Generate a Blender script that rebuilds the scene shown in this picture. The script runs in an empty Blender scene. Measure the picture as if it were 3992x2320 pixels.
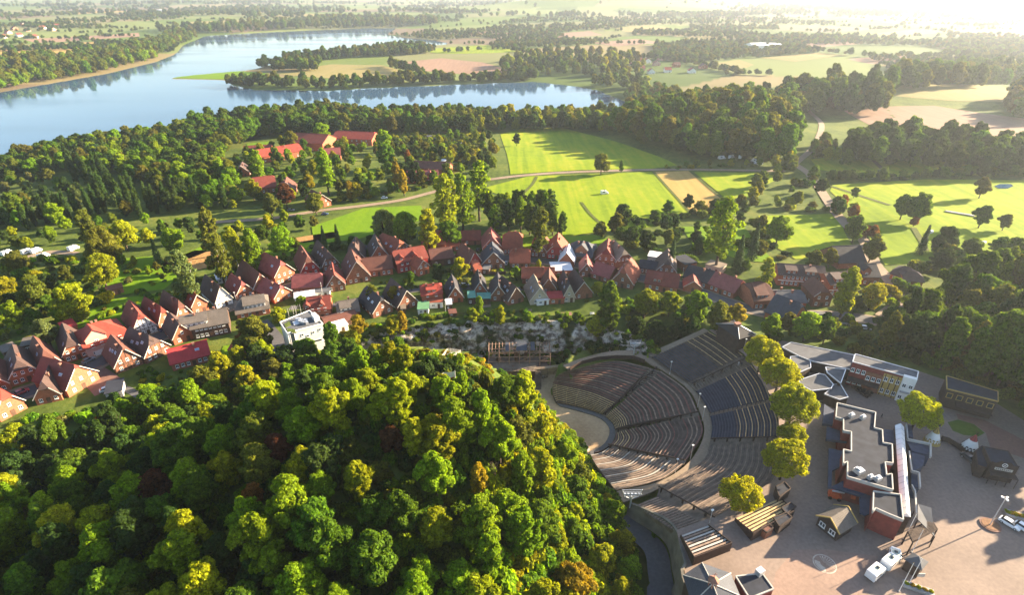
import bpy, bmesh, math, random
import numpy as np
from mathutils import Vector, Matrix
random.seed(7); RNG = np.random.default_rng(11)
R = math.radians
SC = bpy.context.scene; COL = SC.collection
# ------------------------------------------------------------------ camera
FPX, HORIZON, CAMH = 2200.0, -40.0, 110.0          # photograph pixels, metres above the plaza
PITCH = math.atan((1160 - HORIZON) / FPX); CP, SP = math.cos(PITCH), math.sin(PITCH)
cd = bpy.data.cameras.new('camera'); cam = bpy.data.objects.new('camera', cd); COL.objects.link(cam)
cam.location = (0, 0, CAMH); cam.rotation_euler = (math.pi/2 - PITCH, 0, 0)
cd.sensor_width = 36; cd.lens = FPX / 3992 * 36; cd.clip_start = 1; cd.clip_end = 60000
cd.dof.use_dof = True; cd.dof.focus_distance = 180; cd.dof.aperture_fstop = cd.lens / 1000 / 0.28
SC.camera = cam
SC.render.resolution_x, SC.render.resolution_y = 1024, 596
# ------------------------------------------------------------------ light
SUN_AZ, SUN_EL = R(21), R(17.5)                       # from +X towards +Y, above the horizon
sd_ = Vector((math.cos(SUN_AZ)*math.cos(SUN_EL), math.sin(SUN_AZ)*math.cos(SUN_EL), math.sin(SUN_EL)))
w = bpy.data.worlds.new('World'); SC.world = w; w.use_nodes = True
nt = w.node_tree; sky = nt.nodes.new('ShaderNodeTexSky'); sky.sky_type = 'NISHITA'; sky.sun_disc = False
sky.sun_elevation = SUN_EL; sky.sun_rotation = R(90) - SUN_AZ; sky.altitude = 100; sky.air_density = 1.0; sky.dust_density = 1.2; sky.ozone_density = 1.5
nt.links.new(sky.outputs[0], nt.nodes['Background'].inputs[0]); nt.nodes['Background'].inputs[1].default_value = 0.062
sl = bpy.data.lights.new('sun', 'SUN'); sl.energy = 5.0; sl.angle = R(0.55); sl.color = (1.0, 0.81, 0.56)
so = bpy.data.objects.new('sun', sl); COL.objects.link(so); so.rotation_euler = sd_.to_track_quat('Z', 'Y').to_euler(); so.location = (300, 100, 300)
SC.view_settings.view_transform = 'Standard'; SC.view_settings.look = 'None'; SC.view_settings.gamma = 1
SC.view_settings.exposure = 2.65
SC.cycles.max_bounces = 6; SC.cycles.diffuse_bounces = 2; SC.cycles.glossy_bounces = 2; SC.cycles.transmission_bounces = 3
SC.cycles.volume_bounces = 0; SC.cycles.transparent_max_bounces = 4; SC.cycles.caustics_reflective = False; SC.cycles.caustics_refractive = False
SC.cycles.use_denoising = True

# ------------------------------------------------------------------ pixel -> place
def W(px, py, z=0.0):
    """photo pixel -> point on the horizontal plane at height z"""
    xv = (px - 1996) / FPX; yv = (py - 1160) / FPX
    zc = (CAMH - z) / (yv*CP + SP)
    return (xv*zc, zc*(CP - yv*SP), z)
def W2(px, py, z=0.0): return W(px, py, z)[:2]
def WP(pts, z=0.0): return np.array([W2(a, b, z) for a, b in pts])
def in_poly(x, y, P):
    x = np.asarray(x); y = np.asarray(y); r = np.zeros(x.shape, bool); j = len(P) - 1
    for i in range(len(P)):
        xi, yi = P[i]; xj, yj = P[j]
        c = ((yi > y) != (yj > y)) & (x < (xj - xi)*(y - yi)/((yj - yi) or 1e-9) + xi)
        r ^= c; j = i
    return r
def d_line(x, y, P, closed=True):
    d = np.full(np.shape(x), 1e9); n = len(P)
    for i in range(n if closed else n - 1):
        a = P[i]; b = P[(i+1) % n]; ex, ey = b[0]-a[0], b[1]-a[1]; L = ex*ex + ey*ey or 1e-9
        t = np.clip(((x-a[0])*ex + (y-a[1])*ey)/L, 0, 1)
        d = np.minimum(d, np.hypot(x-a[0]-t*ex, y-a[1]-t*ey))
    return d
def s_dist(x, y, P):                                 # >0 outside
    d = d_line(x, y, P); return np.where(in_poly(x, y, P), -d, d)
def sst(a, b, v): t = np.clip((v-a)/(b-a), 0, 1); return t*t*(3-2*t)
def smooth_curve(P, n):
    """Catmull-Rom through the points, n samples evenly by length"""
    P = np.array(P, float)
    if len(P) == 2: return P[0] + np.linspace(0, 1, n)[:, None]*(P[1]-P[0])
    Q = np.vstack([2*P[0]-P[1], P, 2*P[-1]-P[-2]]); out = []
    for i in range(1, len(Q)-2):
        t = np.linspace(0, 1, 14, endpoint=False)[:, None]
        out.append(.5*(2*Q[i] + (Q[i+1]-Q[i-1])*t + (2*Q[i-1]-5*Q[i]+4*Q[i+1]-Q[i+2])*t*t + (3*Q[i]-Q[i-1]-3*Q[i+1]+Q[i+2])*t**3))
    out = np.vstack(out + [P[-1:]]); s = np.r_[0, np.cumsum(np.linalg.norm(np.diff(out, axis=0), axis=1))]
    u = np.linspace(0, s[-1], n); return np.stack([np.interp(u, s, out[:, k]) for k in range(out.shape[1])], 1)
def vnoise(x, y, seed=0):
    """cheap smooth value noise, about -1..1"""
    xi = np.floor(x).astype(np.int64); yi = np.floor(y).astype(np.int64); fx = x-xi; fy = y-yi
    fx = fx*fx*(3-2*fx); fy = fy*fy*(3-2*fy)
    def h(a, b):
        v = np.sin(a*127.1 + b*311.7 + seed*74.7)*43758.5453; return v - np.floor(v)
    return 2*((h(xi, yi)*(1-fx)+h(xi+1, yi)*fx)*(1-fy) + (h(xi, yi+1)*(1-fx)+h(xi+1, yi+1)*fx)*fy) - 1
def fbm(x, y, seed=0, oct=4):
    r = 0; a = .5
    for k in range(oct): r = r + a*vnoise(x, y, seed+k); x = x*2.03; y = y*2.03; a *= .5
    return r

# ------------------------------------------------------------------ objects
def tag(o, label=None, cat=None, group=None, kind=None):
    if label: o['label'] = label
    if cat: o['category'] = cat
    if group: o['group'] = group
    if kind: o['kind'] = kind
    return o
def empty(name, loc=(0, 0, 0), rz=0, parent=None):
    o = bpy.data.objects.new(name, None); COL.objects.link(o); o.location = loc; o.rotation_euler[2] = rz; o.parent = parent
    o.empty_display_size = .1
    return o
def link(name, me, parent=None, loc=None, rz=None, scale=None):
    o = bpy.data.objects.new(name, me); COL.objects.link(o); o.parent = parent
    if loc is not None: o.location = loc
    if rz is not None: o.rotation_euler[2] = rz
    if scale is not None: o.scale = scale
    return o
class MB:
    """collects vertices and faces for ONE mesh"""
    def __init__(s): s.v = []; s.f = []; s.m = []
    def add(s, vs, fs, m=0):
        k = len(s.v); s.v += [tuple(map(float, a)) for a in vs]; s.f += [tuple(i+k for i in f) for f in fs]; s.m += [m]*len(fs); return s
    def box(s, x0, x1, y0, y1, z0, z1, m=0):
        return s.add([(x0,y0,z0),(x1,y0,z0),(x1,y1,z0),(x0,y1,z0),(x0,y0,z1),(x1,y0,z1),(x1,y1,z1),(x0,y1,z1)],
                     [(3,2,1,0),(4,5,6,7),(0,1,5,4),(1,2,6,5),(2,3,7,6),(3,0,4,7)], m)
    def prism(s, P, z0, z1, m=0, mt=None):
        """polygon extruded; z1 may be a list of heights"""
        n = len(P); A = sum(P[i][0]*P[(i+1) % n][1]-P[(i+1) % n][0]*P[i][1] for i in range(n))
        zt = list(z1) if hasattr(z1, '__len__') else [z1]*n
        if A < 0: P = list(P)[::-1]; zt = zt[::-1]
        vs = [(p[0], p[1], z0) for p in P] + [(p[0], p[1], z) for p, z in zip(P, zt)]
        s.add(vs, [tuple(range(n))[::-1]] + [(i, (i+1) % n, (i+1) % n+n, i+n) for i in range(n)], m)
        k = len(s.v)-2*n; s.f.append(tuple(range(k+n, k+2*n))); s.m.append(m if mt is None else mt); return s
    def bar(s, a, b, r, r2=None, n=6, m=0):
        a = Vector(a); b = Vector(b); d = (b-a); L = d.length
        if L < 1e-6: return s
        q = d.to_track_quat('Z', 'Y'); r2 = r if r2 is None else r2; vs = []
        for p, rr in ((a, r), (b, r2)):
            for i in range(n):
                t = 2*math.pi*(i+.5)/n; vs.append(p + q @ Vector((rr*math.cos(t), rr*math.sin(t), 0)))
        return s.add(vs, [(i, (i+1) % n, (i+1) % n+n, i+n) for i in range(n)] + [tuple(range(n))[::-1], tuple(range(n, 2*n))], m)
    def beam(s, a, b, w, h, m=0):
        """box beam of width w and height h from a to b"""
        a = Vector(a); b = Vector(b); d = b-a; t = Vector((d.x, d.y, 0)); t = t.normalized() if t.length > 1e-6 else Vector((1, 0, 0))
        u = Vector((-t.y, t.x, 0))*w/2; k = d.cross(u).normalized()*(h/2) if d.length else Vector((0, 0, h/2))
        if abs(k.z) < 1e-3 and t.length: k = t*h/2
        vs = [a-u-k, a+u-k, a+u+k, a-u+k, b-u-k, b+u-k, b+u+k, b-u+k]
        return s.add(vs, [(0,1,2,3),(7,6,5,4),(0,4,5,1),(1,5,6,2),(2,6,7,3),(3,7,4,0)], m)
    def mesh(s, name, mats, smooth=False):
        me = bpy.data.meshes.new(name); me.from_pydata(s.v, [], s.f)
        for m in (mats if isinstance(mats, (list, tuple)) else [mats]): me.materials.append(m)
        if any(s.m): me.polygons.foreach_set('material_index', s.m)
        if smooth: me.polygons.foreach_set('use_smooth', [True]*len(s.f))
        b = bmesh.new(); b.from_mesh(me); bmesh.ops.recalc_face_normals(b, faces=b.faces); b.to_mesh(me); b.free()
        return me
    def build(s, name, mats, parent=None, loc=None, rz=None, smooth=False):
        return link(name, s.mesh(name, mats, smooth), parent, loc, rz)
def np_mesh(name, v, f, mat, smooth=False):
    """fast mesh from numpy: f is (n,3) or (n,4)"""
    me = bpy.data.meshes.new(name); v = np.asarray(v, np.float32); f = np.asarray(f, np.int32); k = f.shape[1]
    me.vertices.add(len(v)); me.vertices.foreach_set('co', v.ravel())
    me.loops.add(f.size); me.loops.foreach_set('vertex_index', f.ravel())
    me.polygons.add(len(f)); me.polygons.foreach_set('loop_start', np.arange(0, f.size, k, dtype=np.int32))
    me.polygons.foreach_set('loop_total', np.full(len(f), k, np.int32))
    if smooth: me.polygons.foreach_set('use_smooth', np.ones(len(f), bool))
    me.materials.append(mat); me.update(calc_edges=True); me.validate(); return me

# ------------------------------------------------------------------ materials
MATS = {}
def mat_base(name, rough=.9, spec=.2):
    m = bpy.data.materials.new(name); m.use_nodes = True; n = m.node_tree.nodes; b = n['Principled BSDF']
    b.inputs['Roughness'].default_value = rough; b.inputs['Specular IOR Level'].default_value = spec
    return m, m.node_tree, b
def mat(name, col, rough=.9, var=.25, scale=.6, spec=.2, col2=None, metal=0, detail=4, bump=0, obj_coord=True):
    """colour with noise variation of the surface itself; col2 = second colour of the patches"""
    if name in MATS: return MATS[name]
    m, t, b = mat_base(name, rough, spec); b.inputs['Metallic'].default_value = metal
    tc = t.nodes.new('ShaderNodeTexCoord'); nz = t.nodes.new('ShaderNodeTexNoise'); nz.inputs['Scale'].default_value = scale; nz.inputs['Detail'].default_value = detail
    geo = t.nodes.new('ShaderNodeNewGeometry')
    t.links.new(geo.outputs['Position'], nz.inputs['Vector'])
    rp = t.nodes.new('ShaderNodeValToRGB'); e = rp.color_ramp.elements
    c2 = col2 or tuple(min(1, c*(1+var)) for c in col); c1 = tuple(c*(1-var) for c in col) if col2 is None else col
    e[0].position = .3; e[1].position = .7; e[0].color = (*c1, 1); e[1].color = (*c2, 1)
    t.links.new(nz.outputs['Fac'], rp.inputs[0]); t.links.new(rp.outputs[0], b.inputs['Base Color'])
    if bump:
        bp = t.nodes.new('ShaderNodeBump'); bp.inputs['Strength'].default_value = bump; bp.inputs['Distance'].default_value = .3
        t.links.new(nz.outputs['Fac'], bp.inputs['Height']); t.links.new(bp.outputs[0], b.inputs['Normal'])
    MATS[name] = m; return m
def tiled(name, col, var=.22):
    """roof covering: rows of tiles as fine relief plus weathering"""
    if name in MATS: return MATS[name]
    m, t, b = mat_base(name, .75, .25)
    geo = t.nodes.new('ShaderNodeNewGeometry'); tc = t.nodes.new('ShaderNodeTexCoord')
    n1 = t.nodes.new('ShaderNodeTexNoise'); n1.inputs['Scale'].default_value = .45; n1.inputs['Detail'].default_value = 5; n1.inputs['Roughness'].default_value = .65
    n2 = t.nodes.new('ShaderNodeTexNoise'); n2.inputs['Scale'].default_value = 4.5; n2.inputs['Detail'].default_value = 2
    t.links.new(geo.outputs['Position'], n1.inputs['Vector']); t.links.new(geo.outputs['Position'], n2.inputs['Vector'])
    rp = t.nodes.new('ShaderNodeValToRGB'); e = rp.color_ramp.elements; e[0].position = .28; e[1].position = .72
    e[0].color = (*[c*(1-var) for c in col], 1); e[1].color = (*[min(1, c*(1+var)) for c in col], 1)
    t.links.new(n1.outputs['Fac'], rp.inputs[0])
    mx = t.nodes.new('ShaderNodeMix'); mx.data_type = 'RGBA'; mx.blend_type = 'MULTIPLY'; mx.inputs[0].default_value = .55
    mr = t.nodes.new('ShaderNodeMapRange'); mr.inputs[1].default_value = .3; mr.inputs[2].default_value = .7; mr.inputs[3].default_value = .55; mr.inputs[4].default_value = 1.25
    t.links.new(n2.outputs['Fac'], mr.inputs[0]); t.links.new(rp.outputs[0], mx.inputs[6]); t.links.new(mr.outputs[0], mx.inputs[7])
    t.links.new(mx.outputs[2], b.inputs['Base Color'])
    wv = t.nodes.new('ShaderNodeTexWave'); wv.wave_type = 'BANDS'; wv.bands_direction = 'Z'; wv.inputs['Scale'].default_value = 1.3; wv.inputs['Distortion'].default_value = .3
    t.links.new(geo.outputs['Position'], wv.inputs['Vector'])
    bp = t.nodes.new('ShaderNodeBump'); bp.inputs['Strength'].default_value = .25; bp.inputs['Distance'].default_value = .12
    t.links.new(wv.outputs['Fac'], bp.inputs['Height']); t.links.new(bp.outputs[0], b.inputs['Normal'])
    MATS[name] = m; return m
def glassy(name, col=(.02, .03, .04), rough=.12):
    if name in MATS: return MATS[name]
    m, t, b = mat_base(name, rough, .6); b.inputs['Base Color'].default_value = (*col, 1); MATS[name] = m; return m
def foliage(name, trans=.38, rough=.8):
    if name in MATS: return MATS[name]
    m, t, b = mat_base(name, rough, .12); L = t.links.new; N = t.nodes.new
    at = N('ShaderNodeAttribute'); at.attribute_type = 'INSTANCER'; at.attribute_name = 'tint'
    geo = N('ShaderNodeNewGeometry'); mr = N('ShaderNodeMapRange'); mr.inputs[3].default_value = .45; mr.inputs[4].default_value = 1.55
    L(geo.outputs['Random Per Island'], mr.inputs[0])
    mx = N('ShaderNodeVectorMath'); mx.operation = 'SCALE'; L(at.outputs['Color'], mx.inputs[0]); L(mr.outputs[0], mx.inputs[3])
    L(mx.outputs[0], b.inputs['Base Color'])
    tr = N('ShaderNodeBsdfTranslucent'); hs = N('ShaderNodeMix'); hs.data_type = 'RGBA'; hs.blend_type = 'MULTIPLY'; hs.inputs[0].default_value = 1
    hs.inputs[7].default_value = (1.5, 1.35, .35, 1); L(mx.outputs[0], hs.inputs[6]); L(hs.outputs[2], tr.inputs[0])
    ms = N('ShaderNodeMixShader'); ms.inputs[0].default_value = trans; L(b.outputs[0], ms.inputs[1]); L(tr.outputs[0], ms.inputs[2])
    L(ms.outputs[0], t.nodes['Material Output'].inputs[0]); MATS[name] = m; return m
# ------------------------------------------------------------------ grandstand layout (photo pixels, heights in metres)
STANDS = {   # name: (list of (pixel curve, z), rows, kind)
 'LA': ([([(2170,1572),(2275,1594),(2347,1617)],-17.6), ([(2160,1482),(2313,1507),(2420,1548)],-13.4), ([(2222,1446),(2390,1408),(2532,1434)],-9.6)], 25),
 'LB': ([([(2360,1626),(2388,1652),(2397,1674)],-17.6), ([(2440,1556),(2490,1603),(2505,1645)],-13.4), ([(2578,1447),(2678,1522),(2722,1606)],-9.6)], 25),
 'LC': ([([(2399,1690),(2394,1716),(2378,1734)],-17.6), ([(2520,1662),(2545,1705),(2510,1763)],-13.4), ([(2728,1622),(2740,1690),(2678,1795)],-9.6)], 25),
 'LD': ([([(2366,1748),(2340,1765),(2302,1775)],-17.6), ([(2502,1773),(2445,1815),(2340,1835)],-13.4), ([(2664,1812),(2570,1873),(2402,1912)],-9.6)], 24),
 'UA': ([([(2541,1392),(2613,1444),(2684,1491)],-8.4), ([(2763,1294),(2830,1335),(2896,1386)],-1.0)], 22),
 'UB': ([([(2714,1525),(2745,1570),(2766,1610)],-8.4), ([(2930,1425),(2976,1490),(3003,1556)],-1.0)], 22),
 'UC': ([([(2769,1622),(2776,1668),(2770,1712)],-8.4), ([(3004,1568),(3030,1640),(3032,1703)],-1.0)], 22),
 'UD': ([([(2766,1738),(2735,1800),(2572,1900)],-8.4), ([(3034,1728),(3015,1880),(2800,2022)],-1.0)], 24),
 'UE': ([([(2475,1972),(2560,1938)],-6.0), ([(2640,2077),(2735,2042)],-1.2)], 16),
}
def stand_surface(S, t, n):
    """n points of the row at parameter t (0 front .. 1 back)"""
    C = []
    for pts, z in S: C.append(smooth_curve([W(a, b, z) for a, b in pts], n))
    if len(C) == 2: return C[0]*(1-t) + C[1]*t
    # quadratic through the three curves, middle one at its own height share
    tm = (S[1][1]-S[0][1])/(S[2][1]-S[0][1])
    l0 = (t-tm)*(t-1)/((-tm)*(-1)); l1 = t*(t-1)/(tm*(tm-1)); l2 = t*(t-tm)/(1*(1-tm))
    P = C[0]*l0 + C[1]*l1 + C[2]*l2
    P[:, 2] = S[0][1] + t*(S[2][1]-S[0][1]); return P
STAGE_Z = -18.0
STAGE_PX = [(1880,1420),(1960,1420),(2140,1432),(2215,1440),(2160,1482),(2150,1530),(2170,1572),(2275,1594),(2347,1617),(2388,1650),(2399,1690),(2380,1735),(2340,1765),(2302,1776),(2240,1790),(2130,1740),(2000,1620),(1920,1520)]
STAGE = WP(STAGE_PX, STAGE_Z)
RING_IN = [(2215,1440),(2270,1412),(2390,1388),(2480,1390),(2545,1425),(2585,1445),(2685,1520),(2728,1606),(2745,1690),(2690,1798),(2570,1878),(2402,1916)]
RING_OUT = [(2195,1425),(2265,1398),(2380,1370),(2490,1368),(2538,1388),(2610,1438),(2705,1510),(2766,1612),(2776,1690),(2735,1805),(2560,1910),(2430,1960)]
RING_Z = -9.0
# cliff: top and foot lines
CL_TOP = [(1180,1400),(1330,1352),(1450,1300),(1560,1278),(1700,1258),(1850,1248),(2000,1246),(2150,1248),(2300,1262),(2420,1290),(2520,1330),(2560,1370)]
CL_BOT = [(1230,1450),(1350,1415),(1450,1395),(1560,1395),(1700,1400),(1850,1395),(2000,1392),(2150,1388),(2290,1388),(2400,1392),(2480,1385),(2530,1385)]
CTZ = [-6,-6,-6,-6,-6,-6,-6,-6,-6,-6,-7,-8]; CBZ = [-15,-16,-17,-18,-18,-18,-18,-18,-17,-14,-11,-9.5]
CLT = np.array([W(a, b, z) for (a, b), z in zip(CL_TOP, CTZ)]); CLB = np.array([W(a, b, z) for (a, b), z in zip(CL_BOT, CBZ)])
_cn = CLT[:, :2]-CLB[:, :2]; PIT = np.vstack([CLB[:, :2]+_cn*(1-1.2/np.linalg.norm(_cn, axis=1)[:, None]), WP([(2490,1368),(2390,1388),(2270,1412),(2215,1440),(2160,1482),(2170,1572),(2347,1617),(2399,1690),(2340,1765),(2240,1790),(2130,1740),(2000,1620),(1850,1480),(1600,1450),(1400,1470)], -18)])
# retaining wall along the lower road; plaza east of it
WALL_PX = [(2452,1968),(2530,2000),(2602,2039),(2636,2081),(2650,2140),(2666,2208),(2680,2320)]
WALL_Z = [-6.2,-4.5,-2.6,-1.2,-.4,0,0]
WALLT = np.array([W(a, b, z) for (a, b), z in zip(WALL_PX, WALL_Z)]); WALLT = np.vstack([WALLT, [WALLT[-1][0]+7, 30, 0], [WALLT[-1][0]+12, -60, 0]])
PLAZA = np.vstack([WALLT[3:, :2], [[420, -60], [420, 70], [230, 108]], WP([(3992,1640),(3800,1520),(3560,1440),(3300,1380),(3060,1330),(2900,1300),(2780,1285)], 0), WP([(2763,1294),(2896,1386),(2930,1425),(3003,1556),(3033,1640),(3034,1728),(3020,1880),(2800,2022),(2735,2042)], -1)])
_sm = [];
for k, (S, n) in STANDS.items():
    for t in np.linspace(0, 1, 14): _sm.append(stand_surface(S, t, 14))
for t in np.linspace(0, 1, 6):
    _sm.append(np.array([W(a*(1-t)+c*t, b*(1-t)+d*t, RING_Z) for (a, b), (c, d) in zip(smooth_curve(RING_IN, 40), smooth_curve(RING_OUT, 40))]))
SEATS = np.vstack(_sm)
ARENA = np.vstack([WP([(2215,1440),(2160,1482),(2170,1572),(2347,1617),(2399,1690),(2340,1765),(2302,1776)], -17.8), WP([(2340,1840),(2402,1916)], -10), WP([(2475,1972),(2640,2077),(2735,2042)], -2), WP([(2800,2022),(3015,1880),(3034,1728),(3030,1640),(3003,1556),(2930,1425),(2896,1386),(2763,1294)], -1), WP([(2541,1392),(2490,1368),(2390,1380),(2265,1400)], -9)])
LAKE_PX = [(-900,900),(-300,730),(0,640),(300,566),(480,535),(690,522),(740,500),(1000,462),(1300,446),(1500,458),(1700,462),(1900,464),(2100,462),(2380,455),(2450,400),(2330,352),(2250,337),(2080,318),(1900,325),(1600,337),(1400,346),(1280,355),(1000,350),(905,332),(880,312),(670,308),(665,303),(760,292),(980,272),(1080,245),(1300,215),(1500,192),(1640,178),(1760,170),(1690,156),(1600,150),(1510,135),(1545,108),(1400,110),(1200,118),(1000,128),(800,140),(715,175),(680,212),(600,243),(400,290),(100,342),(0,360),(-300,425),(-900,560)]
LAKE_Z = -32.0
LAKE = WP(LAKE_PX, LAKE_Z)
def terrain(x, y):
    x = np.asarray(x, float); y = np.asarray(y, float)
    z = np.full(x.shape, -6.0)
    far = y > 330
    if far.any():
        xf, yf = x[far], y[far]; sdl = s_dist(xf, yf, LAKE)
        slope = np.where(yf < 850, .085, .03); cap = np.where(yf < 850, 26, 22)
        zz = LAKE_Z + np.where(sdl < 0, np.maximum(sdl*.08, -4), np.minimum(.25 + sdl*slope, cap))
        rise = sst(0, 250, sdl)
        zz = zz + rise*sst(380, 900, yf)*(5*fbm(xf/260, yf/260, 3, 3)) + rise*sst(1500, 5000, yf)*(22*fbm(xf/1400, yf/1400, 9, 3) + 10)
        zz = zz + 95*np.exp(-((xf-620)/800)**2-((yf-4300)/500)**2)*rise + (17*np.exp(-((xf-205)/80)**2-((yf-560)/90)**2) + 14*np.exp(-((xf-470)/120)**2-((yf-790)/80)**2))*sst(0, 60, sdl)
        z[far] = zz
    nr = (y <= 420) & (np.abs(x) < 600)
    if nr.any():
        xn, yn = x[nr], y[nr]; zn = z[nr]
        zn = zn + sst(60, 110, xn)*sst(420, 330, yn)*sst(200, 260, yn)*1.5*fbm(xn/60, yn/60, 5, 2)
        # hill
        dx = xn+20; a = np.where(dx > 0, 31, 58); dy = yn-121-.33*np.minimum(dx, 0); b = np.where(dy > 0, 24 - 7*np.clip((-dx-4)/28, 0, 1), 66)
        a1 = np.where(dx > 0, 31, 66); g1 = np.exp(-((dx/a1)**2 + (dy/b)**2)**1.15); g2 = .40*np.exp(-((dx/np.where(dx > 0, 31, 84))**2 + (dy/np.where(dy > 0, 20, 66))**2)**1.15); g = (g1**4 + g2**4)**.25
        hill = 30*g
        low = sst(2, 30, xn)*sst(215, 170, yn)*sst(120, 95, xn)
        zn = zn*(1-low) + low*(-13.5+ 4*sst(95, 40, yn)) + hill*(1-.55*low) + .8*g*fbm(xn/9, yn/9, 2, 3)
        # plaza level
        pl = s_dist(xn, yn, PLAZA); zn = np.where(pl < -1.2, -.45, zn)
        east = sst(60, 75, xn)*(pl > -1.2); zn = np.where(east > 0, zn*(1-east*sst(45, 0, pl)) + east*sst(45, 0, pl)*(-.45), zn)
        # pit and seats
        pt = s_dist(xn, yn, PIT); zn = np.where(pt < -.6, STAGE_Z-.5, zn)
        st = s_dist(xn, yn, STAGE); zn = np.where(st < .5, STAGE_Z-.5, zn)
        ar = s_dist(xn, yn, ARENA) < 1.8; idx = np.where(ar)[0]
        for k in range(0, len(idx), 2000):
            q = idx[k:k+2000]; dd = (xn[q, None]-SEATS[None, :, 0])**2 + (yn[q, None]-SEATS[None, :, 1])**2
            zn[q] = np.minimum(zn[q], SEATS[dd.argmin(1), 2]-1.7)
        z[nr] = zn
    return z
# ------------------------------------------------------------------ ground sheet
def ysteps():
    ys = [-260, -200, -140, -90, -50, -20]; y = 0
    while y < 320: ys.append(y); y += 1.7 if 40 < y < 230 else 3.5
    while y < 16500: ys.append(y); y *= 1.021
    return np.array(ys, float)
YS = ysteps(); U = np.linspace(-1, 1, 381); U = .45*U + .55*np.sign(U)*np.abs(U)**2.2
GX = U[None, :]*(360 + 1.25*np.maximum(YS, 0)[:, None]); GY = np.repeat(YS[:, None], len(U), 1)
GZ = terrain(GX.ravel(), GY.ravel()).reshape(GX.shape)
def hgt(x, y):
    """height of the ground sheet itself (bilinear)"""
    x = np.atleast_1d(np.asarray(x, float)); y = np.atleast_1d(np.asarray(y, float))
    i = np.clip(np.searchsorted(YS, y)-1, 0, len(YS)-2); fy = np.clip((y-YS[i])/(YS[i+1]-YS[i]), 0, 1)
    u = x/(360+1.25*np.maximum(y, 0)); j = np.clip(np.searchsorted(U, u)-1, 0, len(U)-2); fx = np.clip((u-U[j])/(U[j+1]-U[j]), 0, 1)
    return (GZ[i, j]*(1-fx)+GZ[i, j+1]*fx)*(1-fy) + (GZ[i+1, j]*(1-fx)+GZ[i+1, j+1]*fx)*fy
_ts = np.concatenate([np.linspace(40, 400, 900), np.geomspace(400.5, 20000, 900)])
def G(px, py, up=0.0):
    """ground point whose spot `up` metres above it shows at the pixel"""
    xv = (px-1996)/FPX; yv = (py-1160)/FPX; dy = CP - yv*SP; dz = -(yv*CP + SP)
    X = xv*_ts; Y = dy*_ts; Z = CAMH + dz*_ts - up; H = hgt(X, Y); k = np.argmax(Z < H)
    if k == 0: k = len(_ts)-1
    a, b = _ts[k-1], _ts[k]; za, zb = Z[k-1]-H[k-1], Z[k]-H[k]; t = a + (b-a)*za/max(za-zb, 1e-6)
    x, y = xv*t, dy*t; return float(x), float(y), float(hgt(x, y)[0])
def G2(px, py): return G(px, py)[:2]

def grass_mat(name, cols, scales=(.02, .12), stripe=None):
    """meadow: colour patches over two scales, optional mowing/plough stripes (direction in radians)"""
    if name in MATS: return MATS[name]
    m, t, b = mat_base(name, .95, .08); L = t.links.new; N = t.nodes.new
    geo = N('ShaderNodeNewGeometry'); n1 = N('ShaderNodeTexNoise'); n1.inputs['Scale'].default_value = scales[0]; n1.inputs['Detail'].default_value = 4
    n2 = N('ShaderNodeTexNoise'); n2.inputs['Scale'].default_value = scales[1]; n2.inputs['Detail'].default_value = 5; n2.inputs['Roughness'].default_value = .7
    L(geo.outputs['Position'], n1.inputs['Vector']); L(geo.outputs['Position'], n2.inputs['Vector'])
    ad = N('ShaderNodeMath'); ad.operation = 'MULTIPLY_ADD'; ad.inputs[1].default_value = .5; L(n1.outputs['Fac'], ad.inputs[0])
    h = N('ShaderNodeMath'); h.operation = 'MULTIPLY'; h.inputs[1].default_value = .5; L(n2.outputs['Fac'], h.inputs[0]); L(h.outputs[0], ad.inputs[2])
    src = ad.outputs[0]
    if stripe is not None:
        mp = N('ShaderNodeMapping'); mp.inputs['Rotation'].default_value = (0, 0, stripe); L(geo.outputs['Position'], mp.inputs['Vector'])
        mp.inputs['Scale'].default_value = (.25, .012, .1); n3 = N('ShaderNodeTexNoise'); n3.inputs['Scale'].default_value = 1; n3.inputs['Detail'].default_value = 2; L(mp.outputs[0], n3.inputs['Vector'])
        a2 = N('ShaderNodeMath'); a2.operation = 'MULTIPLY_ADD'; a2.inputs[1].default_value = .4; L(n3.outputs['Fac'], a2.inputs[0])
        h2 = N('ShaderNodeMath'); h2.operation = 'MULTIPLY'; h2.inputs[1].default_value = .62; L(src, h2.inputs[0]); L(h2.outputs[0], a2.inputs[2]); src = a2.outputs[0]
    rp = N('ShaderNodeValToRGB'); e = rp.color_ramp.elements; e[0].position = .36; e[1].position = .64; e[0].color = (*cols[0], 1); e[1].color = (*cols[-1], 1)
    if len(cols) == 3: k = e.new(.5); k.color = (*cols[1], 1)
    L(src, rp.inputs[0]); L(rp.outputs[0], b.inputs['Base Color'])
    bp = N('ShaderNodeBump'); bp.inputs['Strength'].default_value = .5; bp.inputs['Distance'].default_value = .6; L(n2.outputs['Fac'], bp.inputs['Height']); L(bp.outputs[0], b.inputs['Normal'])
    MATS[name] = m; return m
def cells(x, y, sp, seed):
    """jittered-grid cells: id of the nearest seed and the gap to the second"""
    gx, gy = x/(sp*1.25), y/sp; ix, iy = np.floor(gx), np.floor(gy); d1 = np.full(np.shape(x), 1e9); d2 = d1.copy(); cid = np.zeros(np.shape(x))
    def hh(a, b, k): v = np.sin(a*127.1+b*311.7+k*17.3+seed)*43758.5453; return v-np.floor(v)
    for i in (-1, 0, 1):
        for j in (-1, 0, 1):
            a, b = ix+i, iy+j; d = np.hypot((a+.15+.7*hh(a, b, 1)-gx)*1.25, b+.15+.7*hh(a, b, 2)-gy)*sp; c = hh(a, b, 3); nw = d < d1; d2 = np.where(nw, d1, np.minimum(d2, d)); cid = np.where(nw, c, cid); d1 = np.where(nw, d, d1)
    return cid, d2-d1
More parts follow.
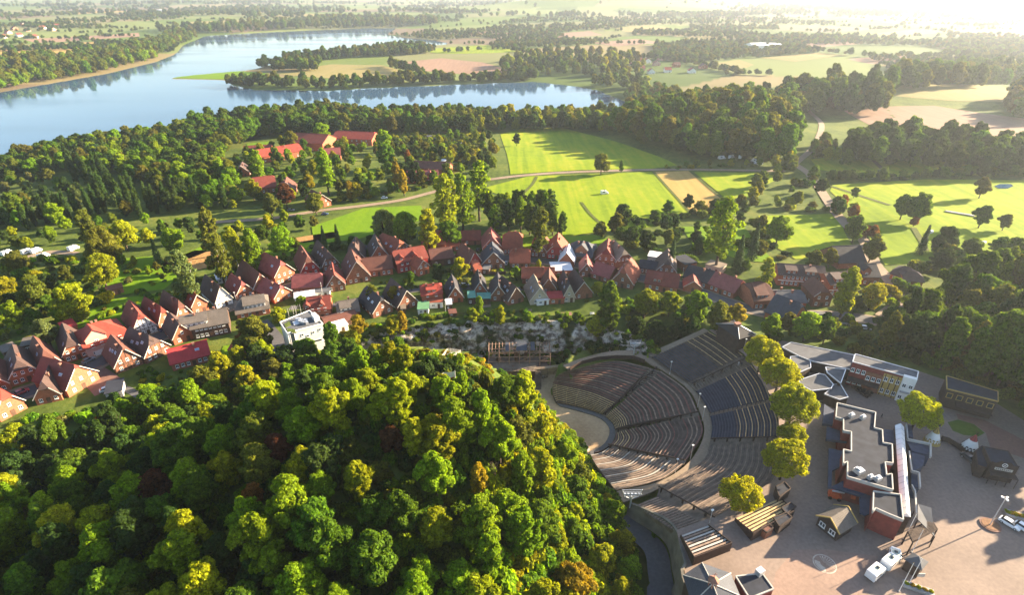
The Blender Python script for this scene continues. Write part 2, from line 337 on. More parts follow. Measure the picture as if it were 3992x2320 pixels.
PAL = np.array([(.09,.135,.025),(.14,.17,.05),(.20,.155,.075),(.15,.105,.07),(.06,.095,.02),(.16,.16,.065),(.11,.15,.03)])
M_GROUND = grass_mat('ground_grass', [(.035, .055, .012), (.075, .105, .018), (.13, .14, .03)], (.03, .3))
n1, n2 = GX.shape; ii = np.arange(n1*n2).reshape(n1, n2)
F = np.stack([ii[:-1, :-1], ii[:-1, 1:], ii[1:, 1:], ii[1:, :-1]], -1).reshape(-1, 4)
gme = np_mesh('ground', np.stack([GX, GY, GZ], -1).reshape(-1, 3), F, M_GROUND, True); _x, _y = GX.ravel(), GY.ravel()
_id, _gap = cells(_x, _y, 260, 1.0); _id2, _g2 = cells(_x, _y, 520, 5.0); _id = np.where(_y < 3800, _id, _id2); _fc = np.c_[PAL[(_id*6.99).astype(int)], sst(820, 1000, _y)*.9]
_at = gme.attributes.new('field_tint', 'FLOAT_COLOR', 'POINT'); _at.data.foreach_set('color', _fc.astype(np.float32).ravel())
t_ = M_GROUND.node_tree; b_ = t_.nodes['Principled BSDF']; rp_ = b_.inputs['Base Color'].links[0].from_socket; an = t_.nodes.new('ShaderNodeAttribute'); an.attribute_name = 'field_tint'; mx_ = t_.nodes.new('ShaderNodeMix'); mx_.data_type = 'RGBA'; t_.links.new(an.outputs['Alpha'], mx_.inputs[0]); t_.links.new(rp_, mx_.inputs[6]); t_.links.new(an.outputs['Color'], mx_.inputs[7]); t_.links.new(mx_.outputs[2], b_.inputs['Base Color'])
tag(link('ground', gme), kind='structure')
# ------------------------------------------------------------------ lake
def water_mat():
    m, t, b = mat_base('water', .06, .5); b.inputs['Base Color'].default_value = (.035, .080, .14, 1); b.inputs['IOR'].default_value = 1.33
    geo = t.nodes.new('ShaderNodeNewGeometry'); mp = t.nodes.new('ShaderNodeMapping'); mp.inputs['Scale'].default_value = (.05, .2, .2); mp.inputs['Rotation'].default_value = (0, 0, .15)
    n = t.nodes.new('ShaderNodeTexNoise'); n.inputs['Scale'].default_value = 1; n.inputs['Detail'].default_value = 3; t.links.new(geo.outputs['Position'], mp.inputs[0]); t.links.new(mp.outputs[0], n.inputs['Vector'])
    n2 = t.nodes.new('ShaderNodeTexNoise'); n2.inputs['Scale'].default_value = .006; n2.inputs['Detail'].default_value = 3; mp2 = t.nodes.new('ShaderNodeMapping'); mp2.inputs['Scale'].default_value = (.6, 2.2, 1); t.links.new(geo.outputs['Position'], mp2.inputs[0]); t.links.new(mp2.outputs[0], n2.inputs['Vector'])
    mr = t.nodes.new('ShaderNodeMapRange'); mr.inputs[1].default_value = .4; mr.inputs[2].default_value = .65; mr.inputs[3].default_value = .05; mr.inputs[4].default_value = .16; t.links.new(n2.outputs['Fac'], mr.inputs[0]); t.links.new(mr.outputs[0], b.inputs['Roughness'])
    bp = t.nodes.new('ShaderNodeBump'); bp.inputs['Strength'].default_value = .07; bp.inputs['Distance'].default_value = .25; t.links.new(n.outputs['Fac'], bp.inputs['Height']); t.links.new(bp.outputs[0], b.inputs['Normal'])
    return m
M_WATER = water_mat()
_lk = MB(); xs = LAKE[:, 0]; _lk.add([(-2600, 330, LAKE_Z), (900, 330, LAKE_Z), (1400, 3200, LAKE_Z), (-3600, 3200, LAKE_Z)], [(0, 1, 2, 3)])
tag(_lk.build('lake', M_WATER), kind='structure')
def drape(name, P, mat_, off=.12, step=None, kind='structure', parent=None):
    """sheet following the ground inside a polygon given in metres"""
    P = np.array(P, float); me = bpy.data.meshes.new(name); b = bmesh.new()
    vs = [b.verts.new((p[0], p[1], 0)) for p in P]; b.faces.new(vs); mn, mx = P.min(0), P.max(0)
    bmesh.ops.triangulate(b, faces=b.faces[:])
    sz = step or max(4, min(mx-mn)/14)
    for ax in (0, 1):
        for c in np.arange(mn[ax]+sz, mx[ax], sz):
            g = b.verts[:] + b.edges[:] + b.faces[:]; co = [0, 0, 0]; co[ax] = c; no = [0, 0, 0]; no[ax] = 1
            bmesh.ops.bisect_plane(b, geom=g, plane_co=co, plane_no=no)
    z = hgt([v.co.x for v in b.verts], [v.co.y for v in b.verts])
    for v, zz in zip(b.verts, z): v.co.z = zz + off
    bmesh.ops.recalc_face_normals(b, faces=b.faces)
    if sum(f.normal.z for f in b.faces) < 0: bmesh.ops.reverse_faces(b, faces=b.faces)
    for f in b.faces: f.smooth = True
    b.to_mesh(me); b.free(); me.materials.append(mat_)
    o = link(name, me, parent); tag(o, kind=kind); return o
# ------------------------------------------------------------------ tree meshes (crown standing on z=0, unit: metres)
M_LEAF = foliage('leaves', .50); M_NEEDLE = foliage('needles', .15)
M_BARK = mat('bark', (.07, .05, .035), .95, .3, 2.0); M_BIRCH = mat('birch_bark', (.45, .42, .38), .9, .25, 3.0)
def cards(P, Nrm, size, rng, droop=0.0, asp=1.0, quad=True):
    """leaf faces at points P facing roughly Nrm"""
    n = len(P); Nn = Nrm + rng.normal(0, .45, (n, 3)); Nn /= np.linalg.norm(Nn, axis=1)[:, None] + 1e-9
    a = rng.normal(0, 1, (n, 3)); a[:, 2] -= droop; T = np.cross(Nn, a); T /= np.linalg.norm(T, axis=1)[:, None] + 1e-9; B = np.cross(Nn, T)
    s = size*(.6 + .8*rng.random(n))[:, None]
    V = np.stack([P - T*s*.5*asp, P - B*s*.62, P + T*s*.5*asp, P + B*s*.62], 1)
    V[:, 1] += Nn*s*.12; V[:, 3] -= Nn*s*.10
    return V.reshape(-1, 3)
def crown(name, lobes, n, size, seed, mat_, droop=0, asp=1.0, up=.25, depth=.30, gap=.25):
    """lobes: (x,y,z,rx,ry,rz); faces on the lobes' shells, bumps of sub-lobes for light and dark clumps"""
    rng = np.random.default_rng(seed); L = np.array(lobes, float); area = L[:, 3]*L[:, 4] + L[:, 3]*L[:, 5]; pr = area/area.sum()
    k = rng.choice(len(L), n, p=pr); d = rng.normal(0, 1, (n, 3)); d[:, 2] += up; d /= np.linalg.norm(d, axis=1)[:, None]
    # knobby surface: random bump directions per lobe
    bump = np.zeros(n)
    for i in range(len(L)):
        m = k == i; B = rng.normal(0, 1, (18, 3)); B /= np.linalg.norm(B, axis=1)[:, None]
        dots = d[m] @ B.T; bump[m] = np.clip((dots.max(1) - .72)/.28, 0, 1)
    keep = (bump > gap*rng.random(n)*1.6)
    rad = .78 + .26*bump - depth*rng.random(n)**2.2 + .22*(rng.random(n) < .06)*rng.random(n)
    P = L[k, :3] + d*L[k, 3:6]*rad[:, None]; Nn = d/L[k, 3:6]; Nn /= np.linalg.norm(Nn, axis=1)[:, None]
    # drop faces buried inside other lobes
    for i in range(len(L)):
        q = (((P - L[i, :3])/L[i, 3:6])**2).sum(1); keep &= ~((q < .36) & (k != i))
    P = P[keep]; Nn = Nn[keep]; V = cards(P, Nn, size, rng, droop, asp)
    return np_mesh(name, V, np.arange(len(V)).reshape(-1, 4), mat_)
def lobes_round(seed, r, h, n, base=.28, spread=.55, top=1.0):
    """many uneven lobes: a few big limbs' clouds and small outliers, lopsided as a whole"""
    rng = random.Random(seed); out = [(0, 0, h*.58, r*.50, r*.50, h*.34)]; n = int(n*3.3); lop = (rng.uniform(-.18, .18)*r, rng.uniform(-.18, .18)*r)
    for i in range(n):
        a = 2*math.pi*(i*.618 + rng.random()*.3); t = min(1, max(0, (i+.5)/n + rng.uniform(-.06, .06))); z = h*(base + (1-base)*t*.92); env = math.sin(math.pi*min(1, .17+.78*t))**.75
        q = r*spread*env*(.45+.95*rng.random()); s = r*(.125+.185*rng.random()**1.4)*(1.1-.3*t)
        out.append((q*math.cos(a)+lop[0]*t, q*math.sin(a)+lop[1]*t, z, s*rng.uniform(.85, 1.25), s*rng.uniform(.85, 1.25), s*rng.uniform(.65, 1.05)))
    return out
def trunk_mesh(name, h, r, mat_, limbs=5, seed=0, spread=2.0, top=.75):
    rng = random.Random(seed); m = MB(); p = Vector((0, 0, -.6)); n = 4
    for i in range(n):
        q = Vector((rng.uniform(-.12, .12), rng.uniform(-.12, .12), h*top*(i+1)/n)); m.bar(p, q, r*(1-.2*i), r*(1-.2*(i+1)), 7); p = q
    for i in range(limbs):
        a = 2*math.pi*(i+rng.random()*.5)/limbs; z = h*(.32+.3*rng.random()); b = Vector((spread*math.cos(a), spread*math.sin(a), z+h*.22)); mdl = Vector((b.x*.45, b.y*.45, z+h*.07))
        m.bar((0, 0, z), mdl, r*.42, r*.3, 5); m.bar(mdl, b, r*.3, r*.1, 5)
    return m.mesh(name, mat_, True)
TREES = {}
def tree_kind(key, cm, tm): TREES[key] = (cm, tm)
for i in range(5):   # broadleaf, height 12, radius ~5
    rr = 4.6+.5*(i % 3); hh = 11.5 + .8*(i % 2)
    tree_kind(f'broad{i}', crown('crown', lobes_round(10+i, rr, hh, 13+2*i), 17000, .44, 30+i, M_LEAF), trunk_mesh('trunk', hh, .32, M_BARK, 6, i, rr*.6))
for i in range(2):   # tall, narrower
    tree_kind(f'tall{i}', crown('crown', lobes_round(50+i, 3.6, 15, 15, .2, .5), 12500, .44, 60+i, M_LEAF), trunk_mesh('trunk', 15, .34, M_BARK, 6, 9+i, 2.2))
def col_lobes(h, r, n):
    return [(random.Random(i).uniform(-.2, .2)*r, random.Random(i+50).uniform(-.2, .2)*r, h*(.10+.82*i/(n-1)), r*(.95*math.sin(math.pi*(.22+.66*i/(n-1)))), r*(.95*math.sin(math.pi*(.22+.66*i/(n-1)))), h/n*1.25) for i in range(n)]
tree_kind('poplar', crown('crown', col_lobes(16, 1.75, 9), 4200, .5, 71, M_LEAF, up=.1), trunk_mesh('trunk', 16, .25, M_BARK, 4, 3, .8))
tree_kind('airy', crown('crown', lobes_round(81, 4.2, 18, 22, .22, .62), 7500, .55, 82, M_LEAF, gap=.75, depth=.5), trunk_mesh('trunk', 18, .38, M_BARK, 8, 5, 2.8))
tree_kind('birch', crown('crown', lobes_round(84, 2.9, 13, 14, .2, .55), 6800, .42, 85, M_LEAF, droop=1.4, asp=.7, gap=.4, depth=.4), trunk_mesh('trunk', 13, .2, M_BIRCH, 6, 6, 1.7))
tree_kind('willow', crown('crown', lobes_round(87, 5.4, 11.5, 16, .22, .55), 11500, .5, 88, M_LEAF, droop=2.5, asp=.55, up=.1), trunk_mesh('trunk', 11.5, .4, M_BARK, 6, 7, 3.2))
for i in range(3):
    rg = random.Random(90+i); L_ = [(0, 0, 5.4, 3.5, 3.5, 3.2)]
    for j in range(46):
        a, b = j*2.4+rg.uniform(-.4, .4), .15+1.85*((j+.5)/46)**.8; q = rg.uniform(.82, 1.08); L_.append((3.5*q*math.cos(a)*math.sin(b), 3.5*q*math.sin(a)*math.sin(b), 5.5+3.1*q*math.cos(b), rg.uniform(.6, 1.15), rg.uniform(.6, 1.15), rg.uniform(.6, 1.1)))
    tree_kind(f'plane{i}', crown('crown', L_, 15000, .40, 90+i, M_LEAF, asp=.5, depth=.3, gap=.3, up=.35), trunk_mesh('trunk', 6.5, .3, M_BARK, 6, 8+i, 2.2))
def spruce(name, h, r, seed):
    rng = np.random.default_rng(seed); V = []; n = 4600
    t = rng.random(n)**.75; a = rng.random(n)*2*math.pi; tier = np.floor(t*13)/13; q = r*(1-.94*tier)*(.45+.55*rng.random(n))*(1-.35*(t*13 % 1))*(.8+.2*np.sin(a*5+tier*31))
    P = np.stack([q*np.cos(a), q*np.sin(a), h*(.07+.93*t) - q*.18], 1); Nn = np.stack([np.cos(a)*.8, np.sin(a)*.8, np.full(n, .6)], 1)
    V = cards(P, Nn, .46, rng, 1, .55); return np_mesh(name, V, np.arange(len(V)).reshape(-1, 4), M_NEEDLE)
tree_kind('spruce', spruce('crown', 13, 2.9, 4), trunk_mesh('trunk', 13, .22, M_BARK, 0, 1, 1, .95))
for i in range(3):
    tree_kind(f'shrub{i}', crown('crown', [(0, 0, .9, 1.1, 1.1, .9)] + [(1.0*math.cos(a)*random.Random(i*9+j).uniform(.5, 1.3), 1.0*math.sin(a)*random.Random(i*7+j).uniform(.5, 1.3), .7+.5*random.Random(j+i).random(), .75, .75, .7) for j, a in enumerate([k*1.2 for k in range(6)])], 1500, .34, 95+i, M_LEAF), None)
bare = MB(); _r = random.Random(3)
def _br(p, d, L, r, k):
    q = p + d*L; bare.bar(p, q, r, r*.6, 5)
    if k: 
        for _ in range(3): _br(q, (d + Vector((_r.uniform(-.7, .7), _r.uniform(-.7, .7), _r.uniform(-.1, .5)))).normalized(), L*.68, r*.55, k-1)
_br(Vector((0, 0, -.5)), Vector((0, 0, 1)), 4.2, .2, 4); BARE = bare.mesh('trunk', mat('dead_wood', (.10, .075, .05), .9, .2, 2), True)

# foliage colours (base colour of the leaves)
C_ = dict(green=(.075, .140, .008), bright=(.150, .235, .006), yellow=(.230, .255, .006), olive=(.115, .130, .014), dark=(.036, .070, .013), gold=(.27, .20, .010), rust=(.20, .090, .018), copper=(.095, .036, .016), grey=(.120, .150, .045), plane=(.245, .265, .004))
NAMES = {'broad': 'broadleaf_tree', 'tall': 'broadleaf_tree', 'poplar': 'poplar_tree', 'airy': 'tall_airy_tree', 'birch': 'birch_tree', 'willow': 'willow_tree', 'plane': 'plane_tree', 'spruce': 'spruce_tree', 'shrub': 'shrub'}
def jit(c, a=.14):
    k = 1+random.uniform(-a, a); return [max(.003, v*k*(1+random.uniform(-a, a)*.6)) for v in c]
NTREE = [0]
def tree(x, y, key, s, tint, label, group=None, z=None, sz=None, name=None, cat=None, rz=None):
    if z is None: z = float(hgt(x, y)[0])
    cm, tm = TREES[key]; kind = key.rstrip('0123456789'); nm = name or NAMES[kind]; NTREE[0] += 1
    rz = random.uniform(0, 6.28) if rz is None else rz; sz = sz or s*random.uniform(.9, 1.1)
    c = cat or ('shrub' if kind == 'shrub' else 'tree')
    if tm is None:
        o = link(nm, cm, None, (x, y, z-.15), rz, (s, s, sz)); o['tint'] = jit(tint); return tag(o, label, c, group)
    root = empty(nm, (x, y, z), rz); root.scale = (s, s, sz)
    o = link('crown', cm, root); o['tint'] = jit(tint); link('trunk', tm, root); return tag(root, label, c, group)
def poly_points(P, spacing, rng, jitter=.45):
    """jittered hex points inside a polygon in metres"""
    P = np.array(P); mn, mx = P.min(0), P.max(0); out = []; r = 0; y = mn[1]
    while y < mx[1]:
        x = mn[0] + (spacing/2 if r % 2 else 0)
        while x < mx[0]: out.append((x + rng.uniform(-jitter, jitter)*spacing, y + rng.uniform(-jitter, jitter)*spacing)); x += spacing
        y += spacing*.866; r += 1
    out = np.array(out); return out[in_poly(out[:, 0], out[:, 1], P)] if len(out) else out
# ------------------------------------------------------------------ woods and hedges too dense to count: one object each
_SRC = {}
def stuff_scatter(name, pts, label, cat, keys):
    """pts: rows x,y,z,scale,scale_z,key index,r,g,b -> instanced foliage through geometry nodes"""
    pts = np.array(pts, float); me = bpy.data.meshes.new(name); me.from_pydata(pts[:, :3].tolist(), [], [])
    def att(nm, ty, data, f='value'):
        a = me.attributes.new(nm, ty, 'POINT'); a.data.foreach_set(f, np.asarray(data, np.float32).ravel() if ty != 'INT' else np.asarray(data, np.int32))
    att('scl', 'FLOAT_VECTOR', pts[:, [3, 3, 4]], 'vector'); att('key', 'INT', pts[:, 5]); att('tint', 'FLOAT_COLOR', np.c_[pts[:, 6:9], np.ones(len(pts))], 'color')
    att('rot', 'FLOAT_VECTOR', np.c_[np.zeros(len(pts)), np.zeros(len(pts)), RNG.random(len(pts))*6.283], 'vector')
    o = link(name, me); g = bpy.data.node_groups.new(name, 'GeometryNodeTree')
    g.interface.new_socket('Geometry', in_out='INPUT', socket_type='NodeSocketGeometry'); g.interface.new_socket('Geometry', in_out='OUTPUT', socket_type='NodeSocketGeometry')
    N = g.nodes.new; L = g.links.new; gi = N('NodeGroupInput'); go = N('NodeGroupOutput'); ip = N('GeometryNodeInstanceOnPoints'); gt = N('GeometryNodeJoinGeometry')
    for k in reversed(keys):
        if k not in _SRC: _SRC[k] = bpy.data.objects.new('source_'+k, TREES[k][0])
        oi = N('GeometryNodeObjectInfo'); oi.inputs[0].default_value = _SRC[k]
        g2 = N('GeometryNodeGeometryToInstance'); L(oi.outputs['Geometry'], g2.inputs[0]); L(g2.outputs[0], gt.inputs[0])
    def na(nm, ty):
        a = N('GeometryNodeInputNamedAttribute'); a.data_type = ty; a.inputs[0].default_value = nm; return a.outputs[0]
    L(gi.outputs[0], ip.inputs['Points']); L(gt.outputs[0], ip.inputs['Instance']); ip.inputs['Pick Instance'].default_value = True
    L(na('key', 'INT'), ip.inputs['Instance Index']); L(na('scl', 'FLOAT_VECTOR'), ip.inputs['Scale'])
    er = N('FunctionNodeEulerToRotation'); L(na('rot', 'FLOAT_VECTOR'), er.inputs[0]); L(er.outputs[0], ip.inputs['Rotation'])
    L(ip.outputs[0], go.inputs[0]); md = o.modifiers.new('scatter', 'NODES'); md.node_group = g
    return tag(o, label, cat, None, 'stuff')
# ------------------------------------------------------------------ plaza, stage floor, ring path
def paving(name, c1, c2, seam=True, rough=.85):
    m, t, b = mat_base(name, rough, .25); L = t.links.new; N = t.nodes.new; geo = N('ShaderNodeNewGeometry')
    n1 = N('ShaderNodeTexNoise'); n1.inputs['Scale'].default_value = .07; n1.inputs['Detail'].default_value = 6; n1.inputs['Roughness'].default_value = .62; L(geo.outputs['Position'], n1.inputs['Vector'])
    n2 = N('ShaderNodeTexNoise'); n2.inputs['Scale'].default_value = 1.3; n2.inputs['Detail'].default_value = 4; L(geo.outputs['Position'], n2.inputs['Vector'])
    rp = N('ShaderNodeValToRGB'); e = rp.color_ramp.elements; e[0].position = .33; e[1].position = .68; e[0].color = (*c1, 1); e[1].color = (*c2, 1); L(n1.outputs['Fac'], rp.inputs[0])
    mx = N('ShaderNodeMix'); mx.data_type = 'RGBA'; mx.blend_type = 'MULTIPLY'; mx.inputs[0].default_value = .5; mr = N('ShaderNodeMapRange'); mr.inputs[1].default_value = .3; mr.inputs[2].default_value = .7; mr.inputs[3].default_value = .7; mr.inputs[4].default_value = 1.2
    L(n2.outputs['Fac'], mr.inputs[0]); L(rp.outputs[0], mx.inputs[6]); L(mr.outputs[0], mx.inputs[7]); L(mx.outputs[2], b.inputs['Base Color'])
    bp = N('ShaderNodeBump'); bp.inputs['Strength'].default_value = .2; bp.inputs['Distance'].default_value = .05; L(n2.outputs['Fac'], bp.inputs['Height']); L(bp.outputs[0], b.inputs['Normal'])
    MATS[name] = m; return m
M_PLAZA = paving('plaza_paving', (.175, .13, .105), (.235, .175, .14)); M_SAND = paving('sand', (.30, .20, .115), (.42, .30, .18)); M_PATH = paving('path_gravel', (.19, .14, .095), (.26, .195, .135))
M_ASPH = paving('asphalt', (.075, .072, .075), (.11, .105, .105)); M_BRICKPAVE = paving('brick_paving', (.16, .085, .065), (.22, .115, .085))
tag(MB().prism([tuple(p) for p in PLAZA], -.3, 0).build('plaza', M_PLAZA), kind='structure')
tag(MB().prism([tuple(p) for p in STAGE], STAGE_Z-.4, STAGE_Z).build('stage_floor', M_SAND), kind='structure')
def strip(name, A, B, mat_, thick=.35):
    """raised band between two 3-D polylines"""
    m = MB(); n = len(A); A = np.array(A); B = np.array(B); v = np.vstack([A, B, A-[0, 0, thick], B-[0, 0, thick]])
    f = []
    for i in range(n-1): f += [(i, i+1, n+i+1, n+i), (2*n+i, 3*n+i, 3*n+i+1, 2*n+i+1), (i, 2*n+i, 2*n+i+1, i+1), (n+i, n+i+1, 3*n+i+1, 3*n+i)]
    f += [(0, n, 3*n, 2*n), (n-1, 3*n-1, 4*n-1, 2*n-1)]; m.add(v, f); return m.build(name, mat_)
ri = smooth_curve([W(a, b, RING_Z) for a, b in RING_IN], 60); ro = smooth_curve([W(a, b, RING_Z) for a, b in RING_OUT], 60)
tag(strip('ring_path', ri, ro, M_PATH), kind='structure')
# path along the upper edge of the stand, from the ring up to the pavilion
a = smooth_curve([W(2500,1372,-9), W(2545,1388,-8.3), W(2650,1343,-4.6), W(2763,1291,-.9)], 20); b = smooth_curve([W(2490,1358,-9), W(2535,1370,-8.3), W(2640,1328,-4.6), W(2745,1280,-.9)], 20)
tag(strip('upper_path', a, b, M_PATH), kind='structure')
# front walkway between stage and first row
fr = smooth_curve([W(a, b, -17.7) for a, b in [(2170,1572),(2275,1594),(2347,1617),(2388,1650),(2399,1690),(2380,1735),(2340,1765),(2302,1776)]], 40)
ctr = W(2290,1680,-17.7); inn = fr + (np.array(ctr)-fr)/np.linalg.norm(np.array(ctr)-fr, axis=1)[:, None]*1.9
tag(strip('front_walkway', inn, fr, M_ASPH), kind='structure')
# ------------------------------------------------------------------ grandstands
def bench_mat(name, c, c2): return mat(name, c, .8, scale=.9, col2=c2, detail=6)
BM = dict(tan=bench_mat('bench_tan', (.40, .27, .13), (.60, .44, .23)), red=bench_mat('bench_redbrown', (.14, .062, .05), (.22, .11, .085)), grey=bench_mat('bench_grey', (.17, .115, .085), (.30, .215, .165)),
          blue=bench_mat('bench_blue', (.045, .048, .070), (.075, .080, .105)), dark=bench_mat('bench_dark', (.09, .06, .05), (.15, .11, .09)), pale=bench_mat('bench_pale', (.34, .31, .28), (.46, .42, .37)))
M_STEP = mat('terrace_step', (.095, .070, .056), .9, .3, .5); M_STEPB = mat('terrace_step_blue', (.038, .042, .062), .9, .25, .5); M_STEPG = mat('terrace_step_gravel', (.15, .118, .092), .95, .25, .6)
M_RAIL = mat('rail_wood', (.055, .035, .028), .8, .3, 1.2); M_CONC = mat('concrete', (.30, .28, .26), .9, .2, .5)
def scheme(k, i, n):
    t = i/n
    if k == 'LA': return 'tan' if i < 10 else ('red' if i % 3 else 'grey')
    if k == 'LB': return 'tan' if i < 8 else ('red' if i % 2 else 'grey')
    if k == 'LC': return 'tan' if 0 < i < 7 and i % 2 else ('dark' if i in (19, 20) else ('grey' if i % 3 else 'red'))
    if k == 'LD': return 'grey' if i % 4 else 'pale'
    if k in ('UA',): return 'blue' if i < 12 else ('tan' if i % 2 else 'dark')
    if k == 'UB': return 'blue' if i < 11 else ('tan' if i % 2 else 'dark')
    if k == 'UC': return 'blue' if i < 8 else ('tan' if i % 2 else 'dark')
    if k == 'UD': return 'grey' if i % 2 else 'dark'
    return 'grey'
def stand(key, S, rows, label, step_mat, n=18):
    root = empty('grandstand', tuple(stand_surface(S, 0, 3)[1])); L0 = np.array(root.location); m = MB(); off = np.array([0, 0, 0])
    edges = [stand_surface(S, i/rows, n) for i in range(rows+1)]
    # stepped terrace: tread i is flat at the height of its front edge
    for i in range(rows):
        a, b = edges[i].copy(), edges[i+1].copy(); z = a[0, 2]; b2 = b.copy(); b2[:, 2] = z; v = np.vstack([a, b2, b, a-[0, 0, 1.2]])-L0
        m.add(v, [(j, j+1, n+j+1, n+j) for j in range(n-1)] + [(n+j, n+j+1, 2*n+j+1, 2*n+j) for j in range(n-1)])
        # side cheeks
        for e in (0, n-1): m.add(np.array([a[e]-[0, 0, 1.2], a[e], b2[e], b2[e]-[0, 0, 1.2]])-L0, [(0, 1, 2, 3)])
    m.build('terrace', step_mat, root)
    for i in range(rows):
        a, b = edges[i], edges[i+1]; z = a[0, 2]; p = a*.42 + b*.58; q = a*.14 + b*.86; p = p.copy(); q = q.copy(); p[:, 2] = z+.43; q[:, 2] = z+.43
        bm_ = MB(); v = np.vstack([p, q, p-[0, 0, .09], q-[0, 0, .09]])-L0
        f = []
        for j in range(n-1): f += [(j, j+1, n+j+1, n+j), (j, 2*n+j, 2*n+j+1, j+1), (n+j, n+j+1, 3*n+j+1, 3*n+j), (2*n+j, 3*n+j, 3*n+j+1, 2*n+j+1)]
        bm_.add(v, f)
        for j in range(1, n-1, 3):   # bench supports
            c = (p[j]+q[j])/2-L0; bm_.box(c[0]-.06, c[0]+.06, c[1]-.06, c[1]+.06, c[2]-.45, c[2]-.05)
        bm_.build('bench', BM[scheme(key, i, rows)], root)
    return tag(root, label, 'grandstand', 'wedges of the amphitheatre seating')
LBL = {'LA': 'lower seating wedge with pale tan benches, beside the timber stage scaffold', 'LB': 'lower seating wedge with red-brown benches between the two longest lower handrails', 'LC': 'lower seating wedge of grey-brown curved benches facing the sand oval',
       'LD': 'lower seating wedge of weathered benches beneath the wooded hill', 'UA': 'upper seating wedge of dark blue and brown benches below the black pavilion', 'UB': 'upper seating wedge with dark blue front rows beside the plane trees',
       'UC': 'narrow upper seating wedge between a post line and a handrail', 'UD': 'wide upper seating wedge streaked with sunlight, a plane tree over its edge', 'UE': 'straight block of plank benches above the curved retaining wall'}
for k, (S, n) in STANDS.items(): stand(k, S, n, LBL[k], M_STEPB if k in ('UB', 'UC') else (M_STEPG if k in ('UD', 'UE', 'LD') else M_STEP))
# ------------------------------------------------------------------ aisles: stairs and log handrails
def aisle(f0, f1, b0, b1, z0, z1, label, n, rail=None):
    root = empty('aisle_stairs', W(*f0, z0)); L0 = np.array(root.location); A0, A1, B0, B1 = [np.array(W(*p, z)) for p, z in ((f0, z0), (f1, z0), (b0, z1), (b1, z1))]; m = MB()
    for i in range(n):
        t0, t1 = i/n, (i+1)/n; a, b = A0*(1-t0)+B0*t0, A1*(1-t0)+B1*t0; c, d = A0*(1-t1)+B0*t1, A1*(1-t1)+B1*t1; c2, d2 = c.copy(), d.copy(); c2[2] = a[2]; d2[2] = a[2]
        m.add(np.array([a, b, d2, c2, c, d, a-[0, 0, 1], b-[0, 0, 1]])-L0, [(0, 1, 2, 3), (3, 2, 5, 4), (0, 6, 7, 1)])
    m.build('steps', M_STEPG, root); tag(root, label, 'stairs')
    if rail:
        (ra, za), (rb, zb), lab = rail; p, q = np.array(W(*ra, za)), np.array(W(*rb, zb)); r = empty('log_handrail', tuple(p)); k = max(5, int(np.linalg.norm(q-p)/3.2))
        MB().bar((0, 0, 1.05), tuple(q-p+[0, 0, 1.05]), .21, .21, 8).build('rail', M_RAIL, r)
        for i in range(k):
            t = (i+.3)/k; c = (q-p)*t; MB().box(-.2, .2, -.2, .2, -.9, 1.0).build('post', M_RAIL, r, tuple(c))
        tag(r, lab, 'handrail')
aisle((2347,1617),(2360,1626),(2532,1434),(2578,1447),-17.6,-9.4,'stone steps between the tan and the red-brown lower benches',25,(((2352,1620),-17.4),((2560,1440),-9.3),'long log handrail climbing beside the pale tan benches'))
aisle((2397,1674),(2399,1690),(2722,1606),(2728,1622),-17.6,-9.4,'narrow steps between two lower seating wedges facing the oval',25,(((2398,1684),-17.4),((2724,1614),-9.3),'log handrail between the red-brown and the grey-brown lower benches'))
aisle((2378,1734),(2366,1748),(2678,1795),(2664,1812),-17.6,-9.4,'narrow steps at the foot of the wooded hill wedge',25,(((2370,1742),-17.4),((2668,1805),-9.3),'log handrail above the weathered lower benches near the hill'))
aisle((2684,1491),(2714,1525),(2896,1386),(2930,1425),-8.4,-1,'broad grey steps leading up from the ring path towards the pavilion',22,(((2697,1505),-8.3),((2908,1404),-.9),'log handrail on the broad steps below the black pavilion'))
aisle((2766,1610),(2769,1622),(3003,1556),(3004,1568),-8.4,-1,'thin gravel aisle marked by a line of posts among dark benches',22)
aisle((2770,1712),(2766,1738),(3032,1703),(3034,1728),-8.4,-1,'wide gravel aisle running towards the round plane trees',22,(((2770,1720),-8.3),((3028,1714),-.9),'straight log handrail pointing at the round plane trees'))
aisle((2572,1900),(2560,1938),(2800,2022),(2735,2042),-7.6,-1.1,'wide gravel ramp beside the plank benches above the road',20,(((2566,1908),-7.4),((2784,2030),-1),'log handrail beside the plank benches above the retaining wall'))
# post line in the thin aisle
pr = empty('post_line', W(2768,1616,-8.4)); p0 = np.array(pr.location)
for i in range(14):
    t = i/13; c = (np.array(W(2768,1616,-8.2))*(1-t)+np.array(W(3002,1562,-.9))*t)-p0; MB().bar((0, 0, -.5), (0, 0, 1.1), .09, .09, 6).build('post', M_RAIL, pr, tuple(c))
tag(pr, 'row of short dark posts along the thin gravel aisle', 'posts')
def fence(name, pts, label, h=1.0, mat_=None, post=2.2, solid=False, cat='fence', rails=2):
    P = [np.array(p) for p in pts]; r = empty(name, tuple(P[0])); mat_ = mat_ or M_RAIL
    for a, b in zip(P[:-1], P[1:]):
        L = np.linalg.norm(b-a); a0, b0 = a-P[0], b-P[0]
        if solid: m = MB(); m.beam(tuple(a0+[0, 0, h/2]), tuple(b0+[0, 0, h/2]), .14, h); m.build('panel', mat_, r)
        else:
            for k in range(rails): MB().beam(tuple(a0+[0, 0, h*(1-.45*k)]), tuple(b0+[0, 0, h*(1-.45*k)]), .09, .09).build('rail', mat_, r)
        for i in range(max(1, int(L/post))+1):
            c = a0+(b0-a0)*i/max(1, int(L/post)); MB().box(-.06, .06, -.06, .06, -.3, h+.05).build('post', mat_, r, tuple(c))
    return tag(r, label, cat)
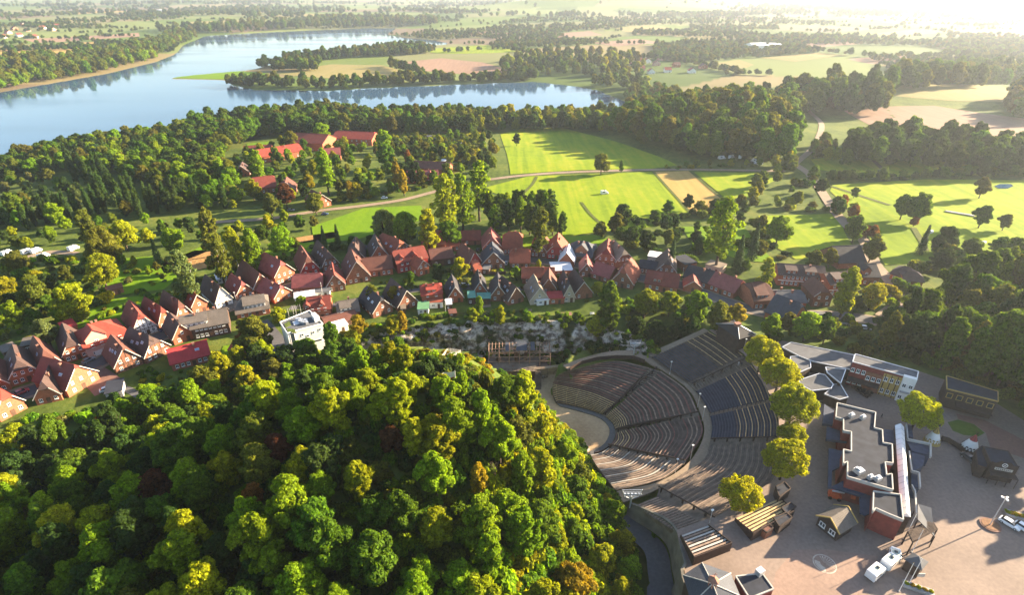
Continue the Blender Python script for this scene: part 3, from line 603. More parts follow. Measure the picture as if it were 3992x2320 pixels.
fence('board_wall', [W(a, b, -9.3) for a, b in [(2222,1444),(2270,1420),(2330,1405),(2400,1398),(2470,1400),(2512,1416)]], 'low brown board wall behind the top row of tan and purple benches', 1.5, M_RAIL, 2.5, True, 'wall')
fence('stage_barrier', [W(a, b, -17.8) for a, b in [(2168,1572),(2215,1580),(2275,1594),(2347,1617)]], 'low dark timber barrier along the straight side of the sand oval', .8, M_RAIL, 2.2, False)
fence('stage_barrier', [W(a, b, -17.8) for a, b in [(2385,1738),(2350,1763),(2318,1772)]], 'short dark barrier at the end of the sand oval below the hill', .8, M_RAIL, 2.0, True)
# block of benches with plank sides, two of them on the plaza
def plank_block(c0, c1, z0, z1, rows, label, key):
    A = [np.array(W(*p, z0)) for p in c0]; B = [np.array(W(*p, z1)) for p in c1]; root = empty('bench_block', tuple((A[0]+A[1])/2*[1, 1, 0])); L0 = np.array(root.location); 
    for i in range(rows):
        t = i/(rows-1); a = A[0]*(1-t)+B[0]*t-L0; b = A[1]*(1-t)+B[1]*t-L0; m = MB(); m.beam(tuple(a+[0, 0, .42]), tuple(b+[0, 0, .42]), .42, .09)
        for j in range(5): c = a+(b-a)*(j+.5)/5; m.box(c[0]-.08, c[0]+.08, c[1]-.08, c[1]+.08, -.02, c[2]+.4)
        m.build('bench', BM[key[i % len(key)]], root)
    d = (B[0]-A[0])/rows*.9; m = MB(); q = [A[0]-d*.5, A[1]-d*.5, B[1]+d*1.1, B[0]+d*1.1]; q = [p-L0 for p in q]
    m.prism([(p[0], p[1]) for p in q], -.05, [max(.05, p[2]-.15) for p in q]); m.build('platform', M_STEP, root)
    for u, v, nm in ((q[2], q[3], 'back_wall'), (q[1], q[2], 'side_wall'), (q[0], q[3], 'side_wall')):
        w_ = MB(); w_.add([(u[0], u[1], 0), (v[0], v[1], 0), (v[0], v[1], max(.6, v[2]+.75)), (u[0], u[1], max(.6, u[2]+.75))], [(0, 1, 2, 3)]); me = w_.mesh(nm, M_RAIL); o = link(nm, me, root)
        sm = o.modifiers.new('thick', 'SOLIDIFY'); sm.thickness = .14; sm.offset = 0
    return tag(root, label, 'benches')
plank_block([(2655,2098),(2762,2058)], [(2700,2172),(2845,2116)], .3, 1.9, 8, 'small raised block of pale grey benches boxed in by dark planks', ['pale', 'grey'])
plank_block([(2868,2032),(3042,1950)], [(2925,2078),(3085,1992)], .3, 1.8, 6, 'raised block of sunlit tan benches beside the single plane tree', ['tan'])
# ------------------------------------------------------------------ retaining wall and lower road
wt = smooth_curve(WALLT[:-1], 40); drop = np.interp(np.linspace(0, 1, 40), [0, .25, .6, 1], [3.5, 6.5, 9.5, 10.5]); nrm = np.gradient(wt[:, :2], axis=0); nrm = np.c_[-nrm[:, 1], nrm[:, 0]]; nrm /= np.linalg.norm(nrm, axis=1)[:, None]
out = -1 if (nrm[20]@np.array([-1, 0])) < 0 else 1
foot = wt.copy(); foot[:, :2] += out*nrm*.9; foot[:, 2] -= drop; back = wt.copy(); back[:, :2] -= out*nrm*.6; back2 = back.copy(); back2[:, 2] -= drop
wt2 = wt + [0, 0, .55]; back = back + [0, 0, .55]
m = MB(); n = 40; m.add(np.vstack([foot, wt2, back, back2]), [q for i in range(n-1) for q in ((i, i+1, n+i+1, n+i), (n+i, n+i+1, 2*n+i+1, 2*n+i), (2*n+i, 2*n+i+1, 3*n+i+1, 3*n+i))])
tag(m.build('retaining_wall', mat('old_concrete', (.10, .09, .075), .95, scale=.35, col2=(.20, .175, .14), detail=7, bump=.3)), 'tall curved retaining wall between the sunken road and the plank benches', 'wall')
def road(name, pts, width, mat_, off=.06, n=60, kerb=None, smoothz=True):
    """band over the ground along a polyline of ground points (x,y)"""
    P = smooth_curve([(p[0], p[1]) for p in pts], n); T = np.gradient(P, axis=0); T /= np.linalg.norm(T, axis=1)[:, None]; Nn = np.c_[-T[:, 1], T[:, 0]]; ws = np.linspace(-.5, .5, 5)
    V = []
    for k in ws:
        q = P + Nn*width*k; V.append(np.c_[q, hgt(q[:, 0], q[:, 1])])
    V = np.array(V)
    if smoothz:
        zc = V[:, :, 2].max(0); ker = np.ones(5)/5; zc = np.convolve(np.pad(zc, 2, 'edge'), ker, 'valid'); V[:, :, 2] = np.maximum(V[:, :, 2], zc[None, :])
    V[:, :, 2] += off; f = [(k*n+i, k*n+i+1, (k+1)*n+i+1, (k+1)*n+i) for k in range(4) for i in range(n-1)]
    o = link(name, np_mesh(name, V.reshape(-1, 3), np.array(f)[:, ::-1], mat_, True)); return tag(o, kind='structure'), P, Nn
rd = foot[:, :2] + out*nrm*2.8
_lo = np.c_[rd, np.full(len(rd), 0)]
zroad = np.minimum.accumulate(foot[:, 2]+.4); V = np.array([np.c_[foot[:, :2]+out*nrm*k, zroad] for k in (-.3, 1.6, 3.4, 5.2)]); f = [(k*40+i, k*40+i+1, (k+1)*40+i+1, (k+1)*40+i) for k in range(3) for i in range(39)]
tag(link('sunken_road', np_mesh('sunken_road', V.reshape(-1, 3), np.array(f), M_ASPH, True)), kind='structure')
# ------------------------------------------------------------------ limestone cliff
def rock_mat(name, c1, c2, green):
    m, t, b = mat_base(name, .95, .1); L = t.links.new; N = t.nodes.new; geo = N('ShaderNodeNewGeometry')
    vz = N('ShaderNodeTexVoronoi'); vz.inputs['Scale'].default_value = .42; vz.feature = 'F1'; n0 = N('ShaderNodeTexNoise'); n0.inputs['Scale'].default_value = .4; n0.inputs['Detail'].default_value = 8; n0.inputs['Roughness'].default_value = .7
    L(geo.outputs['Position'], n0.inputs['Vector'])
    mv = N('ShaderNodeMix'); mv.data_type = 'VECTOR'; mv.inputs[0].default_value = .25; L(geo.outputs['Position'], mv.inputs[4]); sc_ = N('ShaderNodeVectorMath'); sc_.operation = 'SCALE'; sc_.inputs[3].default_value = 40; L(n0.outputs['Color'], sc_.inputs[0]); L(sc_.outputs[0], mv.inputs[5]); L(mv.outputs[1], vz.inputs['Vector'])
    rp = N('ShaderNodeValToRGB'); e = rp.color_ramp.elements; e[0].position = .43; e[1].position = .58; e[0].color = (*c1, 1); e[1].color = (*c2, 1); L(n0.outputs['Fac'], rp.inputs[0])
    n1 = N('ShaderNodeTexNoise'); n1.inputs['Scale'].default_value = .12; n1.inputs['Detail'].default_value = 6; L(geo.outputs['Position'], n1.inputs['Vector'])
    r2 = N('ShaderNodeValToRGB'); r2.color_ramp.elements[0].position = .54; r2.color_ramp.elements[1].position = .62; L(n1.outputs['Fac'], r2.inputs[0])
    mx = N('ShaderNodeMix'); mx.data_type = 'RGBA'; L(r2.outputs[0], mx.inputs[0]); L(rp.outputs[0], mx.inputs[6]); mx.inputs[7].default_value = (*green, 1); L(mx.outputs[2], b.inputs['Base Color'])
    bp = N('ShaderNodeBump'); bp.inputs['Strength'].default_value = .9; bp.inputs['Distance'].default_value = .8; ad = N('ShaderNodeMath'); ad.operation = 'ADD'; L(vz.outputs['Distance'], ad.inputs[0]); L(n0.outputs['Fac'], ad.inputs[1]); L(ad.outputs[0], bp.inputs['Height']); L(bp.outputs[0], b.inputs['Normal'])
    MATS[name] = m; return m
M_ROCK = rock_mat('limestone', (.17, .125, .095), (.74, .63, .52), (.055, .065, .022)); M_REDROCK = rock_mat('red_rock', (.14, .075, .05), (.24, .14, .09), (.12, .07, .04))
T = smooth_curve(CLT, 150); B = smooth_curve(CLB, 150); rows = 34; V = []
for j in range(rows):
    t = j/(rows-1); tt = t + .04*math.sin(t*14); P = B*(1-tt) + T*tt; P[:, 2] = B[:, 2]*(1-t) + T[:, 2]*t
    s = np.arange(150)*1.0; d = 4.2*fbm(s/15, np.full(150, t*2.4), 41, 4) + 3.0*np.abs(fbm(s/6, np.full(150, t*5), 47, 3)) + .9*np.sign(vnoise(s/3.5, np.full(150, t*7), 61)); k = math.sin(math.pi*min(1, max(0, t)))**.5
    P[:, 1] -= (d*k + .9*k + .5); P[:, 0] += .6*k*fbm(s/4, np.full(150, t*9), 53, 2); P[:, 2] += .35*k*fbm(s/3, np.full(150, t*11), 59, 2); V.append(P)
V = np.array(V); Vcliff = V; rr, cc = V.shape[:2]; ii = np.arange(rr*cc).reshape(rr, cc)
tag(link('limestone_cliff', np_mesh('limestone_cliff', V.reshape(-1, 3), np.stack([ii[:-1, :-1], ii[:-1, 1:], ii[1:, 1:], ii[1:, :-1]], -1).reshape(-1, 4), M_ROCK)), 'long pale grey limestone cliff below the house gardens, patched with green', 'cliff')
def rock(name, loc, sx, sy, sz, seed, label, mat_, cat='rock', rz=0):
    b = bmesh.new(); bmesh.ops.create_icosphere(b, subdivisions=3, radius=1)
    r = np.random.default_rng(seed); D = r.normal(0, 1, (9, 3)); D /= np.linalg.norm(D, axis=1)[:, None]
    for v in b.verts:
        n_ = np.array(v.co); c = np.clip(D@n_, 0, 1); k = 1 - .25*(c > .8).sum()*.6 + .16*vnoise(np.array([n_[0]*3.1+seed]), np.array([n_[1]*3.1+n_[2]*2.7]), seed)[0]; v.co = v.co*float(k)
        v.co.x *= sx; v.co.y *= sy; v.co.z *= sz
    me = bpy.data.meshes.new(name); b.to_mesh(me); b.free(); me.materials.append(mat_); return tag(link(name, me, None, loc, rz), label, cat)
# ------------------------------------------------------------------ house kit
ROOF = dict(red=tiled('tiles_red', (.18, .040, .028)), bright=tiled('tiles_bright_red', (.27, .046, .030)), orange=tiled('tiles_orange', (.245, .062, .033)), brown=tiled('tiles_brown', (.125, .050, .036)), purple=tiled('tiles_purple_red', (.25, .070, .062)),
            dark=tiled('tiles_dark', (.075, .046, .040)), black=tiled('tiles_black', (.035, .033, .038)), slate=tiled('tiles_slate', (.050, .055, .070)), grey=tiled('tiles_grey', (.12, .10, .085)), beige=tiled('tiles_beige', (.20, .155, .115)), metalred=tiled('metal_red', (.34, .035, .035)), white=mat('roof_white', (.62, .62, .64), .6, .1, .4), felt=mat('roof_felt', (.028, .031, .042), .9, .25, .5), feltgrey=mat('roof_felt_grey', (.095, .097, .105), .9, .2, .4), green=mat('roof_green', (.10, .22, .11), .7, .15, .8), teal=mat('roof_teal', (.08, .22, .17), .6, .2, .8))  # felt darkened in colour to stand for tree shade on the hall roof
WALLM = dict(brick=mat('brick_red', (.34, .11, .058), .9, .22, 1.6), orange=mat('brick_orange', (.33, .115, .062), .9, .2, 1.6), brown=mat('brick_brown', (.23, .10, .06), .9, .22, 1.6), pink=mat('plaster_pink', (.50, .30, .24), .9, .1, .6), white=mat('plaster_white', (.72, .70, .66), .85, .07, .5), redpaint=mat('paint_red', (.34, .045, .035), .8, .12, .8), beige=mat('plaster_beige', (.46, .38, .29), .9, .12, .6), timber=mat('timber_wall', (.075, .045, .032), .9, .3, 1.2), yellow=mat('timber_yellow', (.30, .20, .07), .85, .2, 1.0), grey=mat('plaster_grey', (.34, .33, .32), .9, .1, .5), blue=mat('paint_blue', (.14, .19, .33), .8, .1, .5))
M_FRAME = mat('window_frame_white', (.78, .77, .74), .6, .06, 1.0); M_PANE = glassy('window_pane'); M_DOOR = mat('door_wood', (.10, .055, .035), .7, .25, 1.5); M_GARAGE = mat('garage_door', (.66, .64, .60), .6, .05, 1); M_CHIM = mat('chimney_brick', (.24, .12, .085), .9, .2, 2.0); M_CAP = mat('zinc', (.55, .56, .58), .4, .1, 1, metal=.6); M_TRIM = mat('verge_trim', (.55, .50, .44), .8, .1, 1)
def win_mesh(cross):
    m = MB()  # unit frame 1 x 1, front at y=-.06
    t = .10
    for x0, x1, z0, z1 in ((-.5, .5, -.5, -.5+t), (-.5, .5, .5-t, .5), (-.5, -.5+t, -.5+t, .5-t), (.5-t, .5, -.5+t, .5-t)): m.box(x0, x1, -.07, .06, z0, z1)
    if cross: m.box(-.045, .045, -.07, .05, -.5+t, .5-t)
    m.box(-.56, .56, -.16, .05, -.58, -.5)
    return m.mesh('window', M_FRAME)
WIN = [win_mesh(True), win_mesh(False)]; PANE = MB().box(-.42, .42, -.01, .05, -.42, .42).mesh('pane', M_PANE); DOORME = MB().box(-.5, .5, -.05, .05, 0, 1).mesh('door', M_DOOR); GARME = MB().box(-.5, .5, -.05, .05, 0, 1).mesh('garage_door', M_GARAGE)
SKYL = (MB().box(-.5, .5, -.7, .7, 0, .12)).mesh('skylight', M_CAP); SKYP = MB().box(-.4, .4, -.6, .6, .10, .15).mesh('pane', glassy('skylight_glass', (.25, .32, .42), .08))
def window(parent, x, z, w_=1.0, h_=1.3, y=0.0, cross=True, rz=0):
    o = link('window', WIN[0 if cross else 1], parent, (x, y, z+h_/2), rz, (w_, 1, h_)); link('pane', PANE, o); return o
def roof_mesh(w_, L, e, r, f0, f1, mat_, o=.45, th=.22):
    """ridge along y (0..L); w_ wide; f0/f1 hip share at the front/back end"""
    W_ = w_/2+o; m_ = (r-e)/(w_/2); e2 = e-m_*o; y0, y1 = -o, L+o
    def end(f, y, s):
        zh = r-f*(r-e2); xh = (r-zh)/m_; return zh, xh, y + s*f*W_*.95
    z0, x0, a = end(f0, y0, 1); z1, x1, b = end(f1, y1, -1)
    if a > b: a = b = (a+b)/2
    m = MB()
    def slab(P):
        n = len(P); V = [tuple(p) for p in P] + [(p[0], p[1], p[2]-th) for p in P]; m.add(V, [tuple(range(n)), tuple(range(n, 2*n))[::-1]] + [(i, n+i, n+(i+1) % n, (i+1) % n) for i in range(n)])
    for s in (-1, 1):
        P = [(s*W_, y0, e2)]
        if f0 < .99: P.append((s*x0, y0, z0))
        if a < b-1e-3: P += [(0, a, r), (0, b, r)]
        else: P.append((0, a, r))
        if f1 < .99: P.append((s*x1, y1, z1))
        P.append((s*W_, y1, e2)); Q = [P[0]]
        for p in P[1:]:
            if (Vector(p)-Vector(Q[-1])).length > 1e-3: Q.append(p)
        slab(Q)
    if f0 > .01: slab([(-x0, y0, z0), (x0, y0, z0), (0, a, r)])
    if f1 > .01: slab([(-x1, y1, z1), (0, b, r), (x1, y1, z1)])
    # ridge cap
    m.bar((0, a, r+.02), (0, b, r+.02), .13, .13, 5); return m.mesh('roof', mat_), (a, b, m_)
def wall_mesh(w_, L, e, r, f0, f1, mat_, th=.25, base=-1.0):
    m = MB(); m_ = (r-e)/(w_/2); h = w_/2; top = r-th/math.cos(math.atan(m_))-.05; e_ = e-.05
    def prof(f):
        zh = min(top, r-f*(r-e)-th); xh = max(0, (top-zh)/m_)
        P = [(-h, base), (h, base), (h, e_)]
        if f < .99:
            if xh > .05: P += [(xh, zh), (-xh, zh)]
            else: P.append((0, top))
        return P + [(-h, e_)]
    A, B = prof(f0), prof(f1)
    m.add([(x, 0, z) for x, z in A], [tuple(range(len(A)))]); m.add([(x, L, z) for x, z in B], [tuple(range(len(B)))[::-1]])
    for s in (-1, 1): m.add([(s*h, 0, base), (s*h, L, base), (s*h, L, e_), (s*h, 0, e_)], [(0, 1, 2, 3)])
    me = bpy.data.meshes.new('wall'); me.from_pydata(m.v, [], m.f); me.materials.append(mat_)
    b = bmesh.new(); b.from_mesh(me); bmesh.ops.remove_doubles(b, verts=b.verts, dist=1e-4); bmesh.ops.recalc_face_normals(b, faces=b.faces); b.to_mesh(me); b.free(); return me
HOUSES = []
def house(p0, p1, L, e, r, roof, wall, label, side=False, f=(0, 0), g=2, u=2, a=1, sky=0, chim=1, door=True, dormer=None, garage=0, timber=False, name='house', ground=None, win=(1.0, 1.25), skew=0, rooflights='L', cat='house', band=False, backoff=0):
    """p0,p1: pixels of the facade's left and right foot. side=True: ridge parallel to that facade"""
    r = e+(r-e)*.88
    A = np.array(G(*p0)) if ground is None else np.array(W(*p0, ground)); B = np.array(G(*p1)) if ground is None else np.array(W(*p1, ground)); z = (A[2]+B[2])/2; d = B[:2]-A[:2]; wd = float(np.hypot(*d)); ang = math.atan2(d[1], d[0]); c = (A[:2]+B[:2])/2
    root = empty(name, (c[0], c[1], z), ang); HOUSES.append((c[0]-math.sin(ang)*L/2, c[1]+math.cos(ang)*L/2, ang, wd/2+1, L/2+1)); tag(root, label, cat, 'houses of the village' if name == 'house' else None)
    # ridge frame
    if side: rw, rl = L, wd
    else: rw, rl = wd, L
    rm, (ra, rb, sl_) = roof_mesh(rw, rl, e, r, f[0], f[1], ROOF[roof]); wm = wall_mesh(rw, rl, e, r, f[0], f[1], WALLM[wall])
    fr = dict(loc=(wd/2, L/2, 0), rz=math.pi/2) if side else dict(loc=(0, 0, 0), rz=0)
    wl = link('wall', wm, root, fr['loc'], fr['rz']); rf = link('roof', rm, root, fr['loc'], fr['rz'])
    if side: wl.location = rf.location = (wd/2, L/2, 0)
    rng = random.Random(int(c[0]*13+c[1]*7)); ww, wh = win
    # chimneys on the roof
    for i in range(chim):
        y = ra+(rb-ra)*(.3+.45*i+.1*rng.random()); x = rw*.10*rng.choice([-1, 1]); zt = r-abs(x)*sl_
        ch = MB(); ch.box(-.35, .35, -.35, .35, -1.2, 1.15); ch.box(-.42, .42, -.42, .42, 1.15, 1.3); ch.build('chimney', M_CHIM, rf, (x, y, zt))
    # roof lights
    for i in range(sky):
        s = -1 if (rooflights == 'L' or (rooflights == 'B' and i % 2)) else 1; xx = s*rw*(.22+.08*rng.random()); y = rl*(.22+.56*(i+.3*rng.random())/max(1, sky))
        k = link('skylight', SKYL, rf, (xx, y, r-abs(xx)*sl_-.02)); k.rotation_euler = (0, -s*-math.atan(sl_), 0); link('pane', SKYP, k)
    # facade openings
    st = e if e > 4.2 else None
    def row(n, z_, span, dr=False, w2=ww, h2=wh):
        if n <= 0: return
        for i in range(n):
            x = (-span/2 + span*(i+.5)/n) if n > 1 else 0
            if dr and i == n//2: link('door', DOORME, root, (x, -.02, 0), None, (1.15, 1, 2.15))
            else: window(root, x, z_, min(w2, span/n*.8), h2)
    row(g, .95, wd*.88, door)
    if garage:
        for i in range(garage): link('garage_door', GARME, root, (-wd*.25+wd*.5*i/max(1, garage-1), -.02, 0), None, (2.4, 1, 2.2))
    if e > 4.2: row(u, 3.75, wd*(.84))
    elif not side:
        span = wd*(1-(3.9-e)/(r-e))*.86 if r > e+2 else 0; row(u, 3.55, max(0, span), w2=ww*.9, h2=wh*.95)
    if a and not side and f[0] < .6: 
        za = (6.4 if e > 4.2 else 6.2)
        if r-za > 2.2: row(a, za, wd*(1-(za+.9-e)/(r-e))*.8, w2=ww*.8, h2=wh*.7)
    # right and left side windows
    if not side and e > 2.2:
        for s in (1, -1):
            for i in range(max(1, int(L/4.5))): window(root, s*(wd/2), .95, .9, min(1.15, e-1.25), 2+(L-4)*(i+.3)/max(1, int(L/4.5)), True, s*math.pi/2)
    if timber:   # exposed timber frame with white infill on the facade
        tb = MB(); top = e if side else e
        for i in range(7): x = -wd/2+.12+(wd-.24)*i/6; tb.box(x-.09, x+.09, -.05, .02, 0, (e if side else min(r-.6, e+(r-e)*(1-abs(x)/(wd/2))-.35)))
        for zz in (1.0 if False else .75, 2.6, e-.1): tb.box(-wd/2, wd/2, -.055, .02, zz-.09, zz+.09)
        tb.build('timber_frame', WALLM['timber'], root)
    if not side and f[0] < .9:   # verge boards on the gable
        vb = MB(); zh = r-f[0]*(r-e); xh = (r-zh)/sl_
        for s in (-1, 1): vb.beam((s*(wd/2+.4), -.47, e-.4*sl_-.05), (s*xh, -.47, zh-.05), .1, .24)
        vb.build('verge_board', M_TRIM, root)
    if dormer:
        for (dx, dw, dh, drf) in dormer:       # dormers on the slope above the facade (side=True houses), drf: 'gable','shed','band'
            dy = 1.0; zb = e + (dy)*sl_*.55; dm = empty('dormer', (dx, dy, 0), 0, root); L2 = min(L/2-.6, (dh+.4)/max(.3, sl_)+.6)
            if drf == 'gable':
                D = MB(); D.add([(-dw/2, 0, e-.2), (dw/2, 0, e-.2), (dw/2, 0, e+dh), (0, 0, e+dh+dw*.45), (-dw/2, 0, e+dh), (-dw/2, L2, e+dh), (dw/2, L2, e+dh), (-dw/2, L2, e), (dw/2, L2, e)], [(0, 1, 2, 3, 4), (1, 8, 6, 2), (0, 4, 5, 7)]); D.build('cheek', WALLM[wall], dm)
                Q = MB()
                for s in (-1, 1): Q.add([(s*(dw/2+.3), -.3, e+dh-.25), (0, -.3, e+dh+dw*.45+.12), (0, L2+1.2, e+dh+dw*.45+.12), (s*(dw/2+.3), L2+.6, e+dh-.25)], [(0, 1, 2, 3)])
                q = Q.build('dormer_roof', ROOF[roof], dm); sm = q.modifiers.new('t', 'SOLIDIFY'); sm.thickness = .18
                if dh > .9: window(dm, 0, e+.25, min(1.1, dw*.6), 1.1, -.03)
            else:
                wc = 'white' if drf == 'band' else wall
                D = MB().box(-dw/2, dw/2, 0, L2+1, e+.2, e+dh); D.build('cheek', WALLM[wc], dm)
                Q = MB(); Q.add([(-dw/2-.3, -.4, e+dh+.02), (dw/2+.3, -.4, e+dh+.02), (dw/2+.3, L/2-dy, r-.15), (-dw/2-.3, L/2-dy, r-.15)], [(0, 1, 2, 3)]); q = Q.build('dormer_roof', ROOF[roof], dm); sm = q.modifiers.new('t', 'SOLIDIFY'); sm.thickness = .2; sm.offset = -1
                k = max(1, int(dw/1.6))
                for i in range(k): window(dm, -dw/2+dw*(i+.5)/k, e+.45, .95, dh-.75, -.03)
    if band:
        for zz in (2.75, 5.4): MB().box(-wd/2-.02, wd/2+.02, -.09, .02, zz-.16, zz+.16).build('facade_band', M_FRAME, root)
    return root
def cA(x, y): return (x/2.2543, 1050+y/2.2543)
def cB(x, y): return (600+x/2.4414, 900+y/2.4414)
def cC(x, y): return (1200+x/3.2557, 850+y/3.2557)
def cD(x, y): return (1800+x/3.2557, 850+y/3.2557)
def cE(x, y): return (2400+x/3.2557, 900+y/3.2557)
def cF(x, y): return (2900+x/3.2557, 900+y/3.2557)
# ---- lower street, both sides
house(cA(785,790), cA(1155,655), 15, 4.6, 9.8, 'bright', 'pink', 'largest red-roofed house with pink front and hipped roof at the street bend', side=True, f=(.75,.75), g=4, u=4, chim=2, garage=2, door=False, dormer=[(-2.6,6.5,2.3,'gable')])
house(cA(1185,615), cA(1395,545), 16, 3.2, 10.5, 'red', 'white', 'half-timbered white-infilled gable house with big red roof', f=(.3,.3), g=4, u=3, a=0, timber=True)
house(cA(1410,535), cA(1548,478), 15, 3.1, 9.8, 'red', 'orange', 'orange brick gable house with two skylights, beside the half-timbered one', f=(.35,.35), g=3, u=1, a=0, sky=2)
house(cB(232,880), cB(372,825), 15, 3.0, 9.8, 'brown', 'orange', 'ivy-grown brick house with a plain steep brown roof', f=(.45,.3), g=3, u=2, a=0)
house(cB(385,810), cB(528,757), 8, 4.6, 9.2, 'bright', 'orange', 'narrow brick house with bright orange-red roof and arched upper window', f=(0,0), g=2, u=1, a=0, sky=1)
house(cB(602,742), cB(757,688), 16, 3.3, 10.3, 'dark', 'white', 'white plastered gable house with dark steep roof', f=(.12,.2), g=4, u=2, a=0, sky=1)
house(cB(802,668), cB(957,615), 12, 3.3, 8.6, 'purple', 'orange', 'brick house with purplish red roof right beside the white one', f=(.3,.2), g=3, u=1, a=0, sky=1)
house(cB(957,618), cB(1137,560), 20, 3.4, 10.2, 'brown', 'orange', 'deep brick barn-like house with large plain brown-red roof', f=(.15,.2), g=3, u=1, a=0, chim=0)
house(cB(1168,528), cB(1352,458), 16, 5.0, 11.5, 'purple', 'orange', 'tall two-storey brick house with purple roof and white entrance steps', f=(.3,.2), g=5, u=3, a=0, sky=1)
house(cB(1412,442), cB(1582,405), 16, 3.2, 10.4, 'brown', 'redpaint', 'red-painted gable house with brown roof and blue-white windows', f=(.4,.2), g=3, u=2, a=0)
house(cC(200,690), cC(402,640), 17, 3.6, 10.6, 'dark', 'brown', 'brown brick half-hipped house with three upper windows and dark roof', f=(.5,.2), g=4, u=3, a=0, sky=3)
house(cA(580,832), cA(787,765), 15, 3.6, 9.8, 'dark', 'orange', 'orange brick half-hip house with white windows, opposite the garages', f=(.5,.2), g=4, u=3, a=0, sky=1)
house(cA(382,943), cA(572,872), 15, 3.4, 9.6, 'brown', 'orange', 'orange brick house with seven white windows and dark slope', f=(.55,.2), g=4, u=2, a=0, sky=1)
house(cA(110,1038), cA(372,950), 15, 3.4, 9.0, 'dark', 'orange', 'wide orange brick house with dark roof behind the parked red car', f=(.5,.2), g=4, u=3, a=0, sky=2)
house(cA(-150,1130), cA(105,1058), 13, 3.2, 8.6, 'brown', 'orange', 'brick house cut off at the end of the lower street', f=(.4,.2), g=3, u=2, a=0)
house(cA(10,1345), cA(245,1222), 20, 3.6, 9.6, 'bright', 'orange', 'orange brick house with red half-hipped roof among the hillside trees', f=(.4,.2), g=3, u=1, a=0, sky=2)
house(cA(612,1130), cA(882,965), 15, 3.6, 10.2, 'red', 'orange', 'tall sunlit brick gable house with three white upper windows', f=(.15,.1), g=3, u=3, a=0, sky=1, dormer=None)
house(cA(330,1200), cA(555,1150), 15, 3.0, 8.4, 'dark', 'orange', 'low dark-roofed house half hidden by the bright trees', f=(.4,.2), g=3, u=0, a=0, sky=1)
house(cA(1030,925), cA(1268,832), 13, 3.2, 9.6, 'brown', 'brown', 'brown house with double skylight and lit gable windows', f=(.1,.1), g=3, u=3, a=0, sky=3, timber=True)
house(cA(1290,835), cA(1508,722), 14, 3.2, 9.8, 'dark', 'brown', 'half-timbered brown house with dark roof and blue skylights', f=(.45,.2), g=4, u=3, a=0, sky=3, timber=True)
house(cB(200,1092), cB(388,1025), 12, 3.2, 8.8, 'dark', 'orange', 'small brick gable house with three white windows by the red metal roof', f=(.12,.2), g=2, u=1, a=0, chim=1)
house(cB(385,1045), cB(735,975), 10.5, 5.2, 9.2, 'grey', 'timber', 'half-timbered row house with weathered grey roof and white dormers', side=True, f=(0,0), g=7, u=7, a=0, chim=2, sky=2, rooflights='R', timber=True, dormer=[(-5,9,1.7,'band')])
house(cB(185,1340), cB(548,1240), 11, 3.2, 6.4, 'metalred', 'orange', 'low house with a bright red metal roof and garden doors', side=True, f=(0,0), g=6, u=0, a=0, chim=1, sky=1)
house(cB(800,850), cB(1110,790), 11, 3.0, 7.6, 'grey', 'orange', 'hipped house with grey-brown roof and long white dormer band', side=True, f=(.6,.6), g=4, u=0, chim=3, dormer=[(1,8,2.2,'band')])
house(cB(1155,700), cB(1325,625), 13, 3.0, 7.8, 'purple', 'orange', 'small brick house with purple-red roof on the inner street corner', f=(.25,.2), g=3, u=1, a=0, sky=1)
house(cB(1335,618), cB(1612,598), 9, 4.2, 8.6, 'purple', 'brick', 'long brick house with smooth purple-red roof and four skylights', side=True, f=(.25,.25), g=6, u=0, a=0, chim=0, sky=4, rooflights='R')
house(cC(255,950), cC(482,915), 13, 3.6, 9.2, 'red', 'brown', 'house with sagging red roof and white satellite dish', f=(.1,.1), g=3, u=2, a=0, chim=1)
house(cC(500,850), cC(800,800), 17, 3.2, 11.8, 'brown', 'brown', 'large brown gable house whose steep roof has a lit verge', f=(0,.1), g=4, u=1, a=0, sky=2, chim=1)
house(cC(730,760), cC(1085,715), 10, 3.6, 8.4, 'brown', 'brick', 'long dark red roof wing with white skylights and a ground-floor canopy', side=True, f=(.1,.1), g=5, u=0, a=0, chim=0, sky=3, rooflights='R')
house(cC(520,600), cC(735,580), 15, 3.4, 9.4, 'dark', 'brown', 'dark roofed house with two chimneys behind the brown gable', f=(.45,.2), g=3, u=2, a=0, chim=2, sky=1)
house(cC(812,570), cC(1032,540), 15, 3.2, 9.8, 'dark', 'brick', 'brick gable house with two white garage doors', f=(.1,.1), g=0, u=1, a=0, garage=2, door=False, sky=2)
house(cC(1092,535), cC(1312,445), 15, 3.2, 9.6, 'orange', 'brown', 'house with glowing orange roof, ivy and a row of white windows', f=(.3,.2), g=3, u=4, a=0, sky=2)
house(cC(1455,440), cC(1748,440), 12, 4.6, 10.4, 'orange', 'brick', 'broad orange-roofed house with a central gable', side=True, f=(.1,.1), g=5, u=0, a=0, chim=1, dormer=[(-.5,4.2,2.6,'gable')])
house(cC(1752,432), cC(1932,412), 7, 3.0, 6.4, 'orange', 'brick', 'lower orange-roofed wing beside the broad gabled house', side=True, g=3, u=0, a=0, chim=0)
house(cC(1955,345), cC(2192,340), 9, 3.0, 6.8, 'red', 'brown', 'low red-roofed back building at the edge of the meadow', side=True, g=2, u=0, a=0, chim=1, sky=1, rooflights='R')
house(cC(1145,705), cC(1532,625), 12, 5.4, 9.6, 'red', 'redpaint', 'two-storey dark red house with small wall gables', side=True, f=(.15,.15), g=6, u=5, a=0, chim=1, sky=2, rooflights='R', dormer=[(-5,2.2,1.4,'gable'),(1.5,2.4,1.4,'gable')])
house(cC(1405,745), cC(1545,700), 7, 4.4, 8.0, 'orange', 'brick', 'small front gable of orange brick beside a dark tree', f=(0,0), g=2, u=2, a=0)
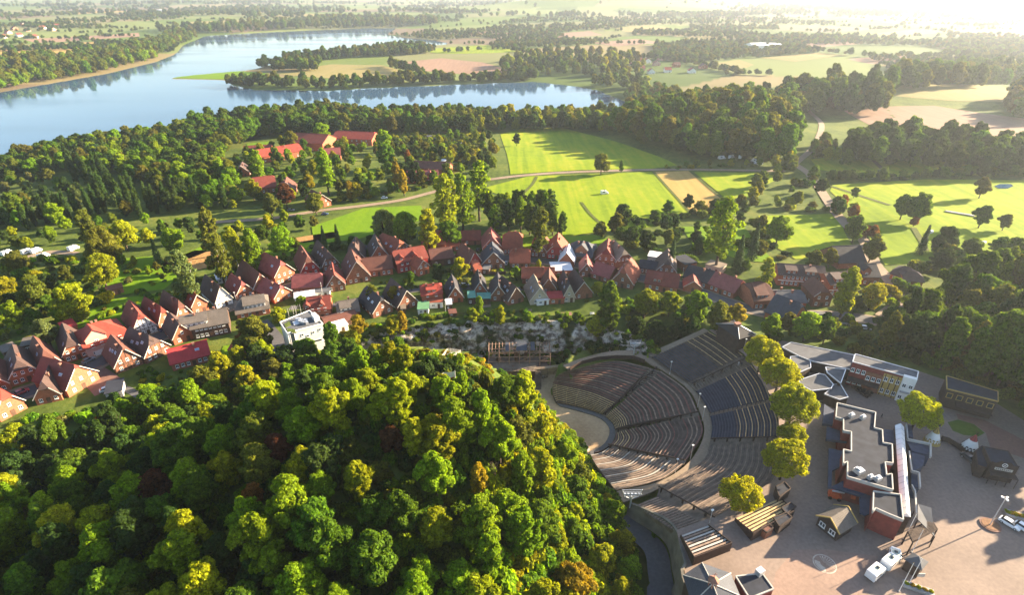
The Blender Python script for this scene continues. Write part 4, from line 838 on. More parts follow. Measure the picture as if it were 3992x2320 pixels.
house(cC(1575,620), cC(1852,585), 10, 4.0, 7.6, 'brown', 'timber', 'dark timber-clad house with plain brown roof', side=True, f=(.1,.1), g=3, u=0, a=0, chim=0)
house(cC(2045,665), cC(2200,620), 12, 3.6, 9.8, 'brown', 'redpaint', 'narrow red gable house with slim chimney pots', f=(.15,.1), g=2, u=1, a=0, chim=2)
# ---- middle: upper row
house(cD(270,452), cD(512,442), 14, 3.4, 9.6, 'purple', 'brick', 'house with pinkish roof and three white gable windows', f=(.25,.2), g=3, u=3, a=0)
house(cD(520,458), cD(762,462), 13, 3.4, 10.2, 'orange', 'brick', 'house with a tall plain orange roof and half-timbered base', side=True, f=(.35,.45), g=5, u=0, a=0, chim=1, timber=True)
house(cD(870,492), cD(1072,505), 14, 3.8, 9.4, 'red', 'brown', 'brown brick house with red slope and two bright skylights', f=(.35,.2), g=4, u=2, a=0, sky=2, rooflights='R')
house(cD(1078,515), cD(1322,528), 13, 3.8, 9.8, 'orange', 'redpaint', 'house with scarlet painted front under an orange roof', f=(.4,.2), g=5, u=2, a=0, sky=1)
house(cD(1338,545), cD(1645,585), 12, 3.8, 9.4, 'slate', 'brown', 'large brick house with blue-black hipped roof and stepped gable', side=True, f=(.6,.6), g=5, u=0, a=0, chim=2, dormer=[(.5,5.6,2.5,'gable')])
house(cD(1690,605), cD(1955,628), 14, 3.8, 9.8, 'red', 'brown', 'brown brick house with red roof, tall chimney and arched door', f=(.4,.2), g=4, u=3, a=0)
house(cD(1950,640), cD(2165,612), 14, 3.8, 9.6, 'beige', 'brown', 'house with beige roof slope and a line of four white windows', f=(.4,.2), g=1, u=4, a=0, chim=2, sky=1, rooflights='R')
house(cD(615,640), cD(862,640), 11, 3.4, 8.6, 'orange', 'brown', 'orange-roofed house with a lean-to and two chimneys', side=True, f=(.25,.35), g=4, u=0, a=0, chim=2, sky=1, rooflights='R')
house(cD(262,650), cD(545,640), 13, 3.0, 9.6, 'slate', 'brown', 'grey roofed gable house with white balcony rail', f=(0,.1), g=4, u=2, a=0, chim=1)
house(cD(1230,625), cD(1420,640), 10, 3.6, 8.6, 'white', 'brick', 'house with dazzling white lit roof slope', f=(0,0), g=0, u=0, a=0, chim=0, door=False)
house(cD(1495,745), cD(1665,752), 10, 3.0, 7.6, 'purple', 'brown', 'small gable house joined to a purple roofed wing', f=(0,0), g=2, u=1, a=0)
house(cD(1640,760), cD(1862,830), 9, 3.0, 7.2, 'purple', 'brown', 'purple roofed wing with lit end wall', side=True, g=3, u=0, a=0, chim=0)
house(cD(1900,860), cD(2165,912), 14, 3.2, 10.2, 'orange', 'brown', 'house with tall orange half-hipped roof and dark dormer opening', f=(.3,.3), g=3, u=1, a=0, sky=2, chim=2)
house(cD(768,835), cD(1172,835), 8, 3.2, 6.8, 'orange', 'brown', 'long low house with plain orange roof behind the dark gables', side=True, g=5, u=0, a=0, chim=1)
# ---- row above the cliff
house(cC(835,1275), cC(1085,1190), 14, 2.8, 8.6, 'black', 'brown', 'black-roofed brick house with two white skylights above the cliff', f=(.2,.2), g=3, u=1, a=0, sky=2)
house(cC(1150,1195), cC(1395,1115), 14, 2.8, 9.6, 'dark', 'brown', 'house with very steep dark gable and tall brick chimney', f=(0,0), g=3, u=1, a=0, sky=2)
house(cC(1455,1110), cC(1712,1085), 9, 5.0, 7.8, 'bright', 'brick', 'two-storey house with bright red tiles and a glazed garden room', side=True, f=(.3,.3), g=4, u=2, a=0, chim=2, dormer=[(0,4,1.6,'shed')])
house(cC(1780,1085), cC(1975,1065), 12, 2.8, 8.4, 'black', 'brick', 'dark gable house with white-framed ground floor windows', f=(0,0), g=2, u=1, a=0, sky=1)
house(cC(2105,1000), cC(2272,990), 12, 2.8, 7.8, 'black', 'brick', 'black-roofed house behind a teal garden pavilion', f=(0,0), g=1, u=1, a=0, chim=2)
house(cD(365,1060), cD(572,1055), 12, 2.8, 8.4, 'black', 'brown', 'black-roofed house with white attic window next to the pavilion', f=(.1,.1), g=2, u=1, a=0, chim=1)
house(cD(590,1115), cD(785,1060), 12, 2.8, 8.8, 'dark', 'brown', 'dark house with bright flat dormer on its sunny slope', f=(.1,.1), g=2, u=0, a=0, sky=2, chim=1)
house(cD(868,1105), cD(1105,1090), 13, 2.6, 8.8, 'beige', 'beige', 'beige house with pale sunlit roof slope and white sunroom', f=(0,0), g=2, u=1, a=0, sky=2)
house(cD(1010,960), cD(1195,965), 10, 3.0, 8.4, 'brown', 'brown', 'brown-roofed house squeezed behind the beige one', f=(.1,.1), g=2, u=0, a=0, chim=0)
house(cD(1285,1075), cD(1432,1068), 14, 3.0, 9.4, 'black', 'beige', 'narrow house with black roof and pale gable wall', f=(0,0), g=2, u=1, a=0, sky=2, chim=2)
house(cD(1420,1040), cD(1655,1010), 13, 2.8, 9.0, 'dark', 'brown', 'dark brown steep gable house at the end of the cliff row', f=(0,0), g=2, u=0, a=0, chim=1)
house(cC(400,1300), cC(665,1255), 10, 3.0, 6.4, 'grey', 'brown', 'bungalow with grey-brown roof and white dormer near the modern block', side=True, f=(.2,.2), g=3, u=0, a=0, chim=1, sky=2, rooflights='R', dormer=[(-1,4,1.7,'band')])
house(cC(255,1440), cC(640,1330), 8, 2.6, 3.9, 'brown', 'brown', 'long low outbuilding with shallow brown roof beside the modern block', side=True, g=2, u=0, a=0, chim=0, sky=1, rooflights='R')
house(cC(20,1300), cC(305,1268), 10, 4.6, 8.4, 'red', 'orange', 'brick house with brown-red roof and two small gabled dormers', side=True, g=4, u=3, a=0, chim=1, dormer=[(1,2.4,1.3,'gable'),(-4.5,2.4,1.1,'gable')])
house(cB(1245,1215), cB(1475,1232), 10, 2.4, 9.4, 'orange', 'orange', 'steep orange pyramid-like roof in front of the modern block', f=(.9,.9), g=0, u=0, a=0, chim=0, door=False)
house(cB(790,1275), cB(945,1220), 8, 2.6, 6.2, 'bright', 'orange', 'small red roof peeping out above the hillside trees', f=(.2,.2), g=0, u=0, a=0, chim=0, door=False)
# ---- right part of the village
house(cE(510,585), cE(755,610), 14, 3.8, 9.6, 'dark', 'brown', 'brown brick house with violet-grey roof and long white gable windows', f=(.35,.2), g=4, u=3, a=0, sky=2, rooflights='R')
house(cE(290,535), cE(500,565), 8, 3.2, 5.6, 'felt', 'brown', 'low grey roofed link building by the street', side=True, g=3, u=0, a=0, chim=0, door=False)
house(cE(365,745), cE(770,800), 10, 3.4, 7.8, 'red', 'orange', 'long house with rust roof, green-roofed dormer and lit gable', side=True, f=(.1,0), g=4, u=0, a=0, chim=1, sky=2, rooflights='R', dormer=[(-2,3.6,2.0,'shed')])
house(cE(850,655), cE(1165,745), 11, 3.2, 7.4, 'black', 'brick', 'black-roofed half of the long double house', side=True, g=4, u=0, a=0, chim=1, sky=1, rooflights='R')
house(cE(1165,745), cE(1485,862), 11, 3.2, 7.6, 'purple', 'brick', 'wine-red roofed half of the long double house', side=True, g=5, u=0, a=0, chim=2, sky=3, rooflights='R')
house(cE(860,770), cE(1085,790), 7, 2.8, 6.0, 'red', 'orange', 'small house with lit pink gable among bright trees', f=(0,0), g=1, u=0, a=0, chim=0)
house(cE(1735,1000), cE(1990,985), 14, 4.4, 9.8, 'brown', 'brick', 'house with large dark brown roof and two strips of white windows', side=True, f=(.35,.35), g=4, u=0, a=0, chim=0, dormer=[(-.5,5,1.7,'shed')])
house(cE(1880,1110), cE(2212,1205), 12, 2.8, 9.0, 'slate', 'brick', 'steep blue-black roof with lit white verge beside the upper street', side=True, f=(.2,.1), g=0, u=0, a=0, chim=1, sky=2, rooflights='R', door=False)
house(cF(415,690), cF(1000,735), 11, 5.6, 8.8, 'dark', 'brick', 'long brick apartment block with white bands and two dormers', side=True, g=9, u=9, a=0, chim=1, dormer=[(-4.5,4.4,1.7,'shed'),(3.5,4.4,1.7,'shed')], band=True, name='apartment_block', cat='building')
house(cF(1060,825), cF(1410,800), 11, 5.6, 8.8, 'dark', 'brick', 'shorter brick apartment block with green awning dormer', side=True, g=5, u=5, a=0, chim=0, dormer=[(-2,4.2,1.7,'shed')], band=True, name='apartment_block', cat='building')
house(cF(855,965), cF(1085,965), 11, 5.4, 9.6, 'brown', 'brown', 'brown brick house with hipped bay beside the road', f=(.5,.3), g=3, u=2, a=0, chim=1)
house(cF(425,985), cF(775,985), 11, 3.0, 6.0, 'feltgrey', 'brick', 'low brick building with flat-looking grey-brown roof and white porch', side=True, f=(.3,.3), g=4, u=0, a=0, chim=2)
house(cF(1180,485), cF(1525,470), 15, 3.4, 9.4, 'black', 'brown', 'large barn with a black roof at the meadow edge', side=True, g=0, u=0, a=0, chim=0, door=False)
house(cF(1475,690), cF(1695,690), 12, 4.4, 8.4, 'black', 'brown', 'brick house with black roof and a front wall gable', side=True, g=3, u=0, a=0, chim=0, dormer=[(-2,3.6,2.4,'gable')])
house(cF(1840,610), cF(2085,690), 10, 3.0, 6.6, 'dark', 'brick', 'bungalow with hipped brown roof by the field road', side=True, f=(.6,.6), g=3, u=0, a=0, chim=0)
house(cF(2010,700), cF(2250,720), 9, 3.0, 6.0, 'dark', 'brown', 'dark roofed bungalow in the shade of garden trees', side=True, f=(.5,.5), g=2, u=0, a=0, chim=0)
# ---- far: red roofed institution in the park
def far(x, y): return (x/1.895, 500+y/1.895)
def far2(x, y): return (1330+x/1.895, 500+y/1.895)
house(far(1810,220), far(2010,200), 14, 4, 8.5, 'red', 'brick', 'red-roofed park building with lit gable', side=True, g=4, u=0, a=0, chim=0, name='park_building', cat='building')
house(far(1920,262), far(2245,205), 16, 5, 9.5, 'bright', 'brick', 'long bright red roofed wing of the park institution', side=True, f=(.1,.1), g=6, u=0, a=0, chim=1, name='park_building', cat='building')
house(far(2150,165), far(2390,170), 24, 7, 13, 'red', 'brick', 'tallest red-roofed hall of the park institution', side=True, f=(0,0), g=5, u=0, a=0, chim=0, name='park_building', cat='building')
house(far2(-60,120), far2(230,130), 20, 6, 11, 'bright', 'brick', 'bright red-roofed school-like wing with a row of white windows', side=True, f=(.2,.2), g=7, u=7, a=0, chim=0, name='park_building', cat='building')
house(far(2380,240), far(2520,235), 12, 4, 9, 'purple', 'brick', 'dark red roof partly hidden behind park trees', side=True, g=3, u=0, a=0, chim=0, name='park_building', cat='building')
house(far2(530,330), far2(790,345), 12, 4, 8, 'brown', 'brick', 'long brown-roofed terrace near the allotments', side=True, g=6, u=0, a=0, chim=0, name='park_building', cat='building')
house(far2(495,410), far2(720,400), 10, 4, 8, 'purple', 'brick', 'terrace with three small red gables near the allotments', side=True, g=5, u=0, a=0, chim=2, name='park_building', cat='building', dormer=[(-6,3,1.8,'gable'),(5,3,1.8,'gable')])
house(far(1740,365), far(1845,350), 11, 3.5, 8.5, 'dark', 'brick', 'small dark gabled house in the park with lit front', f=(0,0), g=2, u=1, a=0, name='park_building', cat='building')
house(far(1890,490), far(2050,470), 15, 4, 10, 'red', 'brown', 'large red roof beside the rusty brown tree', side=True, f=(.2,.1), g=4, u=0, a=0, chim=1, name='park_building', cat='building')
house(far(2060,500), far(2190,490), 12, 4, 9.5, 'brown', 'orange', 'brick gable house behind the rusty brown tree', f=(0,0), g=3, u=2, a=0, name='park_building', cat='building')
house(far(2330,600), far(2450,570), 13, 3.5, 9, 'brown', 'orange', 'orange brick gable house beside the country road', f=(0,0), g=3, u=2, a=0, name='park_building', cat='building')
# ---- modern white block
def block(name, px, h0, h1, wallm, label, parts=True, ground=-6, roofm='feltgrey', rim=.5, cat='building', rimm=None, win=()):
    """flat-roofed building from the pixels of its roof corners at height h1"""
    P = WP(px, h1); c = P.mean(0); root = empty(name, (c[0], c[1], ground)); Q = P-c; m = MB(); m.prism([tuple(q) for q in Q], -1, h1-ground-.35); m.build('wall', WALLM[wallm] if isinstance(wallm, str) else wallm, root)
    MB().prism([tuple(q*.985) for q in Q], h1-ground-.34, h1-ground-.1).build('roof', ROOF[roofm], root)
    n = len(Q)
    for i in range(n):
        a, b = Q[i], Q[(i+1) % n]; MB().beam((a[0], a[1], h1-ground-.1), (b[0], b[1], h1-ground-.1), .24, rim).build('parapet', rimm or M_FRAME, root)
    for (i, fr_, z, w_, hh) in win:      # wall index, share along it, height, size
        a, b = Q[i], Q[(i+1) % n]; q = a+(b-a)*fr_; ang = math.atan2(b[1]-a[1], b[0]-a[0]); s = np.array([math.sin(ang), -math.cos(ang)])
        if (q @ s) < 0: s = -s; ang += math.pi
        window(root, q[0]+s[0]*.02, z, w_, hh, q[1]+s[1]*.02, False, ang)
    return tag(root, label, cat), c
pxs = [cB(1200,870), cB(1480,758), cB(1608,882), cB(1350,950), cB(1270,975)]
mb, mc = block('modern_block', pxs, 0, 6.0, 'white', 'white cubic modern house with planted roof terrace', win=[(2,.15,9.5,.9,.9),(2,.4,9.0,.9,.9),(2,.62,8.2,.9,.9),(2,.8,9.2,.9,.9),(2,.3,5.2,3.5,1.0),(2,.7,5.0,2.5,1.0),(3,.5,6,1.6,6)])
P6 = [np.array(W(*cB(*p), 6.0))-np.array([mc[0], mc[1], -6]) for p in ((1500,820),(1540,810),(1580,850),(1535,870))]; MB().prism([(p[0], p[1]) for p in P6], 11.9, 13.6).build('stair_head', WALLM['white'], mb)
for (x0, y0, x1, y1, mm) in ((1240,890,1290,880,'green'),(1260,930,1340,960,'green'),(1320,870,1400,860,'white')):
    q = [np.array(W(*cB(*p), 6.0))-np.array([mc[0], mc[1], -6]) for p in ((x0,y0),(x1,y1-20),(x1+15,y1+15),(x0+15,y0+30))]; MB().prism([(p[0], p[1]) for p in q], 11.85, 12.15).build('roof_bed' if mm == 'green' else 'roof_deck', grass_mat('sedum', [(.05,.08,.02),(.12,.14,.03)], (.3, 1.5)) if mm == 'green' else ROOF['white'], mb)
for i, (x, y) in enumerate(((1375,850),(1400,865),(1440,865),(1455,880),(1420,880))):
    q = np.array(W(*cB(x, y), 6.0))-np.array([mc[0], mc[1], -6]); MB().box(-.9, .9, -.5, .5, -.2, .75).build('roof_unit', M_CAP, mb, (q[0], q[1], 12.1), i*.7)
for i, (x, y) in enumerate(((1285,815),(1330,790))):
    q = np.array(W(*cB(x, y), 6.0))-np.array([mc[0], mc[1], -6]); p = MB()
    for a in range(2):
        for b in range(2): p.bar((a*2.6, b*2.2, -.3), (a*2.6, b*2.2, 2.2), .07)
    for a in range(5): p.beam((a*.65, 0, 2.2), (a*.65, 2.2, 2.2), .07, .1)
    p.build('pergola', M_CONC, mb, (q[0], q[1], 12), .4)
# ---- small garden buildings
def shed(p0, p1, L, h, roof, wall, label, name='shed', slope=.5, ground=None, cat='shed'):
    A = np.array(G(*p0)); B = np.array(G(*p1)); d = B[:2]-A[:2]; wd = float(np.hypot(*d)); ang = math.atan2(d[1], d[0]); c = (A[:2]+B[:2])/2; root = empty(name, (c[0], c[1], (A[2]+B[2])/2), ang)
    HOUSES.append((c[0]-math.sin(ang)*L/2, c[1]+math.cos(ang)*L/2, ang, wd/2+.5, L/2+.5))
    MB().box(-wd/2, wd/2, 0, L, -.5, h-.05).build('wall', WALLM[wall], root); R_ = MB(); R_.add([(-wd/2-.25, -.3, h), (wd/2+.25, -.3, h), (wd/2+.25, L+.3, h+slope), (-wd/2-.25, L+.3, h+slope), (-wd/2-.25, -.3, h+.16), (wd/2+.25, -.3, h+.16), (wd/2+.25, L+.3, h+slope+.16), (-wd/2-.25, L+.3, h+slope+.16)], [(3,2,1,0),(4,5,6,7),(0,1,5,4),(1,2,6,5),(2,3,7,6),(3,0,4,7)]); R_.build('roof', ROOF[roof], root)
    link('door', DOORME, root, (wd*.2, -.02, 0), None, (1.0, 1, min(2.0, h-.2))); window(root, -wd*.2, .9, min(1.2, wd*.3), min(1.0, h-1.2)); return tag(root, label, cat)
shed(cC(1400,1230), cC(1535,1225), 5, 2.6, 'green', 'white', 'garden pavilion with pale green roof and glass front')
shed(cC(2040,1100), cC(2130,1095), 5, 3.2, 'teal', 'timber', 'teal glass-roofed lean-to beside the black-roofed house'); shed(cD(200,1100), cD(365,1095), 4, 2.8, 'teal', 'timber', 'long dark green garden pavilion with teal roof')
shed(cD(955,1115), cD(1105,1100), 4, 2.4, 'white', 'white', 'white flat-roofed sunroom in front of the beige house'); shed(cD(1100,1095), cD(1300,1090), 5, 2.8, 'metalred', 'brick', 'terrace with a long red awning roof')
shed(cD(1150,745), cD(1405,735), 9, 3.0, 'white', 'brick', 'flat annexe with bright white roof below the white slope', slope=.05); shed(cC(1545,1150), cC(1715,1140), 5, 2.8, 'orange', 'white', 'glazed garden room with salmon roof and solar panels')
shed(cC(615,470), cC(745,460), 5, 2.5, 'feltgrey', 'timber', 'pale flat carport between two dark gables', slope=.1); shed(cC(2060,700), cC(2120,705), 5, 2.6, 'feltgrey', 'timber', 'small grey lean-to beside the orange shed', slope=.1); shed(cC(2130,745), cC(2215,730), 6, 3.2, 'orange', 'brick', 'little steep orange-roofed shed', slope=2.2)
shed(cC(2215,715), cC(2300,720), 5, 2.6, 'feltgrey', 'timber', 'grey carport behind the black fence', slope=.1); shed(cA(945,1155), cA(1090,1120), 7, 2.6, 'felt', 'grey', 'flat black-roofed garage at the garden path', slope=.05, name='garage', cat='garage')
shed(cA(585,590), cA(700,550), 6, 3.0, 'metalred', 'brick', 'low red-roofed annexe behind the largest house', slope=.6); shed(cA(205,735), cA(370,700), 6, 2.7, 'grey', 'timber', 'flat grey shed behind the seven-window house', slope=.1); shed(cA(60,790), cA(180,745), 6, 2.7, 'grey', 'timber', 'flat weathered shed at the garden edge', slope=.1)
shed(cA(960,240), cA(1095,205), 4, 2.6, 'brown', 'brown', 'small pinkish-roofed hut on the long lawn', slope=.4); shed(cB(1350,700), cB(1540,670), 5, 2.8, 'white', 'white', 'white flat terrace roof behind the long purple-roofed house', slope=.05); shed(cB(1540,640), cB(1680,625), 4, 2.6, 'feltgrey', 'white', 'glass conservatory roof with a flagpole beside it', slope=.1)
shed(cB(1040,400), cB(1095,385), 5, 2.6, 'white', 'white', 'small white greenhouse beside the tall purple roof', slope=.3); shed(cB(610,510), cB(700,490), 5, 2.4, 'white', 'white', 'white tent roof behind the white house', slope=.4); shed(cC(310,1490), cC(520,1425), 5, 2.6, 'white', 'white', 'corrugated white canopy below the shallow brown roof', slope=.2)
shed(cC(1190,1215), cC(1245,1210), 2.5, 2.2, 'beige', 'timber', 'tiny pale garden hut with pitched roof', slope=.7); shed(cC(1765,1170), cC(1830,1165), 3, 2.6, 'white', 'timber', 'small black hut with bright roof edge by a flagpole', slope=.9); shed(cC(1800,1260), cC(1890,1250), 3, 1.6, 'brown', 'brown', 'low brown rounded pool cover in a garden', slope=.2)
shed(cE(1270,1370), cE(1330,1360), 3, 2.2, 'felt', 'timber', 'low black lean-to at the arena pavilion')
shed(cE(400,400), cE(560,425), 6, 3.4, 'white', 'grey', 'row of pale blue skylit flat roofs behind the link building', slope=.1); shed(cE(1130,500), cE(1330,560), 6, 3.2, 'beige', 'beige', 'sunlit flat roof behind the long double house', slope=.1); shed(cE(870,520), cE(1020,490), 9, 3.6, 'felt', 'brown', 'black flat-roofed back building under the dark trees', slope=.2)
shed(cC(1010,445), cC(1040,440), 6, 3.4, 'felt', 'timber', 'narrow grey-roofed gap building between two gables', slope=.1); shed(cD(1660,490), cD(1720,490), 6, 3.4, 'beige', 'brick', 'small pale lean-to beside the arched-door house', slope=.8)
# ------------------------------------------------------------------ western-town buildings on the plaza
def c4(x, y): return (2950+x/2.4184, 1250+y/2.4184)
def c7(x, y): return (3192+x/1.9025, 1550+y/1.9025)
def c6(x, y): return (2600+x/2.57, 1750+y/2.57)
def c3(x, y): return (2500+x/2.664, 1200+y/2.664)
def c5(x, y): return (2200+x/2.3625, 1700+y/2.3625)
def c2(x, y): return (1900+x/2.664, 1200+y/2.664)
M_SLATEBL = mat('slate_blue_roof', (.045, .055, .085), .8, .2, .7); M_PARA = mat('parapet_light', (.40, .375, .34), .7, .1, .8); M_GLASSROOF = mat('glass_roof', (.70, .71, .72), .3, .08, .3, spec=.7); M_REDWOOD = mat('red_timber', (.20, .045, .035), .85, .2, 1.0); M_DARKW = mat('dark_timber', (.050, .034, .028), .85, .3, 1.0); M_STEEL = mat('steel', (.62, .63, .65), .45, .1, 2, metal=.7); M_YTRIM = mat('yellow_trim', (.42, .29, .09), .8, .12, 1)  # glass roof near-white: sun glare on the glazing put into its base colour
def pyramid_roof(root, Q, z, apex, mat_, th=.2, name='roof'):
    """pyramid over polygon Q (root coordinates)"""
    n = len(Q); m = MB(); m.add([(q[0], q[1], z) for q in Q] + [apex] + [(q[0], q[1], z-th) for q in Q], [(i, (i+1) % n, n) for i in range(n)] + [(i, n+1+i, n+1+(i+1) % n, (i+1) % n) for i in range(n)] + [tuple(range(n+1, 2*n+1))[::-1]]); return m.build(name, mat_, root)
# black pavilion at the top of the stand
E4 = np.array([W2(*c3(x, y), 5.2) for x, y in ((775,165),(1020,328),(1192,276),(960,130))]); c = E4.mean(0); root = empty('pavilion', (c[0], c[1], 0)); Q = E4-c
MB().prism([tuple(q*.86) for q in Q], -1.5, 5.1).build('wall', M_DARKW, root); ap = np.array(W(*c3(1000,172), 9.0)); pr_ = pyramid_roof(root, Q, 5.2, (ap[0]-c[0], ap[1]-c[1], 9.0), ROOF['black'])
v = MB(); v.box(-.9, .9, -.7, .7, -.6, .35); v.box(-1.05, 1.05, -.85, .85, .35, .5); v.build('roof_vent', M_CHIM, pr_, (ap[0]-c[0], ap[1]-c[1], 9.0), .3); v = MB()
for q in Q: v.bar((q[0], q[1], 5.28), (ap[0]-c[0], ap[1]-c[1], 9.08), .09)
v.build('hip_cap', M_CAP, pr_); tag(root, 'square pavilion with black pyramid roof at the top of the seating', 'pavilion')
def flat(px, h, label, roofm='feltgrey', wallm=None, rim=None, name='flat_building', ground=0, win=()): return block(name, px, 0, h, wallm or M_DARKW, label, ground=ground, roofm=roofm, rim=.35, rimm=rim or M_CAP, win=win)
flat([c4(*p) for p in ((325,205),(920,325),(890,462),(530,385),(400,335),(240,250))], 4.2, 'long grey flat-roofed shed in front of the dark wood', 'feltgrey')
rb, rc = flat([c4(*p) for p in ((930,315),(1525,480),(1510,552),(905,388))], 8.5, 'row of wild-west facades under one long grey roof', 'feltgrey', M_REDWOOD, name='western_facades')
# facade panels of that row: red, brown, yellow timber and the white front
A = np.array(W(*c4(905,388), 8.5)); B = np.array(W(*c4(1510,552), 8.5)); d = (B-A)[:2]; L = np.hypot(*d); u = d/L; nn = np.array([u[1], -u[0]]); nn = nn if nn[1] < 0 else -nn; ang = math.atan2(u[1], u[0])
for t0, t1, h, mm, off, nm in ((0, .26, 8.3, M_REDWOOD, .25, 'red_front'), (.262, .52, 6.6, WALLM['brown'], .6, 'brown_front'), (.522, .80, 7.6, M_YTRIM, .45, 'yellow_front'), (.802, 1.0, 8.9, WALLM['white'], 1.3, 'white_front')):
    o = MB().box(0, L*(t1-t0), -off, .1, -.2, h).build(nm, mm, rb, (A[0]-rc[0]+u[0]*L*t0, A[1]-rc[1]+u[1]*L*t0, 0), ang); k = 2 if nm == 'white_front' else 3
    for zz in ((1.0, 5.2) if h > 7 else (4.0,)):
        for i in range(k): window(o, L*(t1-t0)*(i+.5)/k, zz, 1.0, 1.4, -off-.01)
    if nm == 'white_front': MB().box(.3, L*(t1-t0)-.3, -off-.7, -off, 3.6, 4.0).build('sign_board', WALLM['grey'], o)
    if nm == 'yellow_front': 
        for i in range(4): MB().box(i*1.6+.4, i*1.6+.6, -off-.15, -off, 0, h).build('post', M_DARKW, o)
MB().box(0, L*.5, -3.2, -.3, 3.2, 3.4).build('porch_roof', M_DARKW, rb, (A[0]-rc[0], A[1]-rc[1], 0), ang)
rb, rc = flat([c4(*p) for p in ((1790,520),(2275,668),(2278,762),(1795,642))], 6.6, 'dark timber building with yellow-trimmed windows and black roof', 'felt', M_DARKW, M_YTRIM, 'timber_building')
A = np.array(W(*c4(1795,642), 6.6)); B = np.array(W(*c4(2278,762), 6.6)); d = (B-A)[:2]; L = np.hypot(*d); u = d/L; ang = math.atan2(u[1], u[0])
for i in range(5):
    x = L*(i+.5)/5; o = empty('window_bay', (A[0]-rc[0]+u[0]*x, A[1]-rc[1]+u[1]*x, 0), ang, rb); b = MB(); b.box(-.75, .75, -.12, .02, 3.6, 3.75); b.box(-.75, .75, -.12, .02, 5.2, 5.35); b.box(-.75, -.6, -.12, .02, 3.75, 5.2); b.box(.6, .75, -.12, .02, 3.75, 5.2); b.build('window_trim', M_YTRIM, o); MB().box(-.6, .6, -.05, .02, 3.75, 5.2).build('pane', M_PANE, o)
MB().box(L*.25, L*.95, -3.0, -.1, 2.9, 3.1).build('porch_roof', M_DARKW, rb, (A[0]-rc[0], A[1]-rc[1], 0), ang)
for px, h, lb, rm in (([(320,340),(440,335),(505,385),(510,442),(400,490),(300,440)], 4.0, 'dark angular roof beside the second plane tree', 'feltgrey'), ([(400,562),(590,500),(645,512),(722,602),(700,640),(520,662),(410,602)], 4.2, 'low angular grey roof beside the third plane tree', 'feltgrey'),
                     ([(650,440),(840,460),(792,592),(665,490)], 4.8, 'flat grey roof with bright metal edges next to the wild-west row', 'feltgrey'), ([(722,602),(790,600),(862,722),(780,745),(640,692),(702,642)], 3.6, 'low folded roof in front of the courtyard benches', 'feltgrey')): flat([c4(*p) for p in px], h, lb, rm)
# ---- big flat-roofed hall with parapets, slate skirts and a glazed passage
out7 = [(135,45),(420,115),(410,230),(470,245),(475,340),(542,352),(548,492),(490,485),(502,580),(540,572),(548,690),(212,592),(212,480),(182,495),(182,390),(240,405),(240,260),(182,250),(182,165),(125,150)]
hb, hc = block('entrance_hall', [c7(*p) for p in out7], 0, 7.4, M_REDWOOD, 'large flat-roofed entrance hall with zigzag light parapets', ground=0, roofm='felt', rim=.9, rimm=M_PARA)
def on_hall(nm, pts, z0, z1, mm, at): 
    P = [np.array(W2(*c7(*p), at))-hc for p in pts]; return MB().prism([tuple(q) for q in P], z0, z1).build(nm, mm, hb)
for i, pts in enumerate((((40,50),(128,110),(125,205),(28,195)), ((60,215),(182,255),(236,330),(55,310)), ((75,375),(205,400),(185,495),(100,540),(95,660),(70,660)), ((95,660),(210,600),(400,690),(330,730)), ((305,735),(395,690),(395,850),(350,865),(310,850)))): on_hall('skirt_roof', pts, 3.4, 4.3-.1*i, M_SLATEBL, 4.2)
for i, pts in enumerate((((470,330),(540,350),(600,350),(570,250),(480,240)), ((655,200),(690,215),(700,300),(660,290)), ((650,315),(825,345),(828,425),(690,395)), ((690,400),(790,430),(780,495),(700,545)), ((690,560),(742,560),(750,665),(690,650)))): on_hall('side_roof', pts, 0.05, 4.4-.15*i, M_SLATEBL, 4.2)
for a_, b_ in (((650,200),(660,310)), ((660,310),(830,345)), ((830,345),(830,440)), ((670,400),(690,545)), ((690,545),(745,560)), ((745,560),(752,668)), ((690,650),(715,700)), ((715,700),(725,880))):
    P = [np.array(W2(*c7(*p), 4.8))-hc for p in (a_, b_)]; MB().beam((P[0][0], P[0][1], 4.6), (P[1][0], P[1][1], 4.6), .3, .8).build('side_parapet', M_PARA, hb)
gp = [np.array(W2(*c7(*p), 6.2))-hc for p in ((572,192),(640,205),(690,872),(615,862))]; m = MB(); r0 = (gp[0]+gp[1])/2; r1 = (gp[2]+gp[3])/2
m.add([(gp[0][0], gp[0][1], 5.4), (gp[1][0], gp[1][1], 5.4), (gp[2][0], gp[2][1], 5.4), (gp[3][0], gp[3][1], 5.4), (r0[0], r0[1], 6.4), (r1[0], r1[1], 6.4)], [(0, 4, 5, 3), (1, 2, 5, 4), (0, 1, 4), (2, 3, 5)]); m.build('glass_passage_roof', M_GLASSROOF, hb)
MB().prism([tuple(p) for p in gp], 0, 5.38).build('glass_passage_wall', M_DARKW, hb)
n_ = 16
for i in range(n_+1):
    t = i/n_; a_ = gp[0]*(1-t)+gp[3]*t; b_ = gp[1]*(1-t)+gp[2]*t; c_ = (a_+b_)/2; q = MB(); q.beam((a_[0], a_[1], 5.45), (c_[0], c_[1], 6.45), .1, .1); q.beam((c_[0], c_[1], 6.45), (b_[0], b_[1], 5.45), .1, .1); q.build('glazing_bar', M_STEEL, hb)
